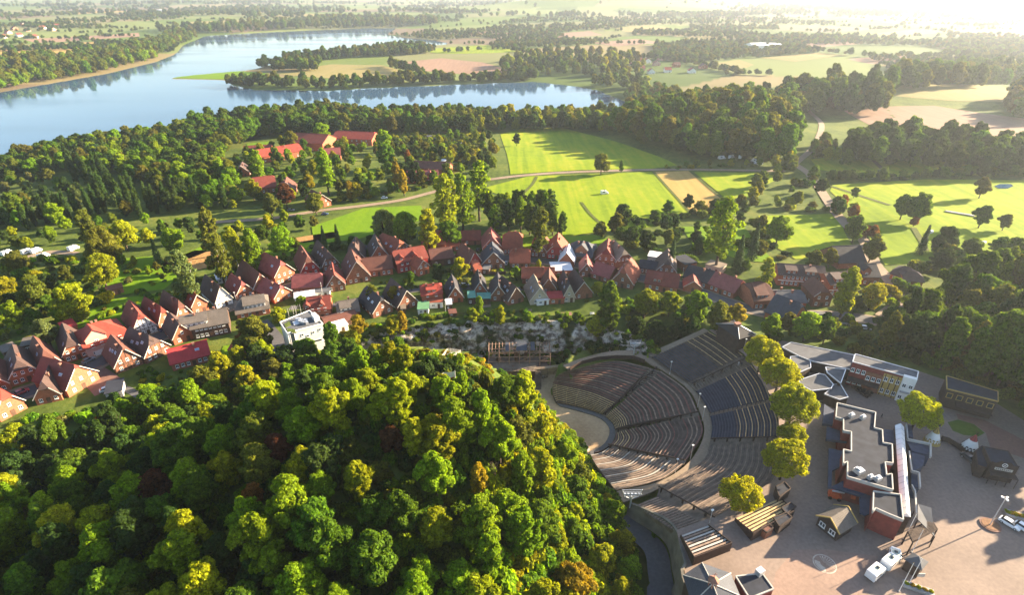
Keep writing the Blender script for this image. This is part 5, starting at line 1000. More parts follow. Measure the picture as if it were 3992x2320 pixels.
# front block of the hall: red curved wall, dark roof
fr_ = [c7(*p) for p in ((405,700),(605,725),(625,912),(520,870),(420,825),(400,850))]; fb, fc = block('hall_front', fr_, 0, 6.6, M_REDWOOD, 'red timber front block with sloping pale parapet', ground=0, roofm='felt', rim=.8, rimm=M_PARA)
for x, y, s in ((240,140,1.5),(325,155,1.4),(300,555,2.0),(380,600,1.3),(435,610,1.6),(275,545,1.2)):
    q = np.array(W2(*c7(x, y), 7.5))-hc; MB().box(-s/2, s/2, -s*.35, s*.35, 0, 1.1).box(-s*.3, s*.3, -s*.2, s*.2, 1.1, 1.5).build('roof_unit', M_CAP, hb, (q[0], q[1], 7.2), .4)
for x in (230, 280, 330):
    q = np.array(W2(*c7(x, 640-(330-x)*.25), 5.0))-hc; MB().box(-.8, .8, -.12, .12, 4.4, 5.4).build('sign_panel', M_PARA, hb, (q[0], q[1], 0), -.35)
# slanted canopy and gate
cp = [np.array(W(*c7(x, y), z)) for x, y, z in ((735,790,5.2),(835,820,5.2),(860,1032,3.6),(735,907,5.2))]; c = sum(cp)/4; root = empty('entrance_canopy', (c[0], c[1], 0)); m = MB(); P = [p-[c[0], c[1], 0] for p in cp]; m.add(P+[p-[0, 0, .2] for p in P], [(0, 1, 2), (0, 2, 3), (4, 6, 5), (4, 7, 6)] + [(i, (i+1) % 4, 4+(i+1) % 4, 4+i) for i in range(4)]); m.build('canopy_roof', ROOF['feltgrey'], root)
for p in P: MB().bar((p[0], p[1], -.2), (p[0], p[1], p[2]-.1), .13).build('post', M_DARKW, root)
tag(root, 'sunlit grey hipped canopy at the end of the glazed passage', 'canopy')
gt = [np.array(W(*c7(x, y), 0)) for x, y in ((615,1090),(650,1170),(830,1070),(790,1000))]; root = empty('timber_gate', tuple(gt[0])); P = [p-gt[0] for p in gt]
for p in P: MB().bar((p[0], p[1], -.2), (p[0], p[1], 4.2), .18, .14, 7).build('post', M_DARKW, root)
for i, j in ((0, 1), (1, 2), (2, 3), (3, 0)): MB().bar((P[i][0], P[i][1], 4.1), (P[j][0], P[j][1], 4.1), .14).build('beam', M_DARKW, root)
for k in range(9): t = (k+.5)/9; a_, b_ = P[0]*(1-t)+P[1]*t, P[3]*(1-t)+P[2]*t; MB().bar((a_[0], a_[1], 4.28), (b_[0], b_[1], 4.28), .1).build('rafter', M_DARKW, root)
tag(root, 'open timber entrance gate with rafters that cast striped shadows', 'gate')
# small pyramid kiosk by the gate
E4 = WP([c7(*p) for p in ((635,1200),(700,1150),(815,1222),(765,1282))], 3.2); c = E4.mean(0); root = empty('ticket_kiosk', (c[0], c[1], 0)); Q = E4-c; MB().prism([tuple(q*.85) for q in Q], -.1, 3.1).build('wall', M_DARKW, root); pyramid_roof(root, Q, 3.2, (0, 0, 4.6), ROOF['feltgrey']); MB().box(-.7, .7, -2.4, -2.2, 1.2, 2.2).build('hatch', M_PARA, root); tag(root, 'small ticket kiosk with grey pyramid roof by the gate', 'kiosk')
# wooden gabled hut
R6 = {k: np.array(W(*c7(*p), z)) for k, p, z in (('a', (0,882), 3.2), ('b', (118,792), 4.9), ('c', (215,822), 4.9), ('f', (265,932), 3.0), ('e', (198,1030), 3.0), ('d', (82,905), 4.9))}
c = sum(R6.values())/6; root = empty('wooden_hut', (c[0], c[1], 0), 0); q0 = {k: v-[c[0], c[1], 0] for k, v in R6.items()}
ra, rb_ = q0['b'], q0['d']; rid = np.array([q0['c'][:2]-q0['b'][:2]])[0]
ridgeA = np.array([*(q0['c'][:2]), 5.4]); ridgeB = np.array([*(q0['d'][:2]), 5.4]); dirv = (ridgeB-ridgeA)[:2]; dirv = dirv/np.linalg.norm(dirv); nrm_ = np.array([-dirv[1], dirv[0]]); hw = 3.0
m = MB()
for s in (-1, 1):
    e0 = np.r_[ridgeA[:2]+s*nrm_*hw, 3.0]; e1 = np.r_[ridgeB[:2]+s*nrm_*hw, 3.0]; m.add([ridgeA, ridgeB, e1, e0, ridgeA-[0, 0, .2], ridgeB-[0, 0, .2], e1-[0, 0, .2], e0-[0, 0, .2]], [(0, 1, 2, 3), (7, 6, 5, 4), (0, 3, 7, 4), (1, 5, 6, 2), (2, 6, 7, 3)])
m.build('roof', ROOF['grey'], root); m = MB(); base = [ridgeA[:2]+dirv*.5+nrm_*(hw-.5), ridgeB[:2]-dirv*.5+nrm_*(hw-.5), ridgeB[:2]-dirv*.5-nrm_*(hw-.5), ridgeA[:2]+dirv*.5-nrm_*(hw-.5)]; m.prism([tuple(b) for b in base], -.1, 3.0)
for E_ in (ridgeA[:2]+dirv*.5, ridgeB[:2]-dirv*.5): m.add([(*(E_+nrm_*(hw-.5)), 2.9), (*(E_-nrm_*(hw-.5)), 2.9), (*E_, 5.1)], [(0, 1, 2)])
m.build('wall', M_DARKW, root); m = MB()
for E_ in (ridgeA, ridgeB):
    for s in (-1, 1): m.beam((*E_[:2], 5.42), (*(E_[:2]+s*nrm_*hw), 3.02), .16, .3)
m.build('verge_board', M_YTRIM, root)
for k in (-1, 1): wv_ = window(root, *(0, 1.0), 1.4, 1.3); wv_.location = (ridgeB[0]-dirv[0]*.42+nrm_[0]*k*1.2, ridgeB[1]-dirv[1]*.42+nrm_[1]*k*1.2, 1.6); wv_.rotation_euler[2] = math.atan2(dirv[1], dirv[0])+math.pi/2
tag(root, 'wooden snack hut with brown gable roof and yellow edges', 'hut')
# octagonal hipped building, lower right
E4 = WP([c6(*p) for p in ((160,1270),(350,1145),(640,1250),(735,1480),(560,1640),(250,1560))], 5.0); ap = np.array(W(*c6(462,1345), 9.0)); c = ap[:2]; root = empty('hipped_lodge', (c[0], c[1], 0)); Q = E4-c
MB().prism([tuple(q*.9) for q in Q], -.5, 4.9).build('wall', M_DARKW, root); pr_ = pyramid_roof(root, Q, 5.0, (0, 0, 8.6), ROOF['slate']); v = MB()
for q in Q: v.bar((q[0], q[1], 5.08), (0, 0, 8.68), .1)
v.build('hip_cap', M_PARA, pr_); v = MB()
for i in range(6): a_ = i*math.pi/3; v.bar((.8*math.cos(a_), .8*math.sin(a_), -.4), (.8*math.cos(a_), .8*math.sin(a_), 1.2), .09)
v.add([(1.15*math.cos(i*math.pi/3), 1.15*math.sin(i*math.pi/3), 1.2) for i in range(6)]+[(0, 0, 2.1)], [(i, (i+1) % 6, 6) for i in range(6)]); v.bar((0, 0, 2.0), (0, 0, 3.4), .05); v.bar((-.5, 0, 2.9), (.5, 0, 2.9), .05); v.build('cupola', M_CHIM, pr_, (0, 0, 8.6)); tag(root, 'lodge with grey faceted hip roof and small weathervane cupola', 'building')
fb2, fc2 = flat([c6(*p) for p in ((690,1280),(955,1250),(1068,1405),(830,1500))], 5.2, 'flat black roof with wide pale parapet beside the lodge', 'felt', M_REDWOOD, M_PARA); q = np.array(W2(*c6(930,1240), 5.6))-fc2; MB().box(-.8, .8, -.6, .6, 0, 1.4).build('roof_unit', M_CAP, fb2, (q[0], q[1], 5.0), .5)
# saloon
sb, sc_ = flat([c7(*p) for p in ((1225,365),(1405,400),(1478,520),(1275,482))], 5.2, 'dark saloon with curved false front and round emblem', 'felt', M_DARKW, M_DARKW, 'saloon'); A = np.array(W2(*c7(1275,482), 5.2)); B = np.array(W2(*c7(1478,520), 5.2)); d = B-A; L = np.hypot(*d); u = d/L; ang = math.atan2(u[1], u[0]); m = MB(); pr2 = [(0, 0), (L, 0)] + [(L*(1-k/12), 5.6+.75*math.sin(math.pi*k/12)**2+.25*math.cos(k*1.57)) for k in range(13)]
n = len(pr2); m.add([(x, -.35, z) for x, z in pr2]+[(x, -.15, z) for x, z in pr2], [tuple(range(n)), tuple(range(n, 2*n))[::-1]]+[(i, n+i, n+(i+1) % n, (i+1) % n) for i in range(n)]); fo = m.build('false_front', M_DARKW, sb, (A[0]-sc_[0], A[1]-sc_[1], 0), ang)
ring = MB(); k = 24
for i in range(k): a0, a1 = 2*math.pi*i/k, 2*math.pi*(i+1)/k; ring.bar((.55*math.cos(a0), 0, .55*math.sin(a0)), (.55*math.cos(a1), 0, .55*math.sin(a1)), .07, .07, 4)
ring.bar((-.3, 0, -.4), (.3, 0, .4), .06, .06, 4); ring.build('round_emblem', M_FRAME, fo, (L*.5, -.4, 5.3)); MB().box(L*.2, L*.85, -.5, -.36, 3.6, 4.3).build('sign_board', M_PARA, fo)
for i in range(8): MB().box(L*(.25+.07*i), L*(.28+.07*i), -.53, -.5, 3.8, 4.1).build('sign_letter', M_DARKW, fo)
MB().box(0, L, -2.4, -.36, 3.0, 3.15).build('porch_roof', M_DARKW, fo)
for i in range(4): MB().bar((L*i/3, -2.2, 0), (L*i/3, -2.2, 3.0), .1).build('porch_post', M_DARKW, fo)
flat([c7(*p) for p in ((1165,395),(1215,360),(1270,480),(1240,520),(1180,500))], 3.8, 'narrow dark annexe on the side of the saloon', 'felt', M_DARKW, M_DARKW)
# tepees
def tepee(bpx, tpx, r, cols, label, marks):
    b = np.array(W(*bpx, 0)); h = None; D = np.hypot(b[0], 1); t = tpx; k = [np.array(W(*tpx, z)) for z in np.linspace(2, 12, 60)]; h = min(k, key=lambda q: (q[1]-b[1])**2)[2]; h = min(max(h, 5), 9); root = empty('tepee', tuple(b)); n = 14; zt = h*.80
    def cone(z0, z1, mm, nm, nn_=n):
        m = MB(); r0, r1 = r*(1-z0/h*.97), r*(1-z1/h*.97); m.add([(r0*math.cos(2*math.pi*i/n), r0*math.sin(2*math.pi*i/n), z0) for i in range(n)]+[(r1*math.cos(2*math.pi*i/n), r1*math.sin(2*math.pi*i/n), z1) for i in range(n)], [(i, (i+1) % n, n+(i+1) % n, n+i) for i in range(n)]); return m.build(nm, mm, root)
    cone(0, .7, cols[2], 'base_band'); body = cone(.7, h*.62, cols[0], 'canvas'); cone(h*.62, h*.96, cols[1], 'top_canvas')
    for i in range(6): a_ = i*1.05; MB().bar((.9*math.cos(a_+3.14), .9*math.sin(a_+3.14), h*.85-1), (.5*math.cos(a_), .5*math.sin(a_), h+.9), .05).build('pole', M_DARKW, root)
    for i in range(marks):
        a_ = -math.pi/2-1.1+2.2*i/(marks-1); zz = h*.26; rr = r*(1-zz/h*.97)+.04; MB().add([(.32*math.cos(t_), 0, .32*math.sin(t_)) for t_ in np.linspace(0, 6.283, 10, endpoint=False)], [tuple(range(10))]).build('painted_mark', cols[1] if marks < 6 else M_DARKW, body, (rr*math.cos(a_), rr*math.sin(a_), zz), a_+math.pi/2)
    for i in range(18):
        a_ = 2*math.pi*i/18; zz = .75; rr = r*(1-zz/h*.97)+.03; q = MB(); q.add([(-.3, 0, 0), (.3, 0, 0), (0, -.0, .7)], [(0, 1, 2)]); q.build('zigzag', cols[2], body, (rr*math.cos(a_), rr*math.sin(a_), zz), a_+math.pi/2)
    return tag(root, label, 'tepee')
M_CANVAS = mat('canvas_white', (.74, .71, .66), .85, .06, .8)
tepee(c4(1650,1145), c4(1690,1000), 2.1, (M_CANVAS, M_YTRIM, M_YTRIM), 'white tepee with golden cap and painted golden discs', 5); tepee(c4(2000,1215), c4(2035,1075), 2.3, (M_CANVAS, mat('tepee_red', (.30, .05, .05), .8, .1, 1), M_DARKW), 'white tepee with red cap and black zigzag hem', 6)
fence('palisade', [W(*c4(x, y), 0) for x, y in ((1730,1130),(1800,1150),(1880,1200),(1930,1240))], 'low dark palisade joining the two tepees', 1.6, M_DARKW, 1.0, True)
# floodlight frames
def flood(px, top, label, w_=3.0, glass=False):
    b = np.array(W(*px[:2], px[2])); root = empty('light_gantry', tuple(b)); MB().bar((0, 0, -.5), (0, 0, top-1.2), .22).build('mast', M_STEEL, root); m = MB()
    for k in range(4): z = top-1.3+k*.75; m.bar((-w_/2*(1+.12*k), 0, z), (w_/2*(1+.12*k), 0, z), .08)
    for s in (-1, 1): m.bar((s*w_/2, 0, top-1.3), (s*w_/2*1.4, 0, top+1.1), .09); m.bar((0, 0, top-2.2), (s*w_/2, 0, top-1.3), .1); m.bar((s*w_/2*1.2, 0, top), (s*w_/2*1.2, -1.2, top+.6), .06)
    m.build('frame', M_STEEL, root)
    for k in range(5): MB().box(-.28, .28, -.4, .1, -.25, .25).build('lamp', M_CAP, root, (-w_/2+w_*k/4, 0, top-.4))
    return tag(root, label, 'lights')
flood((*c2(1520,485), -9.2), 5.2, 'white steel floodlight gantry on a mast below the cliff end'); flood((*c5(600,690), -8), 6.5, 'glazed floodlight gantry at the corner of the plank benches', 3.6)
def lamp_post(px, z, h, label, heads=1, r=.06, col=None):
    b = np.array(W(*px, z)) if z is not None else np.array(G(*px)); root = empty('lamp_post', tuple(b)); MB().bar((0, 0, -.3), (0, 0, h), r*1.5, r).build('pole', col or M_STEEL, root)
    for i in range(heads): a_ = 2*math.pi*i/heads+.4; hx, hy = (.55*math.cos(a_), .55*math.sin(a_)) if heads > 1 else (0, 0); MB().bar((0, 0, h-.15), (hx, hy, h+.05), r*.8).build('arm', M_STEEL, root); MB().box(-.28, .28, -.2, .2, -.1, .16).build('lamp_head', M_FRAME, root, (hx, hy, h+.1), a_)
    return tag(root, label, 'lamp')
lamp_post(c7(1270,945), .25, 8.6, 'tall three-headed lamp on the round brick island', 3, .09)
b = W(*c7(1270,950), 0); root = empty('round_island', b); m = MB(); k = 24; m.prism([(2.1*math.cos(6.283*i/k), 2.1*math.sin(6.283*i/k)) for i in range(k)], -.1, .28); m.build('kerb', M_BRICKPAVE, root); m = MB(); m.prism([(1.75*math.cos(6.283*i/k), 1.75*math.sin(6.283*i/k)) for i in range(k)], .2, .34); m.build('bed', mat('bark_mulch', (.20, .11, .06), .95, .3, 2), root); tag(root, 'round brick-edged island holding the tall lamp', 'island')
for (x, y), lb in ((c3(295,690), 'thin lamp mast on the ring path below the blue benches'), (c3(585,1030), 'thin lamp mast beside the ring path opposite the second handrail'), (c3(632,1170), 'thin lamp mast at the end of the second handrail'), (c5(1160,215), 'short lamp mast at the end of the third handrail'), (c5(1020,345), 'white lamp mast on the sunlit part of the ring path'), (c3(1060,460), 'white lamp mast beside the first plane tree'), (c5(1330,830), 'pale lamp mast at the end of the ramp handrail')):
    zz = -9 if y < 1860 and x < 2800 else -1; lamp_post((x, y), zz, 5.2, lb, 1, .05)
for i, (bx, by, h, lb) in enumerate(((632,1055,8.5,'white flagpole beside the open timber gate'),(690,1150,7.5,'second white flagpole standing at the gate corner'),(660,1400,9,'white flagpole behind the ticket kiosk'),(595,1440,9,'white flagpole beside the planted bed'))):
    root = empty('flagpole', W(*c7(bx, by), 0)); MB().bar((0, 0, -.2), (0, 0, h), .07, .04).build('pole', M_FRAME, root); MB().bar((0, 0, h), (0, 0, h+.12), .09, .05).build('finial', M_YTRIM, root); MB().box(-.2, .2, -.2, .2, -.05, .15).build('base', M_CONC, root); tag(root, lb, 'flagpole')
# painted circle on the plaza
def ringband(m, r0, r1, z, k=40, a0=0, a1=2*math.pi):
    for i in range(k):
        t0, t1 = a0+(a1-a0)*i/k, a0+(a1-a0)*(i+1)/k; m.add([(r0*math.cos(t0), r0*math.sin(t0), z), (r1*math.cos(t0), r1*math.sin(t0), z), (r1*math.cos(t1), r1*math.sin(t1), z), (r0*math.cos(t1), r0*math.sin(t1), z)], [(0, 1, 2, 3)])
root = empty('painted_emblem', W(*c6(1580,1155), .006)); M_PAINT = mat('worn_paint', (.30, .25, .20), .9, scale=1.2, col2=(.50, .43, .36), detail=6)
m = MB(); ringband(m, 2.15, 2.4, 0); m.build('outer_ring', M_PAINT, root); m = MB()
for i in range(9): a_ = -.6+i*.28; m.add([(.2*math.cos(a_), .2*math.sin(a_), 0), (2.0*math.cos(a_-.06), 2.0*math.sin(a_-.06), 0), (2.0*math.cos(a_+.05), 2.0*math.sin(a_+.05), 0)], [(0, 1, 2)])
m.build('rays', M_PAINT, root); m = MB(); ringband(m, .9, 2.0, 0, 14, 2.6, 4.4); m.build('crescent', M_PAINT, root); tag(root, 'worn pale painted circle emblem on the open plaza', 'emblem')
# cherry picker
root = empty('lift_platform', W(*c7(110,745), 0), R(-20)); M_OR = mat('lift_orange', (.55, .10, .03), .5, .1, 1); M_TYRE = mat('tyre', (.02, .02, .02), .9, .2, 2)
MB().box(-1.4, 1.4, -.8, .8, .45, 1.5).box(-.9, .7, -.7, .7, 1.5, 2.0).build('chassis', M_OR, root); MB().beam((-.8, 0, 2.0), (3.4, .2, 2.5), .35, .4).build('boom', M_STEEL, root); MB().box(3.2, 4.2, -.7, .9, 1.6, 2.6).build('basket', M_OR, root)
for x in (-1, 1):
    for y in (-.8, .8): MB().bar((x, y-.15, .45), (x, y+.15, .45), .45, .45, 12).build('wheel', M_TYRE, root)
tag(root, 'orange lift platform parked beside the slate skirt roof', 'lift')
# planters
for px, w_, d_, lb in ((c7(1452,880), 3.6, 2.2, 'concrete planter full of yellow shrubs near the white cars'), (c7(735,1425), 5.5, 1.6, 'long planted bed with yellow shrubs behind the kiosk')):
    root = empty('planter', W(*px, 0), R(-25)); MB().box(-w_/2, w_/2, -d_/2, d_/2, -.05, .55).build('tub', M_CONC, root)
    for i in range(5):
        o = link('planting', TREES[f'shrub{i%3}'][0], root, (-w_/2+w_*(i+.5)/5, 0, .3), i, (.42*d_/2.2, .42*d_/2.2, .4)); o['tint'] = jit(C_['gold'] if i % 2 else C_['yellow'])
    tag(root, lb, 'planter')
# small sheds by the benches
for pts, h, lb in (((1070,690,1200,640,1255,690,1130,780), 2.8, 'black flat shelter behind the sunlit benches'), ((940,790,1010,745,1070,790,1000,840), 2.4, 'small reddish hut at the corner of the sunlit benches'), ((1150,590,1240,540,1295,580,1200,650), 2.6, 'tan crate-like hut beside the black shelter'), ((1090,380,1180,330,1240,400,1130,480), 3.0, 'dark technical booth under the fifth plane tree')):
    flat([c6(pts[i], pts[i+1]) for i in range(0, 8, 2)], h, lb, 'felt' if 'black' in lb or 'dark' in lb else 'brown', M_DARKW if 'black' in lb or 'dark' in lb else WALLM['brown'], M_DARKW, 'small_hut')
# courtyard picnic tables
for i, (x, y) in enumerate(((930,640),(965,665),(1000,690),(1035,715),(985,640),(1020,665),(1055,690))):
    root = empty('picnic_table', W(*c4(x, y), 0), .5); MB().box(-1.1, 1.1, -.4, .4, .7, .78).build('top', M_DARKW, root)
    for s in (-1, 1): MB().box(-1.1, 1.1, s*.75-.14, s*.75+.14, .42, .48).build('seat', M_DARKW, root); MB().box(s*.8-.05, s*.8+.05, -.8, .8, 0, .7).build('leg', M_DARKW, root)
    tag(root, 'dark wooden picnic table in the courtyard of the wild-west row', 'table', 'picnic tables in the courtyard')
drape_z = lambda n_, pts, z, mm: tag(MB().prism([tuple(q) for q in WP(pts, z)], -.2, z).build(n_, mm), kind='structure')
drape_z('lawn', [c4(*p) for p in ((1800,960),(1900,935),(2050,980),(2150,1060),(2090,1095),(1950,1080),(1850,1040))], .03, grass_mat('lawn', [(.04,.08,.01),(.08,.13,.015)], (.2, 1)))
drape_z('brick_court', [c4(*p) for p in ((1880,880),(2150,940),(2520,1130),(2520,1300),(2200,1190),(2160,1060),(2050,978),(1900,930))], .016, M_BRICKPAVE)
drape_z('brick_court', [c7(*p) for p in ((-180,1130),(60,1130),(440,1180),(300,1700),(-400,1700),(-320,1300))], .004, paving('plaza_red', (.20,.135,.105), (.26,.175,.135)))
# ------------------------------------------------------------------ stage: scaffold, terrace, gate and rocks
def SW(x, y, z): return np.array(W(*c2(x, y), z))
root = empty('timber_scaffold', tuple(SW(10, 615, -15.6))); o0 = np.array(root.location); A = SW(15, 615, -15.6)-o0; B = SW(650, 605, -15.6)-o0; u = (B-A); L = np.linalg.norm(u); u = u/L; back = np.array([0, 5.5, 0]); nx = 7
M_POLE = mat('scaffold_wood', (.34, .21, .15), .85, .25, 1.2)
for r in range(2):
    for i in range(nx):
        p = A+u*L*i/(nx-1)+back*r; MB().bar(tuple(p-[0, 0, .6]), tuple(p+[0, 0, 7.0]), .15).build('post', M_POLE, root)
    for z in (2.3, 4.4, 6.7): MB().bar(tuple(A+back*r+[0, 0, z]), tuple(B+back*r+[0, 0, z]), .12).build('beam', M_POLE, root)
for i in range(nx*3-2): p = A+u*L*i/(nx*3-3); MB().bar(tuple(p+[0, -.3, 6.9]), tuple(p+back+[0, .3, 7.2]), .08).build('rafter', M_POLE, root)
for i in (0, 3, 4, 5): a_ = A+u*L*i/(nx-1); b_ = A+u*L*(i+1)/(nx-1); MB().bar(tuple(a_+[0, -.05, 2.3 if i % 2 else 4.4]), tuple(b_+[0, -.05, 4.4 if i % 2 else 6.6]), .09).build('brace', M_POLE, root)
for t0, t1 in ((.27, .33), (.45, .62), (.68, .75)): a_ = A+u*L*t0; b_ = A+u*L*t1; MB().add([tuple(a_+[0, 0, 7.2]), tuple(b_+[0, 0, 7.2]), tuple(b_+back+[0, 0, 7.5]), tuple(a_+back+[0, 0, 7.5])], [(0, 1, 2, 3)]).build('roof_panel', ROOF['slate'], root)
MB().prism([tuple(q[:2]) for q in (A-[.5, .8, 0], B+[.5, -.8, 0], B+back+[.5, .5, 0], A+back+[-.5, .5, 0])], -2.8, -.02).build('deck', M_STEP, root)
tag(root, 'weathered two-storey timber scaffold at the back of the stage', 'scaffold')
for i, (x, y, s, h) in enumerate(((300,600,.9,4.6),(400,590,.8,5.0),(110,600,.9,3.2),(590,600,1.3,1.6))): p = SW(x, y, -15.6); rock('rock_pillar', (p[0], p[1]+2.5, p[2]+h*.4), s, s*.8, h*.65, 20+i, ['tall red rock pillar inside the scaffold', 'slim red rock pillar beside the tall one in the scaffold', 'stubby red rock pillar at the scaffold end', 'broad low red boulder under the scaffold'][i], M_REDROCK)
# terrace with tunnel opening in front
T0, T1 = SW(60, 660, -14.6), SW(505, 660, -14.6); root = empty('stage_terrace', tuple(T0)); d = T1-T0; L = np.linalg.norm(d[:2]); ang = math.atan2(d[1], d[0]); root.rotation_euler[2] = ang; root.location[2] = -18
MB().box(0, L*.45, 0, 5, -.3, 3.4).build('left_block', M_REDROCK, root); MB().box(L*.86, L, 0, 5, -.3, 3.4).build('right_block', M_REDROCK, root); MB().box(L*.45, L*.86, 3.8, 5, -.3, 3.4).build('tunnel_back', M_REDROCK, root); MB().box(L*.45, L*.86, -.1, 5, 2.6, 3.4).build('lintel', M_RAIL, root); MB().box(-.2, L+.2, -.25, 5, 3.4, 3.6).build('deck', M_STEPG, root)
for k in (0, 1): MB().beam((0, -.1, 4.1+.45*k), (L, -.1, 4.1+.45*k), .07, .07).build('rail', M_RAIL, root)
for i in range(12): MB().box(-.05, .05, -.05, .05, 3.5, 4.6).build('post', M_RAIL, root, (L*i/11, -.1, 0))
tag(root, 'raised stage terrace with railing and a dark tunnel opening', 'terrace')
S0, S1 = SW(525, 660, -14.4), SW(530, 850, -18); root = empty('stage_stairs', tuple(S1)); d = S0-S1; n = 18
for i in range(n): t = i/n; MB().box(-1.0, 1.0, -.02, d[1]/n+.02, -.3, (i+1)*d[2]/n).build('step', M_STEP, root, (d[0]*t, d[1]*t, 0))
for s in (-1.05, 1.05): MB().beam((s, 0, .9), (s+d[0], d[1], d[2]+.9), .08, .08).build('rail', M_RAIL, root)
tag(root, 'straight wooden stairs from the sand up to the terrace', 'stairs')
for i, (x, y, sx, sz, lb, mm) in enumerate(((280,770,1.4,1.5,'grey broken rocks beside the tunnel opening',M_ROCK),(265,690,.9,2.6,'jagged red rock column left of the tunnel',M_REDROCK),(600,720,1.3,.9,'pale rubble heap right of the stage stairs',M_ROCK))): p = SW(x, y, -18); rock('stage_rock', (p[0], p[1], p[2]+sz*.5), sx, sx*.9, sz, 40+i, lb, mm)
fence('terrace_rail', [SW(x, y, -14.3) for x, y in ((550,660),(625,655),(625,690),(690,690),(770,630))], 'zigzag dark railing beside the stage stairs', 1.0, M_RAIL, 2.0)
tag(strip('stage_back_path', smooth_curve([SW(-60,640,-14.5), SW(300,640,-14.5), SW(520,640,-14.3), SW(700,620,-13), SW(860,590,-10)], 24), smooth_curve([SW(-60,615,-14.5), SW(300,618,-14.5), SW(520,615,-14.3), SW(700,595,-12.6), SW(830,572,-9.4)], 24), M_PATH, 3.0), kind='structure')
# props on the oval near the hill
p = np.array(W(2250, 1755, -17.9)); root = empty('prop_wagon_wall', tuple(p), .9); MB().box(-2.2, 2.2, -.2, .2, 0, 2.0).build('board_wall', M_REDWOOD, root); MB().box(-2.0, 2.6, -3.0, -.3, -.1, .35).build('ramp', M_CONC, root); tag(root, 'red board wall with pale ramp at the hill side of the oval', 'stage prop')
# ------------------------------------------------------------------ hilltop: rocks, lookout, stairs, flag
def HT(px, py, z): return np.array(W(px, py, z))
lz = 22.5; q = [HT(*((1300+x/2.93), (1150+y/2.93)), lz) for x, y in ((1305,650),(1460,670),(1290,775),(1215,765))]; c = sum(q)/4; gz = float(hgt(c[0], c[1])[0]); root = empty('lookout_platform', tuple(c)); P = [v-c for v in q]
MB().prism([tuple(p[:2]) for p in P], -max(1.5, lz-gz+1), 0).build('deck', mat('deck_boards', (.30, .25, .19), .85, .2, 1.5), root); M_RAILW = mat('rail_pale', (.55, .50, .42), .8, .12, 1)
def railing(root, a, b, h=1.1, n=5):
    for k in (1, .66, .33): MB().beam(tuple(a+[0, 0, h*k]), tuple(b+[0, 0, h*k]), .08, .1).build('rail', M_RAILW, root)
    for i in range(n+1): p = a+(b-a)*i/n; MB().box(-.06, .06, -.06, .06, -.1, h+.06).build('post', M_RAILW, root, tuple(p))
for i, j in ((0, 1), (1, 2), (3, 0)): railing(root, P[i], P[j])
for k in range(2): MB().box(-1.0, 1.0, -.25, .25, .35, .45).box(-.8, -.7, -.2, .2, 0, .35).box(.7, .8, -.2, .2, 0, .35).build('bench', M_RAILW, root, ((P[0]+P[1])/2*(.4+.3*k)).tolist(), .2)
tag(root, 'fenced lookout platform with a bench on the hilltop', 'platform')
s0 = HT(1300+1250/2.93, 1150+790/2.93, lz); s1 = HT(1300+1215/2.93, 1150+920/2.93, lz-5.5); root = empty('hilltop_stairs', tuple(s0)); d = s1-s0; n = 16
hz = d/np.linalg.norm(d[:2]); side_ = np.array([-hz[1], hz[0], 0])*1.0
for i in range(n): a_ = d*i/n; b_ = d*(i+1)/n; MB().add([tuple(a_-side_), tuple(a_+side_), tuple(b_*[1, 1, 0]+a_*[0, 0, 1]+side_), tuple(b_*[1, 1, 0]+a_*[0, 0, 1]-side_), tuple(a_-side_-[0, 0, .9]), tuple(a_+side_-[0, 0, .9]), tuple(b_*[1, 1, 0]+a_*[0, 0, 1]+side_-[0, 0, .9]), tuple(b_*[1, 1, 0]+a_*[0, 0, 1]-side_-[0, 0, .9])], [(0,1,2,3),(7,6,5,4),(0,4,5,1),(1,5,6,2),(2,6,7,3),(3,7,4,0)]).build('step', M_CONC, root)
for s in (-1, 1): railing(root, side_*s, d+side_*s, 1.0, 5)
tag(root, 'steep stairs with pale railings climbing to the lookout', 'stairs')
fp = np.array([-13.9, 112.0, 22.4]); root = empty('hilltop_flag', tuple(fp)); MB().bar((0, 0, -3), (0, 0, 6.2), .07, .05).build('pole', M_FRAME, root)
m = MB(); nx_, nz_ = 14, 8
fv = [(-(3.4*i/nx_), .28*math.sin(i*.8)*i/nx_, 6.0-1.9*j/nz_-.55*(i/nx_)) for j in range(nz_+1) for i in range(nx_+1)]; ff, mi = [], []
for j in range(nz_):
    for i in range(nx_):
        ff.append((j*(nx_+1)+i, j*(nx_+1)+i+1, (j+1)*(nx_+1)+i+1, (j+1)*(nx_+1)+i)); mi.append(1 if (j >= nz_-1 or (i in (8, 9, 10) and 4 <= j <= 6) or i == nx_-1) else 0)
m.v = fv; m.f = ff; m.m = mi; fl = m.build('flag_cloth', [mat('flag_white', (.78, .76, .74), .8, .04, 1), mat('flag_red', (.50, .03, .03), .8, .08, 1)], root); tag(root, 'white flag with red edge and emblem on a hilltop pole', 'flag')
M_OUTCROP = rock_mat('weathered_limestone', (.16, .14, .11), (.42, .38, .32), (.10, .10, .03))
for i, (px, py, up, sx, sz, lb) in enumerate(((1860,1475,0.6,1.1,1.5,'sharp pale rock under the lookout'),(1935,1520,.2,1.3,1.6,'long sunlit limestone rib at the hill edge'),(1975,1555,.2,1.2,1.2,'pale limestone knob at the end of the hill edge'),(1885,1590,.2,.9,1.8,'white rock spike among the hill trees'),(1905,1470,0.2,1.2,.9,'rounded tan rock arch by the old watch corner'),(1825,1530,.1,.7,.8,'small bleached rock in the yellow grass'),(1955,1495,.2,.9,2.0,'narrow bright rock edge above the stage'))):
    x, y, z = G(px, py, up); rock('limestone_outcrop', (x, y, z+sz*.2), sx, sx*.8, sz, 60+i, lb, M_OUTCROP, rz=i)
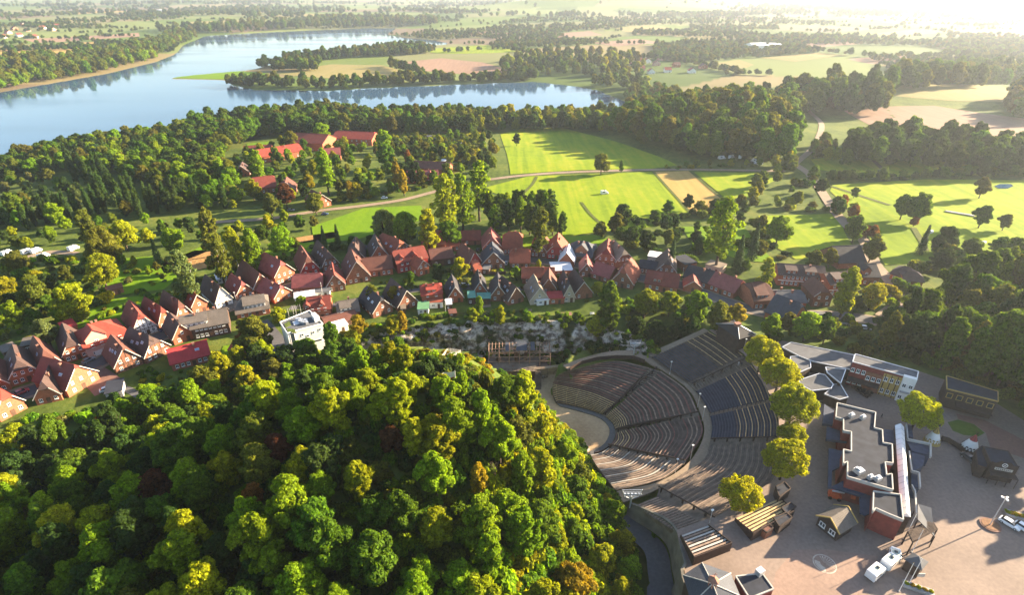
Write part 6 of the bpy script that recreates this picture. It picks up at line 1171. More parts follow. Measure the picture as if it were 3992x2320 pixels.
M_YG = grass_mat('dry_grass', [(.16, .13, .02), (.28, .19, .03)], (.15, .8)); px_ = [(1860,1500),(1900,1480),(1945,1530),(1980,1580),(1960,1620),(1900,1600),(1850,1570),(1830,1530)]; drape('dry_grass_slope', [G2(*p) for p in px_], M_YG, .1, 1.5)
# ------------------------------------------------------------------ fields and meadows
M_MEADOW = grass_mat('meadow', [(.105, .165, .004), (.165, .225, .005), (.25, .255, .014)], (.012, .16), .5); M_MEADOW2 = grass_mat('meadow_deep', [(.085, .165, .005), (.125, .205, .006)], (.015, .2), 1.1); M_STUB = grass_mat('stubble', [(.28, .18, .055), (.36, .25, .08)], (.02, .3), .72); M_SOIL = grass_mat('ploughed_soil', [(.20, .125, .085), (.26, .165, .115)], (.01, .1), .3); M_SOIL2 = grass_mat('bare_soil', [(.26, .14, .05), (.34, .20, .08)], (.05, .5)); M_PALE = grass_mat('pale_pasture', [(.17, .16, .05), (.24, .19, .08)], (.008, .1), .9)
def field(px, m_, off=.25, step=None): drape('field', [G2(a, b) for a, b in px], m_, off, step)
for px, m_ in (([(1880,735),(2060,688),(2540,670),(2688,832),(2600,875),(2480,895),(2330,905),(2200,925),(2050,800)], M_MEADOW), ([(1950,525),(2060,492),(2200,500),(2400,552),(2640,645),(2540,658),(2250,664),(1990,680),(1975,600)], M_MEADOW), ([(2548,670),(2684,667),(2818,782),(2785,826),(2694,832)], M_STUB), ([(2706,672),(2960,674),(3050,692),(2985,722),(2950,772),(2832,778)], M_MEADOW),
    ([(3160,622),(3330,603),(3700,632),(4100,640),(4100,682),(3700,684),(3400,692),(3190,662)], M_MEADOW), ([(3245,722),(3600,700),(4100,705),(4100,1060),(3760,1010),(3600,1025),(3450,1035),(3350,862),(3235,745)], M_MEADOW), ([(2955,842),(3275,832),(3290,902),(3345,1005),(3100,1012),(3010,955)], M_MEADOW), ([(2655,885),(2900,885),(2985,985),(3025,1028),(2900,1018),(2700,955)], M_MEADOW2),
    ([(215,1275),(420,1172),(640,1142),(705,1190),(450,1242),(260,1295)], M_MEADOW2), ([(470,1010),(600,1000),(720,1060),(640,1130),(480,1150),(400,1120)], M_MEADOW2), ([(620,1032),(760,977),(885,985),(900,1022),(780,1052),(640,1067)], M_SOIL2), ([(1215,885),(1420,812),(1640,802),(1665,852),(1400,932),(1225,955)], M_MEADOW2), ([(950,1000),(1120,955),(1250,930),(1280,960),(1050,1030),(960,1050)], M_MEADOW2), ([(1890,925),(2200,925),(2330,915),(2420,960),(2200,985),(1900,960)], M_MEADOW2), ([(1140,930),(1300,905),(1330,925),(1180,950)], M_SOIL2),
    ([(960,560),(1060,550),(1060,575),(970,582)], M_MEADOW2), ([(1390,670),(1470,655),(1480,700),(1400,712)], M_MEADOW2), ([(680,1010),(790,960),(850,965),(740,1010)], M_MEADOW2),
    # beyond the near wood and around the lake
    ([(1535,245),(1720,226),(1880,242),(2010,282),(1800,288),(1600,272)], M_SOIL), ([(672,305),(690,300),(900,277),(1050,286),(1000,306),(880,309)], M_MEADOW2), ([(1050,285),(1290,250),(1480,252),(1640,292),(1450,312),(1200,300)], M_PALE), ([(1620,192),(1900,175),(2100,196),(1900,207),(1700,207)], M_MEADOW), ([(0,186),(350,162),(500,160),(490,171),(250,206),(0,211)], M_STUB), ([(90,152),(540,126),(545,141),(140,166)], M_SOIL), ([(3290,432),(3640,412),(4100,475),(4100,580),(3700,512),(3400,492)], M_SOIL), ([(3450,372),(3700,312),(3900,332),(4050,402),(3700,392)], M_PALE),
    ([(2150,205),(2400,195),(2500,210),(2300,225)], M_PALE), ([(2780,247),(2880,232),(2940,252),(2900,267)], M_PALE), ([(2960,225),(3200,205),(3300,215),(3100,240)], M_PALE), ([(2660,150),(2800,122),(2900,142),(2760,160)], M_PALE), ([(2050,140),(2300,120),(2350,135),(2150,150)], M_SOIL), ([(1750,130),(1950,118),(2000,130),(1800,142)], M_SOIL), ([(3300,230),(3500,212),(3600,225),(3400,250)], M_SOIL), ([(3650,235),(3850,215),(3992,235),(3800,255)], M_PALE), ([(2400,110),(2550,95),(2620,110),(2450,125)], M_PALE), ([(2300,165),(2480,150),(2600,165),(2400,180)], M_SOIL), ([(3080,170),(3300,155),(3380,168),(3150,185)], M_SOIL), ([(700,85),(900,78),(1000,84),(800,95)], M_PALE), ([(1000,60),(1200,52),(1300,58),(1100,68)], M_PALE), ([(250,45),(450,38),(500,45),(300,55)], M_STUB), ([(100,85),(300,75),(380,82),(180,95)], M_PALE), ([(2900,60),(3100,48),(3200,58),(3000,72)], M_PALE), ([(3400,130),(3600,110),(3700,125),(3500,142)], M_PALE)): field(px, m_)
# ------------------------------------------------------------------ roads
STREET = [(-120,1600),(102,1531),(200,1496),(377,1420),(488,1358),(643,1305),(780,1242),(919,1187),(1010,1157),(1132,1121),(1300,1072),(1522,1033),(1750,1008),(1972,1006),(2092,1015),(2245,1031),(2384,1062),(2500,1084),(2650,1112),(2808,1170),(2950,1216),(3084,1237),(3207,1232),(3391,1250),(3700,1320)]
_, SP_, SN_ = road('village_street', [G2(*p) for p in STREET], 6.4, M_ASPH, .05, 140)
for s in (-1, 1):
    q = SP_ + SN_*s*4.0; road('pavement', q, 1.6, M_PATH, .17, 140)
road('garden_lane', [G2(*p) for p in [(440,1500),(520,1530),(600,1590),(640,1640)]], 2.6, M_ASPH, .06, 30); road('back_lane', [G2(*p) for p in [(1130,1200),(1250,1195),(1420,1175),(1600,1135),(1760,1120),(1990,1130),(2100,1100),(2120,1040)]], 3.4, M_ASPH, .06, 60); road('yard', [G2(*p) for p in [(1000,1260),(1060,1330),(1110,1400)]], 9, M_ASPH, .07, 30)
road('yard', [G2(*p) for p in [(340,1450),(400,1490),(430,1520)]], 9, M_BRICKPAVE, .08, 24)
road('country_road', [G2(*p) for p in [(830,868),(1060,852),(1250,822),(1400,805),(1560,782),(1680,752),(1800,720),(2000,689),(2250,671),(2600,662),(2900,665),(3060,668)]], 4.5, M_PATH, .3, 120); road('country_road', [G2(*p) for p in [(3080,630),(3120,655),(3165,692),(3230,790),(3300,880),(3370,945),(3410,1030),(3470,1100),(3500,1180),(3440,1240)]], 6.0, M_PATH, .35, 90); road('camp_road', [G2(*p) for p in [(-80,1040),(60,1015),(190,985),(300,990)]], 4.5, M_PATH, .2, 30); road('far_lane', [G2(*p) for p in [(3100,640),(3180,560),(3200,480),(3150,430)]], 5, M_PATH, .4, 40)
M_DITCH = grass_mat('rank_grass', [(.05, .07, .012), (.10, .11, .025)], (.1, .8))
for px, wd_ in (([(2092,690),(2075,720),(2040,755)], 2.2), ([(2265,790),(2300,835),(2335,868)], 2.0), ([(3560,890),(3590,940),(3610,980)], 3.0), ([(3240,728),(3330,757),(3470,802)], 3.2), ([(3400,622),(3440,662)], 3.5), ([(2548,672),(2620,752),(2690,830)], 2.0), ([(2690,668),(2760,730),(2826,782)], 2.0)): road('ditch', [G2(*p) for p in px], wd_, M_DITCH, .42, 30)
# ------------------------------------------------------------------ where nothing may grow
def blocked(x, y, pad=1.0, street=True):
    for hx, hy, a, hw, hl in HOUSES:
        dx, dy = x-hx, y-hy
        if dx*dx+dy*dy > 900: continue
        lx = dx*math.cos(a)+dy*math.sin(a); ly = -dx*math.sin(a)+dy*math.cos(a)
        if abs(lx) < hw+pad and abs(ly) < hl+pad: return True
    if street and np.min(np.hypot(SP_[:, 0]-x, SP_[:, 1]-y)) < 4.2+pad: return True
    return False
KR = dict(broad=4.9, tall=3.5, poplar=1.7, airy=4.3, birch=2.9, willow=5.2, plane=4.7, spruce=2.7, shrub=1.7); KH = dict(broad=7.2, tall=9, poplar=8.5, airy=11, birch=7.5, willow=6.3, plane=5.8, spruce=5, shrub=.9)
def vt(px, py, rpx, key, tint, label, group=None, tall=1.0, name=None, cat=None, ground=None):
    """tree whose crown of radius rpx pixels is centred on the pixel"""
    kind = key.rstrip('0123456789'); s = 1.0
    for _ in range(3):
        up = KH[kind]*s*tall
        if ground is None: x, y, z = G(px, py, up)
        else: x, y, _z = W(px, py, ground+up); z = ground
        zc = y*CP + (CAMH-z-up)*SP; s = rpx*zc/FPX/KR[kind]
    return tree(x, y, key, s, C_[tint], label, group, z, s*tall, name, cat)
# plane trees of the plaza
for px, py, r, lb in ((2975,1372,78,'round yellow-green plane tree beside the black pavilion'), (3042,1452,84,'round plane tree between the pavilion tree and the largest one'), (3100,1572,100,'largest round plane tree at the edge of the upper seating'), (3090,1692,62,'smallest round plane tree, squeezed between two larger ones'), (3066,1785,96,'round plane tree over the dark technical booth'), (2892,1925,92,'single round plane tree standing over the lower upper-wedge benches'), (3588,1602,86,'yellow-topped plane tree in the courtyard beside the golden tepee')): vt(px, py, r, 'plane%d' % (px % 3), 'plane', lb, 'plane trees of the plaza', ground=0 if px > 2900 else -1.5)
# ------------------------------------------------------------------ wood on the hill
HILL = WP([(-350,2500),(-250,1900),(0,1760),(150,1690)], 0).tolist() + [G2(*p) for p in ((560,1600),(760,1560),(900,1480),(1090,1410),(1280,1395),(1560,1400))] + WP([(1700,1415),(1760,1440)], 20).tolist() + [G2(*p) for p in ((1900,1500),(2000,1550),(2085,1615),(2165,1695),(2235,1765),(2290,1835),(2345,1905),(2405,1988),(2455,2052))] + WP([(2480,2180),(2500,2330),(2450,2600)], -8).tolist() + [[0, 28], [-70, 22]]
rng = random.Random(5); hill_pts = poly_points(HILL, 7.7, RNG, .36); rails = np.array([[-20.0, 128]])
special = [(1080,1745,62,'broad1','copper','dark copper-brown tree in the middle of the hill wood'), (1525,1705,55,'broad2','copper','dark copper-brown tree just below the hilltop grass'), (1010,2090,115,'broad3','bright','large feathery bright green tree standing out of the dark wood'), (985,1925,48,'broad1','rust','rust-orange crown beside the feathery bright tree'), (385,1660,45,'broad0','rust','orange-brown tree among the bright trees by the village'), (600,1890,70,'broad2','copper','dull brown tree beside the bright clump on the slope'), (2240,2260,85,'broad2','gold','golden-brown tree at the foot of the hill by the sunken road'), (1865,1860,45,'tall0','gold','slim golden-yellow tree on the sunny slope'), (1290,1740,52,'broad1','dark','blue-green dark tree between the copper and bright trees'), (860,1720,80,'broad0','bright','bright green dome-shaped tree on the shady slope'), (270,1890,80,'broad3','bright','yellow-green clump on the shady lower slope'), (1250,1900,72,'broad4','bright','bright green tree alone in the shady hollow'), (640,1720,75,'broad2','yellow','yellow-green tree on the shoulder above the village'), (1380,1320,40,'broad1','yellow','yellow tree at the village side of the hilltop'), (1570,1390,50,'broad1','yellow','rounded yellow tree beside the lookout'), (2560,2080,38,'broad0','green','dark green tree overhanging the sunken road'), (1600,1930,55,'broad4','olive','ochre-tinged tree in the middle of the hill')]
SPX = []
for px, py, r, k, tn, lb in special: o = vt(px, py, r, k, tn, lb, 'wood on the limestone hill'); SPX.append((o.location.x, o.location.y))
lab_h = {'green': 'mid green broadleaf tree in the wood covering the hill', 'bright': 'bright green broadleaf tree in the wood covering the hill', 'yellow': 'yellow-green broadleaf tree in the wood covering the hill', 'olive': 'olive broadleaf tree in the wood covering the hill', 'dark': 'dark green broadleaf tree in the wood covering the hill', 'gold': 'golden autumn tree in the wood covering the hill'}
hn = 0; HOUT = []
def seen(x, y, z, m):
    zc = y*CP+(CAMH-z)*SP; yc = (CAMH-z)*CP-y*SP
    return zc > 5 and -m < 1996+FPX*x/zc < 3992+m and 1160+FPX*yc/zc < 2320+m
for x, y in hill_pts:
    if min(math.hypot(x-a, y-b) for a, b in SPX) < 4.2: continue
    z = float(hgt(x, y)[0])
    d = math.hypot(x+19, y-126); 
    if d < 6 or (-11 < x < 0 and 124 < y < 138): continue          # lookout and dry grass stay open
    s = rng.uniform(.78, 1.12)*(.66 if d < 18 else .74 if d < 40 and x < -19 and y > 106 else 1)*(.74 if x > 6 else 1)
    tn = rng.choices(['green', 'bright', 'yellow', 'olive', 'dark', 'gold'], [9, 44, 42, 3, 1.5, .6] if x > -30 else [22, 38, 24, 6, 10, .6] if x > -62 and y > 80 else [40, 20, 12, 8, 24, .5])[0]  # brighter tints on the sunny flank and crest: sunlight put into leaf colours
    if s_dist(np.array([x]), np.array([y]), ARENA)[0] < 1.0 or s_dist(np.array([x]), np.array([y]), STAGE)[0] < 1.0: continue
    if -30 < x < 2 and y > 98:
        al = CAMH-.7356*y-z
        if al < 3.2: continue
        s = min(s, al/12.5)
    if not seen(x, y, z+6, 130): HOUT.append((x, y, z, s, s, rng.randrange(5), *C_[tn])); continue
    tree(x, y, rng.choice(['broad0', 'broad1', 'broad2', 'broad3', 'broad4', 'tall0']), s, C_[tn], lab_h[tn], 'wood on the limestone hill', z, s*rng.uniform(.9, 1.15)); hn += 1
for x, y in poly_points(HILL, 4.6, RNG, .45)[::2]:
    pass
stuff_scatter('wood_edge', HOUT, 'continuation of the hill wood down the slope', 'wood', ['broad0', 'broad1', 'broad2', 'broad3', 'broad4']) if HOUT else None
# undergrowth of the hill: one mass
ug = []
for x, y in poly_points(HILL + [], 3.1, RNG, .45):
    d = math.hypot(x+19, y-127)
    if d < 4.5 or s_dist(np.array([x]), np.array([y]), STAGE)[0] < .5: continue
    ug.append((x, y, hgt(x, y)[0]-.2, rng.uniform(.8, 1.5)*(1.35 if x > -8 else 1), rng.uniform(.9, 2.0)*(1.6 if x > -8 else 1), rng.randrange(3), *jit(C_[rng.choice(['green', 'olive', 'dark', 'bright'] if x < -5 else ['bright', 'yellow', 'green'])], .2)))  # bushes follow the same split: sunny side painted brighter
for x, y in poly_points(WP([(1720,1400),(1850,1420),(1960,1500),(1990,1570),(1880,1620),(1800,1560)], 17), 1.9, RNG, .45):
    if rng.random() < .8: ug.append((x, y, hgt(x, y)[0]-.2, rng.uniform(.5, .9), rng.uniform(.4, .9), rng.randrange(3), *jit(C_[rng.choice(['gold', 'yellow', 'bright'])], .2)))
ex = poly_points([(-4, 148), (2, 160), (12, 158), (24, 150), (34, 128), (38, 100), (36, 70), (10, 60), (-4, 100)], 2.3, RNG, .45); ez = hgt(ex[:, 0], ex[:, 1]); ek = (s_dist(ex[:, 0], ex[:, 1], STAGE) > .3) & (s_dist(ex[:, 0], ex[:, 1], ARENA) > .6) & (s_dist(ex[:, 0], ex[:, 1], PLAZA) > 9) & (ez > -14.5) & ~in_poly(ex[:, 0], ex[:, 1], np.array(HILL)) & (d_line(ex[:, 0], ex[:, 1], foot[:, :2], False) > 6.5)
for (x, y), z in zip(ex[ek], ez[ek]): ug.append((x, y, z-.25, rng.uniform(.55, 1.0), rng.uniform(.35, .85), rng.randrange(3), *jit(C_[rng.choice(['bright', 'yellow', 'green'])], .2)))
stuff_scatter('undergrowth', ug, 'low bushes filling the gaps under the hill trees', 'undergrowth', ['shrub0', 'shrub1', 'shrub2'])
for i, (px, py) in enumerate(((1700,1880),(1930,1850),(1180,1565))): x, y, z = G(px, py, 6); tag(link('bare_tree', BARE, None, (x, y, z+1.5), i, (.6, .6, .75)), ['bare branching dead tree among the hill crowns', 'second bare dead tree lower on the sunny hill slope', 'leafless branches poking out near the village side'][i], 'tree')
# ------------------------------------------------------------------ trees of the gardens and meadows
V = [(388,1050,66,'willow','yellow','big golden-green willow leaning over the long lawn'), (396,950,78,'willow','olive','broad olive willow beside the camper vans'), (720,1072,60,'birch','grey','tall grey-green birch behind the white house'), (855,1000,52,'birch','olive','weeping birch at the orange soil patch'), (910,958,46,'birch','yellow','slender yellow birch with visible trunk'), (982,962,48,'tall0','bright','upright bright tree on the striped lawn'), (665,932,54,'broad0','bright','round bright tree in front of the dark park'), (1093,935,56,'willow','bright','pale willow beside the meadow path'), (808,885,50,'tall1','olive','tall olive tree at the park edge'), (475,905,54,'broad2','yellow','yellow-lit tree at the park edge above the vans'), (340,885,46,'tall0','olive','narrow olive tree beside the broad willow'),
 (127,1140,66,'broad1','olive','olive tree clump at the garden edge'), (270,1164,70,'broad2','yellow','rounded yellow tree at the end of the long lawn'), (174,1291,52,'broad3','grey','greyish fruit tree beside the sheds'), (48,1220,58,'broad0','bright','bright tree in the left garden corner'), (305,1215,40,'willow','yellow','small drooping yellow tree on the lawn edge'), (990,1290,78,'broad4','olive','large dark tree with yellow top beside the modern block'), (960,1300,50,'broad1','rust','rusty lower crown beside the large dark tree'), (60,1010,40,'broad2','olive','shaded tree beside the camp road'), (120,1235,40,'broad3','green','leafy green tree among the garden bushes'), (220,1210,42,'broad0','bright','light green tree between the lawn and the sheds'), (20,1120,50,'broad2','yellow','yellow-green tree at the garden boundary hedge'),
 (1790,1037,44,'broad0','yellow','brilliant yellow-green tree between the houses'), (1706,1062,34,'broad1','dark','dark tree beside the small orange gable'), (1490,872,60,'willow','grey','grey-green weeping willow behind the village'), (1572,882,60,'willow','bright','lighter weeping willow next to the grey one'), (1668,885,48,'tall0','yellow','yellow upright tree beside the willows'), (1752,900,48,'broad2','green','dense dark green round tree behind the orange roofs'), (1735,780,66,'airy','yellow','tall airy poplar-like tree at the meadow corner'), (1800,770,60,'airy','bright','second tall airy tree at the meadow corner'), (1865,722,60,'airy','bright','tallest airy tree by the country road'), (2107,885,52,'airy','olive','thin tawny tree behind the village roofs'), (2192,862,26,'tall1','green','slim dark tree standing alone before the meadow'),
 (2431,840,46,'broad1','dark','dark round tree at the corner of the great meadow'), (2820,885,78,'airy','bright','huge bright poplar-like tree at the village edge'), (3042,885,52,'broad2','bright','isolated bright tree in the small meadow'), (2994,1070,40,'birch','yellow','pale weeping birch in front of the apartment block'), (3342,879,50,'broad0','green','round tree beside the field road bend'), (3528,800,42,'broad3','green','left of two joined trees in the open pasture'), (3590,798,52,'broad4','green','larger of two joined trees in the open pasture'), (3834,838,38,'broad1','green','round tree at the long trough in the pasture'), (3922,862,28,'broad1','olive','smaller tree beside the round one in the pasture'), (3405,965,46,'broad3','olive','loose olive tree where the field road enters the village'), (3568,860,18,'broad2','rust','little reddish tree alone in the pasture'), (3335,745,20,'broad0','green','small tree on the ditch line'), (2346,628,36,'broad2','olive','round tree alone on the upper meadow'), (2424,642,12,'tall0','green','tiny upright tree on the upper meadow'), (2014,540,20,'broad1','dark','small dark tree on the upper meadow edge'), (3835,725,35,'broad3','olive','tree beside the pale pond'), (3560,612,26,'broad4','green','small round tree before the dark wood'),
 (2716,1182,64,'broad0','bright','broad bright green tree above the arena stand'), (2613,1178,44,'broad1','yellow','yellow-green tree beside the lit pink gable'), (2520,1172,54,'broad2','yellow','yellow-topped tree behind the cliff end'), (2378,1178,60,'tall1','green','tall tree at the end of the cliff row'), (2800,1225,58,'broad3','olive','brownish-olive tree behind the pavilion'), (2870,1218,44,'broad4','gold','golden-brown tree beside the blue-black roof'), (3010,1268,46,'broad1','bright','round tree beside the steep blue-black roof'), (3150,1262,56,'broad2','bright','leafy bright tree beside the road fence'), (3225,1285,46,'broad3','green','green tree at the end of the grey shed'), (3312,1120,54,'tall0','yellow','tall yellow-green tree before the apartment blocks'), (3405,1150,56,'willow','yellow','willow-like yellow tree beside the shorter apartment block'), (3240,1000,34,'broad1','olive','rounded tree behind the apartment block'), (3180,1010,44,'broad0','olive','loose tree beside the black barn'), (2480,1270,40,'broad3','dark','dark tree on the slope above the board wall'), (2640,1290,40,'broad1','dark','dark tree below the shaded lane'), (2560,1290,46,'broad2','dark','dense dark tree filling the cliff corner'), (2440,1320,30,'broad4','dark','dark bush-like tree beside the floodlight gantry'), (2700,1265,36,'broad3','dark','dark tree behind the upper path'),
 (1395,1265,40,'broad1','gold','golden hedge tree at the cliff end'), (1530,1262,36,'broad2','yellow','yellow bushy tree on the cliff edge'), (1568,1255,30,'tall0','gold','gold-orange upright tree on the cliff edge'), (1845,1225,30,'broad0','yellow','round clipped yellow tree on the cliff edge'), (1870,1185,22,'tall0','bright','upright light tree beside the teal pavilion'), (1950,1225,26,'tall1','yellow','tawny conical tree on the cliff edge'), (2330,1265,44,'broad4','yellow','sunlit bush-tree over the cliff face'), (2250,1240,26,'broad1','green','green tree at the garden rim'), (2060,1235,24,'broad2','bright','light bush-tree at the cliff rim'), (1690,1130,26,'broad0','yellow','yellow garden tree behind the steep dark gable'), (1450,1145,34,'broad1','olive','olive garden tree below the brown gable house'), (1540,1140,32,'broad2','gold','autumn-tinted garden tree beside the brown gable'), (1600,1085,20,'tall0','green','small garden tree behind the red house'), (2015,1060,24,'broad3','bright','bright garden tree beside the lean-to house'), (2100,1035,16,'tall0','yellow','slim yellow garden conifer'), (2330,1120,26,'broad2','yellow','yellow garden tree beside the purple wing'), (1175,1180,28,'broad1','bright','round garden tree beside the small purple-roofed house'), (1085,1225,36,'broad0','yellow','yellow-green garden tree beside the grey hipped house')]
for t in V: vt(*t, name='garden_tree' if t[3][:4] in ('broa', 'tall') else None)
for px, py, r in ((1262,935,20),(1315,930,20)): vt(px, py, r, 'spruce', 'dark', 'dark spruce standing behind the village gardens', 'pair of dark spruces')
for px, py, r, lb in ((610,995,24,'pale blue-green young conifer beside the vegetable beds'), (2620,1000,26,'dark conifer in the shady wood behind the double house'), (2880,1010,34,'dark conifer beside the apartment block'), (2940,960,32,'tall dark conifer at the edge of the small meadow'), (3600,950,26,'pointed conifer at the pasture corner'), (2030,912,8,'tiny clipped conifer on the shaded lawn')): vt(px, py, r, 'spruce', 'dark', lb)
# poplars in the park
POP = [(500,220),(530,300),(600,290),(640,340),(700,280),(740,290),(760,330),(690,390),(740,420),(800,380),(840,440),(870,480),(920,460),(890,540),(940,500),(310,590),(370,570),(425,575),(480,570),(540,550),(640,540),(690,520),(740,510),(40,650),(165,640),(220,610),(1000,520),(1080,500),(1210,500),(1440,480),(1280,480),(1640,480),(1010,560),(960,420),(1130,520)]
for x, y in POP: vt(x/1.895, 500+y/1.895, 12.5, 'poplar', 'dark', 'slim dark columnar poplar in the shady park', 'poplars of the park')
for px, py, r, k, tn, lb in ((1360,735,20,'tall0','gold','pale orange tall tree in the park'), (1545,675,30,'tall1','gold','straw-coloured tree beside the brown terrace'), (1570,700,26,'tall0','gold','second straw-coloured tree beside the brown terrace'), (1590,610,18,'tall0','rust','rusty slim tree near the allotments'), (1110,755,42,'broad1','copper','copper-brown tree in front of the brick gable house'), (1225,785,38,'broad2','olive','olive tree beside the country road'), (1050,790,40,'broad3','olive','dull green tree before the copper one'), (1265,650,46,'tall1','bright','bright tall tree in front of the red institution'), (1005,640,36,'tall0','bright','bright tree beside the long red wing'), (1490,540,42,'broad0','bright','bright tree beside the school-like wing'), (1500,600,40,'broad1','green','green tree below the school-like wing'), (1250,515,40,'broad2','bright','rounded bright tree above the red hall'), (1130,545,34,'broad3','olive','olive tree behind the red-roofed hall'), (980,730,36,'broad4','yellow','yellow-green tree beside the large red roof'), (1400,700,30,'broad0','green','dark round tree on the park lawn'), (2120,760,1,'tall0','green','') ):
    if lb: vt(px, py, r, k, tn, lb)
# grove with bare trunks behind the village
for i in range(16): vt(1905+i*17+rng.uniform(-8, 8), 820+rng.uniform(-35, 30), 34, ['tall0', 'tall1', 'airy'][i % 3], ['green', 'bright', 'dark'][i % 3], 'slender tree in the grove between the village and the great meadow', 'grove behind the village')
# wood east of the plaza (also shades it)
EAST = WP([(3260,1372),(3420,1330),(3560,1260),(3700,1140),(3900,1080),(4300,1050),(4700,1250),(4700,1700),(4250,1720),(3992,1590),(3800,1490),(3560,1415)], 0)
en = 0; EOUT = []
for x, y in poly_points(EAST, 8.6, RNG, .36):
    if blocked(x, y, 2): continue
    tn = rng.choices(['green', 'dark', 'olive', 'bright'], [4, 2.5, 2, 3.5])[0]; s = rng.uniform(1.1, 1.55)
    if not seen(x, y, 8, 60): EOUT.append((x, y, max(-3, float(hgt(x, y)[0])), s, s*1.1, rng.randrange(5), *C_[tn])); continue
    tree(x, y, rng.choice(['broad0', 'broad1', 'broad2', 'broad3', 'broad4', 'tall0', 'tall1']), s, C_[tn], {'green': 'mid green tree in the wood behind the wild-west row', 'dark': 'dark green tree in the wood behind the wild-west row', 'olive': 'olive tree in the wood behind the wild-west row', 'bright': 'light green tree in the wood behind the wild-west row'}[tn], 'wood east of the plaza', max(-3, float(hgt(x, y)[0])), s*rng.uniform(1.0, 1.25), 'woodland_tree'); en += 1
stuff_scatter('wood_edge', EOUT, 'continuation of the wood east of the plaza', 'wood', ['broad0', 'broad1', 'broad2', 'broad3', 'broad4']) if EOUT else None
for x, y in ((148, 116), (152, 123), (155, 131), (158, 139), (152, 147), (160, 102), (167, 108), (160, 118), (165, 128), (172, 98), (176, 112)):
    s = rng.uniform(1.3, 1.5)*(1.22 if 113 < y else 1); tree(x, y, rng.choice(['broad1', 'broad3', 'broad4']), s, C_['green'], 'tall roadside tree beyond the saloon whose shadow crosses the plaza', 'tall trees beyond the saloon', 0, s*1.15)
stuff_scatter('undergrowth', [(x, y, hgt(x, y)[0]-.2, rng.uniform(.9, 1.7), rng.uniform(.9, 2.2), rng.randrange(3), *jit(C_[rng.choice(['green', 'dark', 'olive'])], .2)) for x, y in poly_points(EAST, 3.6, RNG, .45)], 'low bushes under the wood east of the plaza', 'undergrowth', ['shrub0', 'shrub1', 'shrub2'])
print('trees', NTREE[0], 'hill', hn, 'east', en)
# ------------------------------------------------------------------ woods, hedges and garden bushes: masses
def mass(name, polys, spacing, scale, tints, label, cat, keys, pad=None, tall=1.1, prob=1.0, z_off=0, ground=True, gnd=False):
    out = []
    for px in polys:
        P = [G2(a, b) for a, b in px]
        for x, y in poly_points(P, spacing, RNG, .45):
            if rng.random() > prob or (pad is not None and blocked(x, y, pad)): continue
            s = scale*rng.uniform(.7, 1.25); out.append((x, y, hgt(x, y)[0]+z_off, s, s*tall*rng.uniform(.85, 1.2), rng.randrange(len(keys)), *jit(C_[rng.choice(tints)], .22)))
    return stuff_scatter(name, out, label, cat, keys) if out else None
BK = ['broad0', 'broad1', 'broad2', 'broad3', 'broad4']
mass('lakeside_wood', [[(-250,800),(0,712),(250,672),(480,690),(600,760),(640,830),(760,840),(900,800),(960,720),(880,640),(800,560),(700,526),(480,540),(300,570),(0,645),(-250,730)], [(-250,960),(0,910),(250,885),(240,860),(0,850),(-250,880)]], 9.6, 1.12, ['green', 'dark', 'olive', 'green', 'bright'], 'dense wood and park between the lake and the gardens', 'wood', BK, 2, .95)
mass('lakeside_wood', [[(250,672),(480,690),(600,760),(640,830),(450,860),(240,850),(0,840),(0,712)]], 13, .8, ['green', 'dark', 'olive', 'grey'], 'scattered dark trees among the poplars of the park', 'trees', BK, 2, 1.0, .5)
mass('lakeside_wood', [[(690,540),(740,505),(1000,467),(1300,450),(1500,463),(1840,466),(1850,530),(1500,525),(1320,525),(1150,532),(1050,540),(960,560),(880,610),(800,600)]], 10.5, 1.45, ['green', 'dark', 'green', 'olive'], 'tall dark wood along the shore behind the red institution', 'wood', BK, 2, .95)
mass('garden_trees', [[(-60,1010),(200,960),(300,930),(620,965),(900,935),(1180,935),(1280,880),(1080,872),(830,885),(520,845),(300,865),(-60,930)], [(0,1250),(230,1230),(300,1160),(260,1060),(0,1080)], [(1000,935),(1180,930),(1240,960),(1120,985)]], 8.5, .62, ['green', 'dark', 'bright', 'olive', 'yellow'], 'mixed trees where the dark park meets the gardens', 'trees', BK, 1.5, 1.0, .55)
mass('garden_trees', [[(440,1010),(640,1000),(700,1090),(600,1150),(470,1120)], [(760,1120),(1000,1050),(1100,1000),(1060,985),(900,1040),(740,1090)]], 9, .42, ['green', 'bright', 'olive', 'yellow'], 'small fruit trees on the garden lawns', 'trees', BK, 1.5, 1.0, .55)
mass('park_trees', [[(870,640),(1150,560),(1650,560),(1900,530),(1960,620),(1900,700),(1700,740),(1560,770),(1250,810),(830,850),(900,760)]], 12.5, .72, ['green', 'olive', 'bright', 'yellow', 'dark'], 'scattered park trees and bushes round the red institution and allotments', 'trees', BK, 2.5, 1.05, .8)
mass('allotment_bushes', [[(1480,520),(1880,520),(1900,640),(1700,690),(1600,600),(1480,570)]], 6.5, 1.3, ['green', 'olive', 'yellow', 'grey'], 'patchwork of allotment bushes near the lake wood', 'bushes', ['shrub0', 'shrub1', 'shrub2'], 1)
mass('shore_wood', [[(1830,470),(2000,468),(2200,466),(2390,460),(2400,500),(2380,520),(2200,510),(1960,515),(1850,520)]], 10, 1.25, ['green', 'dark', 'olive', 'yellow'], 'strip of shore wood between the lake and the upper meadow', 'wood', BK)
mass('big_wood', [[(2380,520),(2460,560),(2680,625),(2900,640),(3085,640),(3100,520),(3095,430),(2990,402),(2700,420),(2480,440)]], 12, 1.75, ['green', 'dark', 'olive', 'green'], 'large rounded wood rising beside the lake end', 'wood', BK, None, 1.1)
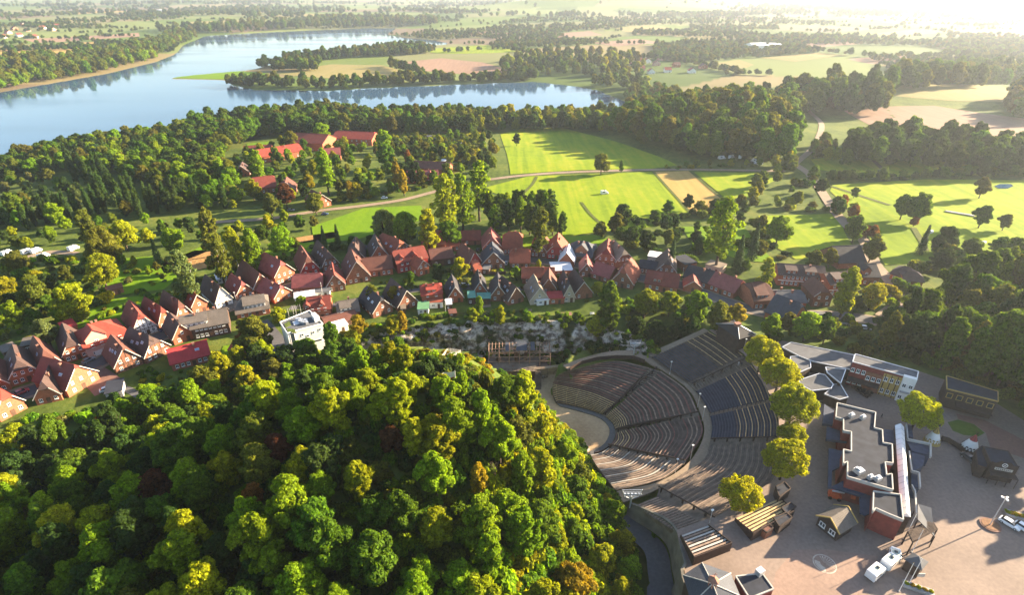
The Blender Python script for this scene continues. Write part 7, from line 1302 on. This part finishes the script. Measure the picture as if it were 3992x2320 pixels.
mass('beech_wood', [[(3050,455),(3430,452),(3455,400),(3440,368),(3100,372),(3020,400)]], 14, 2.0, ['green', 'dark', 'olive'], 'tall beech wood with an even crown and a dark front', 'wood', BK, None, 1.15)
mass('hazy_wood', [[(3470,370),(3640,350),(3820,345),(3830,310),(3600,300),(3460,322)], [(3700,330),(4050,320),(4050,290),(3800,285)], [(3900,470),(4100,480),(4100,400),(3940,385)]], 15, 1.8, ['green', 'dark', 'olive'], 'hazy wood beyond the beech wood', 'wood', BK)
mass('dark_wood', [[(3240,655),(3400,660),(3600,675),(3850,690),(4150,690),(4150,620),(3900,590),(3640,575),(3380,560),(3250,610)]], 12, 1.55, ['green', 'dark', 'dark'], 'dark wood below the ploughed slope', 'wood', BK)
mass('hedge', [[(3150,560),(3240,560),(3260,640),(3170,640)], [(2950,640),(3100,640),(3120,690),(3000,690)]], 10, 1.0, ['olive', 'green', 'yellow'], 'bushes round the hazy gardens beside the beech wood', 'bushes', BK)
HL = []
def hedge(px, wid, spacing, scale, tints, keys=('broad0', 'broad1', 'broad2', 'shrub0', 'shrub1'), out=HL):
    P = np.array([G2(a, b) for a, b in px]); L = np.hypot(*np.diff(P, axis=0).T).sum(); C = smooth_curve(P, max(3, int(L/spacing)))
    for x, y in C:
        for _ in range(2):
            xx, yy = x+rng.uniform(-wid, wid), y+rng.uniform(-wid, wid); s = scale*rng.uniform(.6, 1.3); k = rng.randrange(5); q = s*(2.3 if k > 2 else .8)
            if blocked(xx, yy, 2.0): continue
            out.append((xx, yy, hgt(xx, yy)[0], q, q*rng.uniform(.8, 1.1), k, *jit(C_[rng.choice(tints)], .2)))
for px, wd_, sp, s, tn in (([(3250,705),(3500,697),(3700,690),(3992,690),(4100,695)], 5, 7, .9, ['dark', 'green']), ([(2940,745),(3010,740),(3100,745),(3160,735),(3200,720)], 14, 8, 1.05, ['dark', 'green', 'olive']), ([(2860,800),(2960,805),(3080,805),(3200,810),(3260,830)], 8, 6, .9, ['green', 'olive', 'yellow']), ([(2860,830),(2920,880),(2960,920),(3010,985),(3060,1000)], 6, 6, .8, ['dark', 'green', 'olive']), ([(2660,840),(2740,835),(2820,830),(2870,825)], 7, 6, .85, ['dark', 'olive']), ([(3270,800),(3310,850),(3350,900),(3380,950)], 6, 6, .8, ['green', 'olive', 'rust']), ([(2420,905),(2480,880),(2580,860),(2640,850)], 6, 6, .9, ['dark', 'green']), ([(2380,960),(2500,940),(2600,930),(2700,940),(2800,960),(2900,1000)], 13, 6, 1.0, ['dark', 'green', 'olive']), ([(2480,1010),(2620,1000),(2740,1010),(2860,1040)], 8, 6, .95, ['dark', 'dark', 'green']), ([(3560,1040),(3650,1010),(3750,1000),(3850,1010),(3992,1040)], 10, 7, 1.15, ['green', 'dark', 'olive']), ([(1860,950),(1750,930),(1640,935),(1500,950),(1400,965),(1300,985)], 4, 5, .6, ['dark', 'green']), ([(1250,800),(1400,775),(1560,750),(1680,725)], 4, 6, .6, ['green', 'olive', 'yellow']), 
    ([(3420,1180),(3300,1200),(3240,1210)], 5, 5, .8, ['green', 'dark']), ([(3050,1310),(3200,1320),(3330,1330)], 5, 5, .8, ['green', 'dark', 'olive']), ([(2600,660),(2700,655),(2820,650),(2950,655)], 3, 7, .6, ['olive', 'yellow', 'green'])): hedge(px, wd_, sp, s, tn)
stuff_scatter('hedgerow', HL, 'hedges and thickets dividing the meadows', 'hedge', ['broad0', 'broad1', 'broad2', 'shrub0', 'shrub1'])
# gardens
gs = []
for px, sp, sc__ in (([(0,1330),(150,1350),(350,1260),(500,1230),(700,1190),(900,1080),(1100,1040),(1250,960),(1100,940),(950,1020),(720,1120),(500,1180),(250,1240),(0,1250)], 5.2, 1.2), ([(0,1250),(240,1240),(480,1180),(440,1080),(280,1000),(0,1030)], 6.0, 1.7), ([(700,1190),(900,1080),(1000,1030),(820,1040),(640,1060),(480,1010),(440,1080),(560,1160)], 6.5, 1.1), ([(560,1420),(700,1440),(900,1420),(860,1520),(640,1570),(520,1540)], 3.8, .9), ([(1100,1240),(1300,1210),(1500,1180),(1700,1120),(2000,1110),(2400,1160),(2400,1190),(2000,1175),(1700,1180),(1450,1225),(1250,1300),(1120,1290)], 4.2, .8), ([(1450,1110),(1760,1060),(2000,1050),(2200,1060),(2330,1100),(2100,1110),(1750,1130),(1500,1150)], 4.2, .85), ([(1320,1330),(1440,1290),(1560,1272),(1700,1250),(1900,1243),(2100,1240),(2300,1255),(2420,1280),(2440,1262),(2300,1228),(2100,1220),(1800,1222),(1560,1245),(1400,1275),(1300,1320)], 2.6, .95), ([(2400,1180),(2520,1150),(2700,1180),(2800,1230),(2740,1270),(2560,1300),(2420,1270)], 4.4, 1.5), ([(2560,1330),(2760,1262),(2720,1250),(2540,1290),(2460,1330)], 3.6, 1.3), ([(3080,1300),(3260,1330),(3420,1280),(3300,1240),(3120,1262)], 4.6, 1.4), ([(3300,1160),(3600,1230),(3560,1060),(3460,1110)], 6, 1.7), ([(150,1700),(330,1650),(620,1600),(720,1560),(640,1560),(400,1600),(100,1640)], 3.6, 1.3), ([(900,1480),(1090,1410),(1280,1395),(1200,1370),(1000,1430)], 3.2, 1.2)):
    for x, y in poly_points([G2(a, b) for a, b in px], sp, RNG, .48):
        if rng.random() < .12 or blocked(x, y, .3): continue
        s = sc__*rng.uniform(.45, 1.15); gs.append((x, y, hgt(x, y)[0]-.1, s, s*rng.uniform(.7, 1.5), rng.randrange(3), *jit(C_[rng.choice(['green', 'bright', 'yellow', 'olive', 'bright', 'grey', 'green'])], .25)))
stuff_scatter('garden_bushes', gs, 'bushes and hedges of the village gardens and the cliff rim', 'bushes', ['shrub0', 'shrub1', 'shrub2'])
# green growth at the foot of the cliff and on its ledges
cg = []
for i in range(420):
    j = rng.randrange(0, rr-1) if rng.random() < .45 else rng.choice([0, 1, 2, 3, rr-1, rr-2]); k = rng.randrange(cc)
    if rng.random() < .55 and 35 < k < 110 and 4 < j < rr-4: continue
    x, y, z = Vcliff[j, k] if 'Vcliff' in globals() else (0, 0, 0); s = rng.uniform(.35, .95)*(1.2 if j < 4 else 1); cg.append((x, y-.2, z-.3, s, s*rng.uniform(.8, 1.4), rng.randrange(3), *jit(C_[rng.choice(['green', 'dark', 'olive', 'bright'])], .25)))
for x, y in poly_points(WP([(2150,1405),(2300,1395),(2480,1392),(2470,1368),(2300,1372),(2160,1385)], -14), 2.4, RNG, .4): cg.append((x, y, max(-17.8, float(hgt(x, y)[0])), rng.uniform(.8, 1.6), rng.uniform(1, 2.0), rng.randrange(3), *jit(C_[rng.choice(['dark', 'green', 'dark', 'olive'])], .2)))
stuff_scatter('cliff_plants', cg, 'bushes clinging to the limestone cliff and its foot', 'bushes', ['shrub0', 'shrub1', 'shrub2'])
# ------------------------------------------------------------------ far country
def band(name, polys, spacing, scale, tints, label, keys=BK, prob=1.0, tall=1.0): mass(name, polys, spacing, scale, tints, label, 'wood', keys, None, tall, prob)
band('west_shore_wood', [[(-300,415),(0,352),(400,285),(600,236),(690,172),(770,140),(690,135),(620,165),(500,190),(400,212),(200,235),(0,240),(-300,290)]], 17, 1.7, ['olive', 'green', 'bright', 'olive'], 'sunlit wood on the far western shore')
band('north_shore_wood', [[(700,138),(900,128),(1200,113),(1550,104),(1720,95),(1700,75),(1300,85),(900,100),(600,120)]], 34, 2.3, ['green', 'olive', 'dark'], 'wood along the far end of the lake')
band('peninsula_trees', [[(890,338),(960,345),(1280,352),(1260,335),(1000,322),(900,322)], [(1290,352),(1600,334),(2090,316),(2090,302),(1600,316),(1290,336)], [(1010,268),(1250,262),(1250,252),(1030,254)], [(1060,280),(1260,278),(1260,270),(1070,270)], [(1090,240),(1330,212),(1560,188),(1640,182),(1700,205),(1600,215),(1400,225),(1150,246)], [(1500,262),(1640,300),(1660,292),(1520,255)]], 14, 1.5, ['green', 'dark', 'olive'], 'trees and hedges on the lake peninsula')
band('east_shore_wood', [[(1940,285),(2200,300),(2330,300),(2500,320),(2520,250),(2350,205),(2100,215),(1960,250)], [(2260,345),(2480,360),(2560,330),(2400,315)]], 22, 1.6, ['green', 'dark', 'olive', 'yellow'], 'wood and garden trees of the far village shore', prob=.85)
band('park_edge', [[(2440,420),(2560,400),(2650,380),(2560,340),(2440,372)]], 14, 1.3, ['green', 'olive'], 'trees at the narrow end of the lake')
fh = []; NS = 42000; _px, _py = RNG.uniform(-300, 4300, NS), 2+320*RNG.random(NS)**1.25; _h = 12.0
_xv = (_px-1996)/FPX; _yv = (_py-1160)/FPX; _zc = (CAMH+14)/(_yv*CP+SP); _X = _xv*_zc; _Y = _zc*(CP-_yv*SP)
for _ in range(3): _zz = hgt(_X, _Y); _zc = (CAMH-_zz)/(_yv*CP+SP); _X = _xv*_zc; _Y = np.minimum(_zc*(CP-_yv*SP), 16000)
_zz = hgt(_X, _Y); _i1, _g1 = cells(_X, _Y, 260, 1.0); _i2, _g2 = cells(_X, _Y, 520, 5.0); _nr = _Y < 3800; _id = np.where(_nr, _i1, _i2); _gp = np.where(_nr, _g1, _g2); _wd = np.where(_nr, 16, 42); _dn = fbm(_X/900, _Y/900, 77, 3)
keep = (_Y > 1050) & (_zz > LAKE_Z+.5) & ((_gp < _wd) | (((_id*37) % 1 < .42) & (_dn > -.2)) | (_dn > .28)) & ~((_px < 2000) & (_py > 205)) & ~((_py > 215) & (_px > 2900) & (RNG.random(NS) < .6))
for x, y, z in zip(_X[keep], _Y[keep], _zz[keep]): s = rng.uniform(.8, 1.5)*(1 if y < 3000 else 1.5+y/9000); fh.append((x, y, z, s, s*rng.uniform(.6, .9), rng.randrange(4), *jit(C_[rng.choice(['green', 'dark', 'dark', 'olive'])], .2)))
print('far', len(fh))
stuff_scatter('far_woods', fh, 'hazy hedges and copses of the far plain', 'wood', ['broad0', 'broad1', 'broad3', 'broad4'])
# ------------------------------------------------------------------ vehicles
M_CGLASS = glassy('car_glass', (.015, .018, .022), .08); M_LIGHT = mat('head_lamp', (.75, .75, .72), .2, .05, 3); M_RLIGHT = mat('tail_lamp', (.35, .02, .02), .3, .05, 3)
def paint(nm, c): 
    m = mat('car_'+nm, c, .28, .04, 1.0, spec=.6); m.node_tree.nodes['Principled BSDF'].inputs['Coat Weight'].default_value = .5; return m
PAINT = dict(white=paint('white', (.72, .72, .72)), red=paint('red', (.38, .03, .03)), black=paint('black', (.02, .022, .028)), blue=paint('blue', (.03, .06, .14)), grey=paint('grey', (.16, .17, .19)))
def loft(secs, mats, name):
    """body from cross sections (x, half width low, z low, half width mid, z mid, half width top, z top)"""
    m = MB(); n = 8; V = []
    for x, wl, zl, wm, zm, wt, zt in secs: V += [(x, -wl, zl), (x, -wm, zl+.12), (x, -wm, zm), (x, -wt, zt), (x, wt, zt), (x, wm, zm), (x, wm, zl+.12), (x, wl, zl)]
    f = [(i*n+j, i*n+(j+1) % n, (i+1)*n+(j+1) % n, (i+1)*n+j) for i in range(len(secs)-1) for j in range(n)] + [tuple(range(n))[::-1], tuple(range((len(secs)-1)*n, len(secs)*n))]; m.add(V, f); return m.mesh(name, mats, False)
CAR_BODY = {k: loft([(-2.1,.7,.32,.78,.62,.72,.78),(-1.95,.8,.28,.86,.75,.78,.93),(-1.2,.82,.25,.88,.8,.8,.97),(.75,.82,.25,.88,.8,.8,.95),(1.6,.8,.26,.86,.72,.74,.85),(2.1,.7,.32,.76,.58,.66,.68)], PAINT[k], 'body') for k in PAINT}
CAR_CAB = loft([(-1.75,.70,.9,.72,1.0,.60,1.02),(-1.25,.72,.9,.70,1.25,.58,1.40),(-.2,.72,.9,.70,1.3,.60,1.46),(.35,.72,.9,.70,1.2,.58,1.38),(1.0,.70,.9,.70,.96,.62,.98)], M_CGLASS, 'cabin_glass'); CAR_ROOF = {k: loft([(-1.3,.5,1.36,.56,1.4,.5,1.44),(-.2,.55,1.4,.59,1.45,.54,1.49),(.3,.5,1.34,.56,1.39,.5,1.42)], PAINT[k], 'roof') for k in PAINT}
WHEEL = MB().bar((0, -.11, 0), (0, .11, 0), .32, .32, 14).mesh('wheel', M_TYRE); HUB = MB().bar((0, -.12, 0), (0, .12, 0), .18, .18, 10).mesh('hub', M_STEEL)
def car(px, ang, col, label, z=None):
    x, y, z_ = G(*px) if z is None else W(*px, z); root = empty('car', (x, y, z_+.02 if z is not None else z_+.1), ang); link('body', CAR_BODY[col], root); link('cabin_glass', CAR_CAB, root); link('roof', CAR_ROOF[col], root)
    for sx in (-1.3, 1.32):
        for sy in (-.78, .78): wl = link('wheel', WHEEL, root, (sx, sy, .32)); link('hub', HUB, wl)
    for sy in (-.58, .58): MB().box(2.02, 2.13, sy-.16, sy+.16, .52, .64).build('headlight', M_LIGHT, root); MB().box(-2.12, -2.02, sy-.16, sy+.16, .6, .74).build('tail_light', M_RLIGHT, root)
    return tag(root, label, 'car')
def van(px, ang, label, L=5.6, h=2.7, z=None, cat='van', name='camper_van'):
    x, y, z_ = G(*px) if z is None else W(*px, z); root = empty(name, (x, y, z_+.02), ang); m = MB(); m.box(-L/2, L*.22, -1.05, 1.05, .5, h); me = m.mesh('box_body', PAINT['white']); o = link('box_body', me, root); bv = o.modifiers.new('b', 'BEVEL'); bv.width = .15; bv.segments = 2
    link('cab', loft([(L*.2,.95,.45,1.0,1.2,.9,2.0),(L*.32,.95,.42,1.0,1.25,.85,2.0),(L*.42,.95,.42,1.0,1.1,.85,1.25),(L*.5,.85,.45,.9,.9,.8,1.0)], PAINT['white'], 'cab'), root); link('windscreen', loft([(L*.33,.8,1.25,.86,1.3,.76,1.97),(L*.40,.86,1.22,.9,1.25,.8,1.3)], M_CGLASS, 'windscreen'), root)
    MB().box(-L*.42, L*.14, -.75, .75, h, h+.05).build('roof_panel', mat('van_roof', (.42, .46, .40), .6, .1, 1), root); MB().box(-.5, .1, -.3, .3, h+.05, h+.2).build('roof_hatch', M_CGLASS, root); MB().box(-L*.35, -L*.05, -1.08, -1.04, 1.5, 2.1).build('side_window', M_CGLASS, root); MB().box(-L*.35, -L*.05, 1.04, 1.08, 1.5, 2.1).build('side_window', M_CGLASS, root)
    for sx in (-L*.28, L*.33):
        for sy in (-.9, .9): wl = link('wheel', WHEEL, root, (sx, sy, .36), None, (1.1, 1.1, 1.1)); link('hub', HUB, wl)
    return tag(root, label, cat)
def sang(px):     # direction of the street at a pixel
    x, y, _ = G(*px); k = int(np.argmin(np.hypot(SP_[:, 0]-x, SP_[:, 1]-y))); d = SP_[min(k+1, len(SP_)-1)]-SP_[max(k-1, 0)]; return math.atan2(d[1], d[0])
for p, c_, lb, a_ in ((cA(1165,652),'white','white car parked before the largest pink-fronted house',0), (cA(430,968),'red','red car parked before the wide orange brick house',0), (cA(782,812),'grey','dark car in the shade of the street bend',0), (cA(195,1092),'red','crimson car nose-in between two brick houses',.9), (cA(445,1018),'black','black car on the shaded street',0), (cA(945,1068),'white','white car on the brick yard of the sunlit gable house',.6), (cB(545,1342),'black','black car on the grass beside the hillside trees',.5), (cB(578,1382),'blue','dark blue car parked next to the black one on the grass',.5), (cC(2160,415),'black','black car under the pinkish-roofed house',1.4), (cD(560,585),'white','white car in the narrow lane by the grey gable house',1.45), (cC(1990,862),'white','white car behind the black-roofed cliff house',.3), (cF(1535,1250),'white','white car at the road fence in front of the dark wood',-.3), (cF(640,1180),'grey','grey car beside the steep blue-black roof',1.2), (cB(110,945),'blue','blue car outside the two-skylight house',0), (far(2150,610),'grey','grey car on the forecourt by the country road',.2), (far(2400,640),'blue','dark car at the roadside below the brick gable',.2), (far2(320,520),'white','white car at the park entrance',.2)):
    car(p, (sang(p) if a_ == 0 else a_), c_, lb)
car(c7(1112,465), R(-75), 'black', 'black estate car parked beside the red-capped tepee', 0); car(c7(1410,948), R(-58), 'white', 'white estate car behind the lamp island', 0); car(c7(1520,985), R(-62), 'white', 'white car next to the white estate, cut by the picture edge', 0)
van(c7(415,1318), R(32), 'white camper truck at the tail of the pair', 5.2, 2.5, 0); van(c7(520,1240), R(32), 'white camper truck leading the pair', 4.9, 2.4, 0); van(c7(552,1185), R(60), 'small white service cart in front of the camper trucks', 3.0, 1.9, 0, 'cart', 'service_cart')
for p, lb in ((far(205,925),'white camper van at the edge of the camp road'), (far(272,918),'second white camper van beside the willow'), (far(548,900),'white camper van half hidden by dark bushes'), (far(328,958),'white trailer end in the hedge by the camp road'), (far(60,935),'far camper van roof peeping from the hedge')): van(p, 1.3, lb, 5.2, 2.6)
def c6b(x, y): return (2660+x/1.892, 500+y/1.892)
for i, (x, y) in enumerate(((290,228),(360,222),(425,222),(640,222),(530,250),(560,268))): van(c6b(x, y), .3+i*.4, 'white caravan on the campsite below the rounded wood', 6, 2.8, None, 'caravan', 'caravan')['group'] = 'caravans below the rounded wood'
van((2356,757), .3, 'white trailer standing alone on the great meadow', 5, 2.6, None, 'trailer', 'trailer')
for x, y, lb in ((1830,775,'hay bale wrapped in white film nearest the olive field tree'), (1997,812,'white wrapped hay bale in the middle of the five'), (1885,847,'white wrapped hay bale close to the ditch line'), (2217,855,'white wrapped hay bale at the end, one of a touching pair'), (2190,873,'white wrapped hay bale leaning to its pair')):
    p = G(*c6b(x, y)); root = empty('hay_bale', (p[0], p[1], p[2]+.9), .4); MB().bar((-.75, 0, 0), (.75, 0, 0), .95, .95, 18).build('wrapped_bale', mat('bale_film', (.55, .55, .56), .5, .1, 2), root); MB().bar((-.77, 0, 0), (-.74, 0, 0), .5, .5, 12).build('film_end', mat('bale_end', (.35, .33, .30), .7, .2, 3), root); tag(root, lb, 'hay bale')
a_, b_ = np.array(G(*c6b(1940,617))), np.array(G(*c6b(2150,652))); root = empty('feeding_trough', tuple(a_)); d = b_-a_; m = MB(); m.beam((0, 0, .6), (d[0], d[1], d[2]+.6), 2.2, .5); m.build('trough', M_CONC, root)
for i in range(6): t = i/5; MB().box(-.3, .3, -.6, .6, 0, .5).build('leg', M_CONC, root, (d[0]*t, d[1]*t, d[2]*t))
tag(root, 'long concrete feeding trough in the pasture', 'trough')
drape('pond', [G2(*c6b(x, y)) for x, y in ((2300,430),(2340,415),(2420,415),(2440,430),(2400,448),(2330,448))], M_WATER, .5, 3)
# ------------------------------------------------------------------ fences, posts and lamps in the village
fence('road_fence', [np.array(G(*cF(x, y))) for x, y in ((1020,1175),(1150,1185),(1300,1200),(1430,1215))], 'white board fence along the upper street', 1.0, M_FRAME, 2.5)
fence('black_fence', [np.array(G(*cD(x, y))) for x, y in ((350,720),(450,725),(560,715))], 'black garden fence in front of the grey carport', 1.7, M_DARKW, 2.0, True)
fence('garden_wall', [np.array(G(*cA(x, y))) for x, y in ((1480,1300),(1540,1270),(1578,1255))], 'low brick wall at the hill path', 1.0, M_BRICKPAVE, 3, True, 'wall')
lamp_post(cA(1562,1250), None, 5.5, 'white street lamp at the hill path'); lamp_post(cF(1175,1000), None, 5.0, 'street lamp with a wide white shade at the upper road'); lamp_post(cB(790,690), None, 5.0, 'street lamp on the sunny side of the lower street')
for p, h, lb in ((cC(195,1010), 7, 'thin red and white flagpole by the conservatory roof'), (cC(1750,1205), 6, 'garden flagpole beside the small black hut'), (cE(845,600), 5, 'pole with a white ball beside the violet-grey roof')): q = G(*p); root = empty('garden_flagpole', q); MB().bar((0, 0, -.2), (0, 0, h), .06, .04).build('pole', M_FRAME, root); MB().bar((0, 0, h), (0, 0, h+.3), .12, .08).build('finial', M_FRAME, root); tag(root, lb, 'flagpole')
# garden furniture and terraces above the cliff
for p, lb, c_ in ((cD(240,1185),'white garden bench group on the cliff terrace','w'), (cD(410,1215),'pale garden bench at the cliff rim','w'), (cD(1655,1225),'white sun lounger in the shady garden','w'), (cC(1330,1125),'small white parasol table','w'), (cD(230,1105),'white chairs before the dark green pavilion','w')):
    q = G(*p); root = empty('garden_bench', q, .1); MB().box(-.9, .9, -.25, .25, .4, .48).build('seat', M_FRAME, root); MB().box(-.9, .9, .22, .28, .48, .95).build('backrest', M_FRAME, root)
    for sx in (-.8, .8): MB().box(sx-.05, sx+.05, -.22, .25, 0, .4).build('leg', M_FRAME, root)
    tag(root, lb, 'bench')
for nm, pts, mm in (('terrace', ((1230,1205),(1390,1195),(1400,1240),(1220,1250)), M_BRICKPAVE), ('terrace', ((200,1120),(370,1100),(370,1130),(210,1145)), M_PATH), ('terrace', ((760,1165),(890,1160),(890,1190),(770,1192)), M_PATH)): drape(nm, [G2(*cD(x, y)) for x, y in pts], mm, .1, 2)
for pts in (((1330,1245),(1540,1240),(1545,1290),(1340,1295)), ((1560,1215),(1720,1205),(1730,1260),(1570,1270))): drape('lawn', [G2(*cC(x, y)) for x, y in pts], MATS['lawn'], .12, 2)
drape('lawn', [G2(*cA(x, y)) for x, y in ((1130,1215),(1260,1180),(1370,1190),(1340,1230),(1150,1250))], M_MEADOW2, .14, 2); drape('lawn', [G2(*cB(x, y)) for x, y in ((660,1100),(790,1080),(900,1130),(760,1250),(600,1260))], M_MEADOW2, .14, 2)
fence('cliff_fence', [np.array(G(*cD(x, y))) + [0, 0, .1] for x, y in ((-60,1235),(100,1225),(240,1215),(380,1215),(520,1220),(700,1205),(880,1195))], 'low wooden fence along the cliff rim', 1.0, M_RAIL, 2.4)
# solar panels, dish on the red house
q = G(*cC(1580,1120)); 
# ------------------------------------------------------------------ far village and hall
FV = [(2470,262,1),(2502,275,0),(2525,246,1),(2455,232,2),(2562,256,0),(2605,282,1),(2745,268,2),(2490,242,0),(2540,288,1),(2640,262,2),(2700,285,1),(2580,235,0)]
for i, (px, py, k) in enumerate(FV): house((px-13, py), (px+13, py-1), 12, 4.5, 9.5, ['red', 'bright', 'brown'][k], ['pink', 'white', 'orange'][k], ['far pink-walled house with red roof in the hazy lakeside village', 'far orange brick house in the hazy lakeside village', 'far white house with bright roof in the hazy lakeside village'][(0, 2, 1)[k]], side=bool(i % 2), g=2, u=1, a=0, chim=0, name='far_house')['group'] = 'houses of the far lakeside village'
for i, (px, py, k) in enumerate([(40,132,1),(82,142,0),(112,122,1),(142,148,0),(62,116,2),(172,112,0),(212,120,1),(20,148,0),(95,100,1),(230,104,0)]): house((px-10, py), (px+10, py-1), 14, 5, 11, ['red', 'bright', 'brown'][k], ['white', 'pink', 'orange'][k], ['far red-roofed white house beyond the western wood', 'far bright-roofed pink house beyond the western wood', 'far brown-roofed house beyond the western wood'][k], side=bool(i % 2), g=2, u=1, a=0, chim=0, name='far_house')['group'] = 'houses beyond the western wood'
house((2938,196), (3000,193), 40, 10, 15, 'white', 'white', 'large white hall gleaming in the far haze', side=True, g=0, u=0, a=0, chim=0, door=False, name='far_hall', cat='building'); house((3000,190), (3045,188), 30, 9, 12, 'white', 'white', 'smaller white hall wing beside the large one', side=True, g=0, u=0, a=0, chim=0, door=False, name='far_hall', cat='building'); house((640,52), (662,51), 60, 14, 22, 'white', 'white', 'tiny white building on the far western plain', side=True, g=0, u=0, a=0, chim=0, door=False, name='far_hall', cat='building')
for i, (x, y, lb) in enumerate(((370,940,'white allotment hut under the shore wood'),(700,1050,'pale allotment hut with flat roof'),(775,1075,'bright white allotment roof among the bushes'),(570,1055,'small allotment hut among bushes'),(1005,1210,'reddish allotment hut near the meadow'),(760,1215,'whitish allotment tent beside the terraces'),(880,1085,'grey allotment shed roof under the trees'),(650,1030,'lilac allotment roof beside the pale hut'))):
    x, y = 1330+x/1.895, y/1.895; shed((x-9, y), (x+9, y), 4, 2.6, ['white', 'feltgrey', 'white', 'beige', 'red', 'white', 'feltgrey', 'slate'][i], 'timber', lb)
# two walkers on the broad steps
def person(loc, rz, top, label):
    me = bpy.data.meshes.new('person'); v = [(0,0,.95),(0,0,1.2),(0,0,1.42),(0,0,1.52),(0,.02,1.66),(.20,0,1.40),(.25,.02,1.12),(.23,.14,.92),(-.20,0,1.40),(-.25,-.02,1.12),(-.23,.1,.92),(.10,0,.9),(.11,.12,.5),(.11,.06,.07),(.11,.2,.04),(-.10,0,.9),(-.11,-.12,.5),(-.11,-.26,.1),(-.11,-.12,.04)]
    e = [(0,1),(1,2),(2,3),(3,4),(2,5),(5,6),(6,7),(2,8),(8,9),(9,10),(0,11),(11,12),(12,13),(13,14),(0,15),(15,16),(16,17),(17,18)]
    r_ = [.15,.14,.16,.06,.105,.07,.05,.04,.07,.05,.04,.1,.075,.05,.045,.1,.075,.05,.045]; b = bmesh.new(); ly = b.verts.layers.skin.verify(); vs = [b.verts.new(p) for p in v]
    for k, q in enumerate(vs): q[ly].radius = (r_[k], r_[k]); q[ly].use_root = (k == 0)
    for i, j in e: b.edges.new((vs[i], vs[j]))
    b.to_mesh(me); b.free(); o = link('person', me, None, loc, rz); o.modifiers.new('skin', 'SKIN'); o.modifiers.new('sub', 'SUBSURF').render_levels = 1; me.materials.append(top); return tag(o, label, 'person')
person(W(2890,1428,-1.3), 2.4, mat('cloth_dark', (.03, .03, .04), .9, .2, 3), 'walker in dark clothes at the top of the broad steps'); person(W(2878,1426,-1.5), 2.2, mat('cloth_pale', (.35, .34, .36), .9, .2, 3), 'walker in pale clothes beside the dark-clad one'); person(W(*c4(1172,920), 0), 1.0, MATS['cloth_dark'], 'lone figure in dark clothes in the courtyard')
# ------------------------------------------------------------------ air
hm = bpy.data.materials.new('haze'); hm.use_nodes = True; t = hm.node_tree; t.nodes.clear(); o = t.nodes.new('ShaderNodeOutputMaterial'); pv = t.nodes.new('ShaderNodeVolumePrincipled'); pv.inputs['Color'].default_value = (.78, .88, 1.0, 1); pv.inputs['Density'].default_value = 0.72e-4; pv.inputs['Anisotropy'].default_value = .45
t.links.new(pv.outputs[0], o.inputs['Volume']); tag(MB().box(-21800, 21800, -270, 17000, -42, 140).build('haze', hm), 'thin pale evening haze over the whole country', 'haze', None, 'stuff')
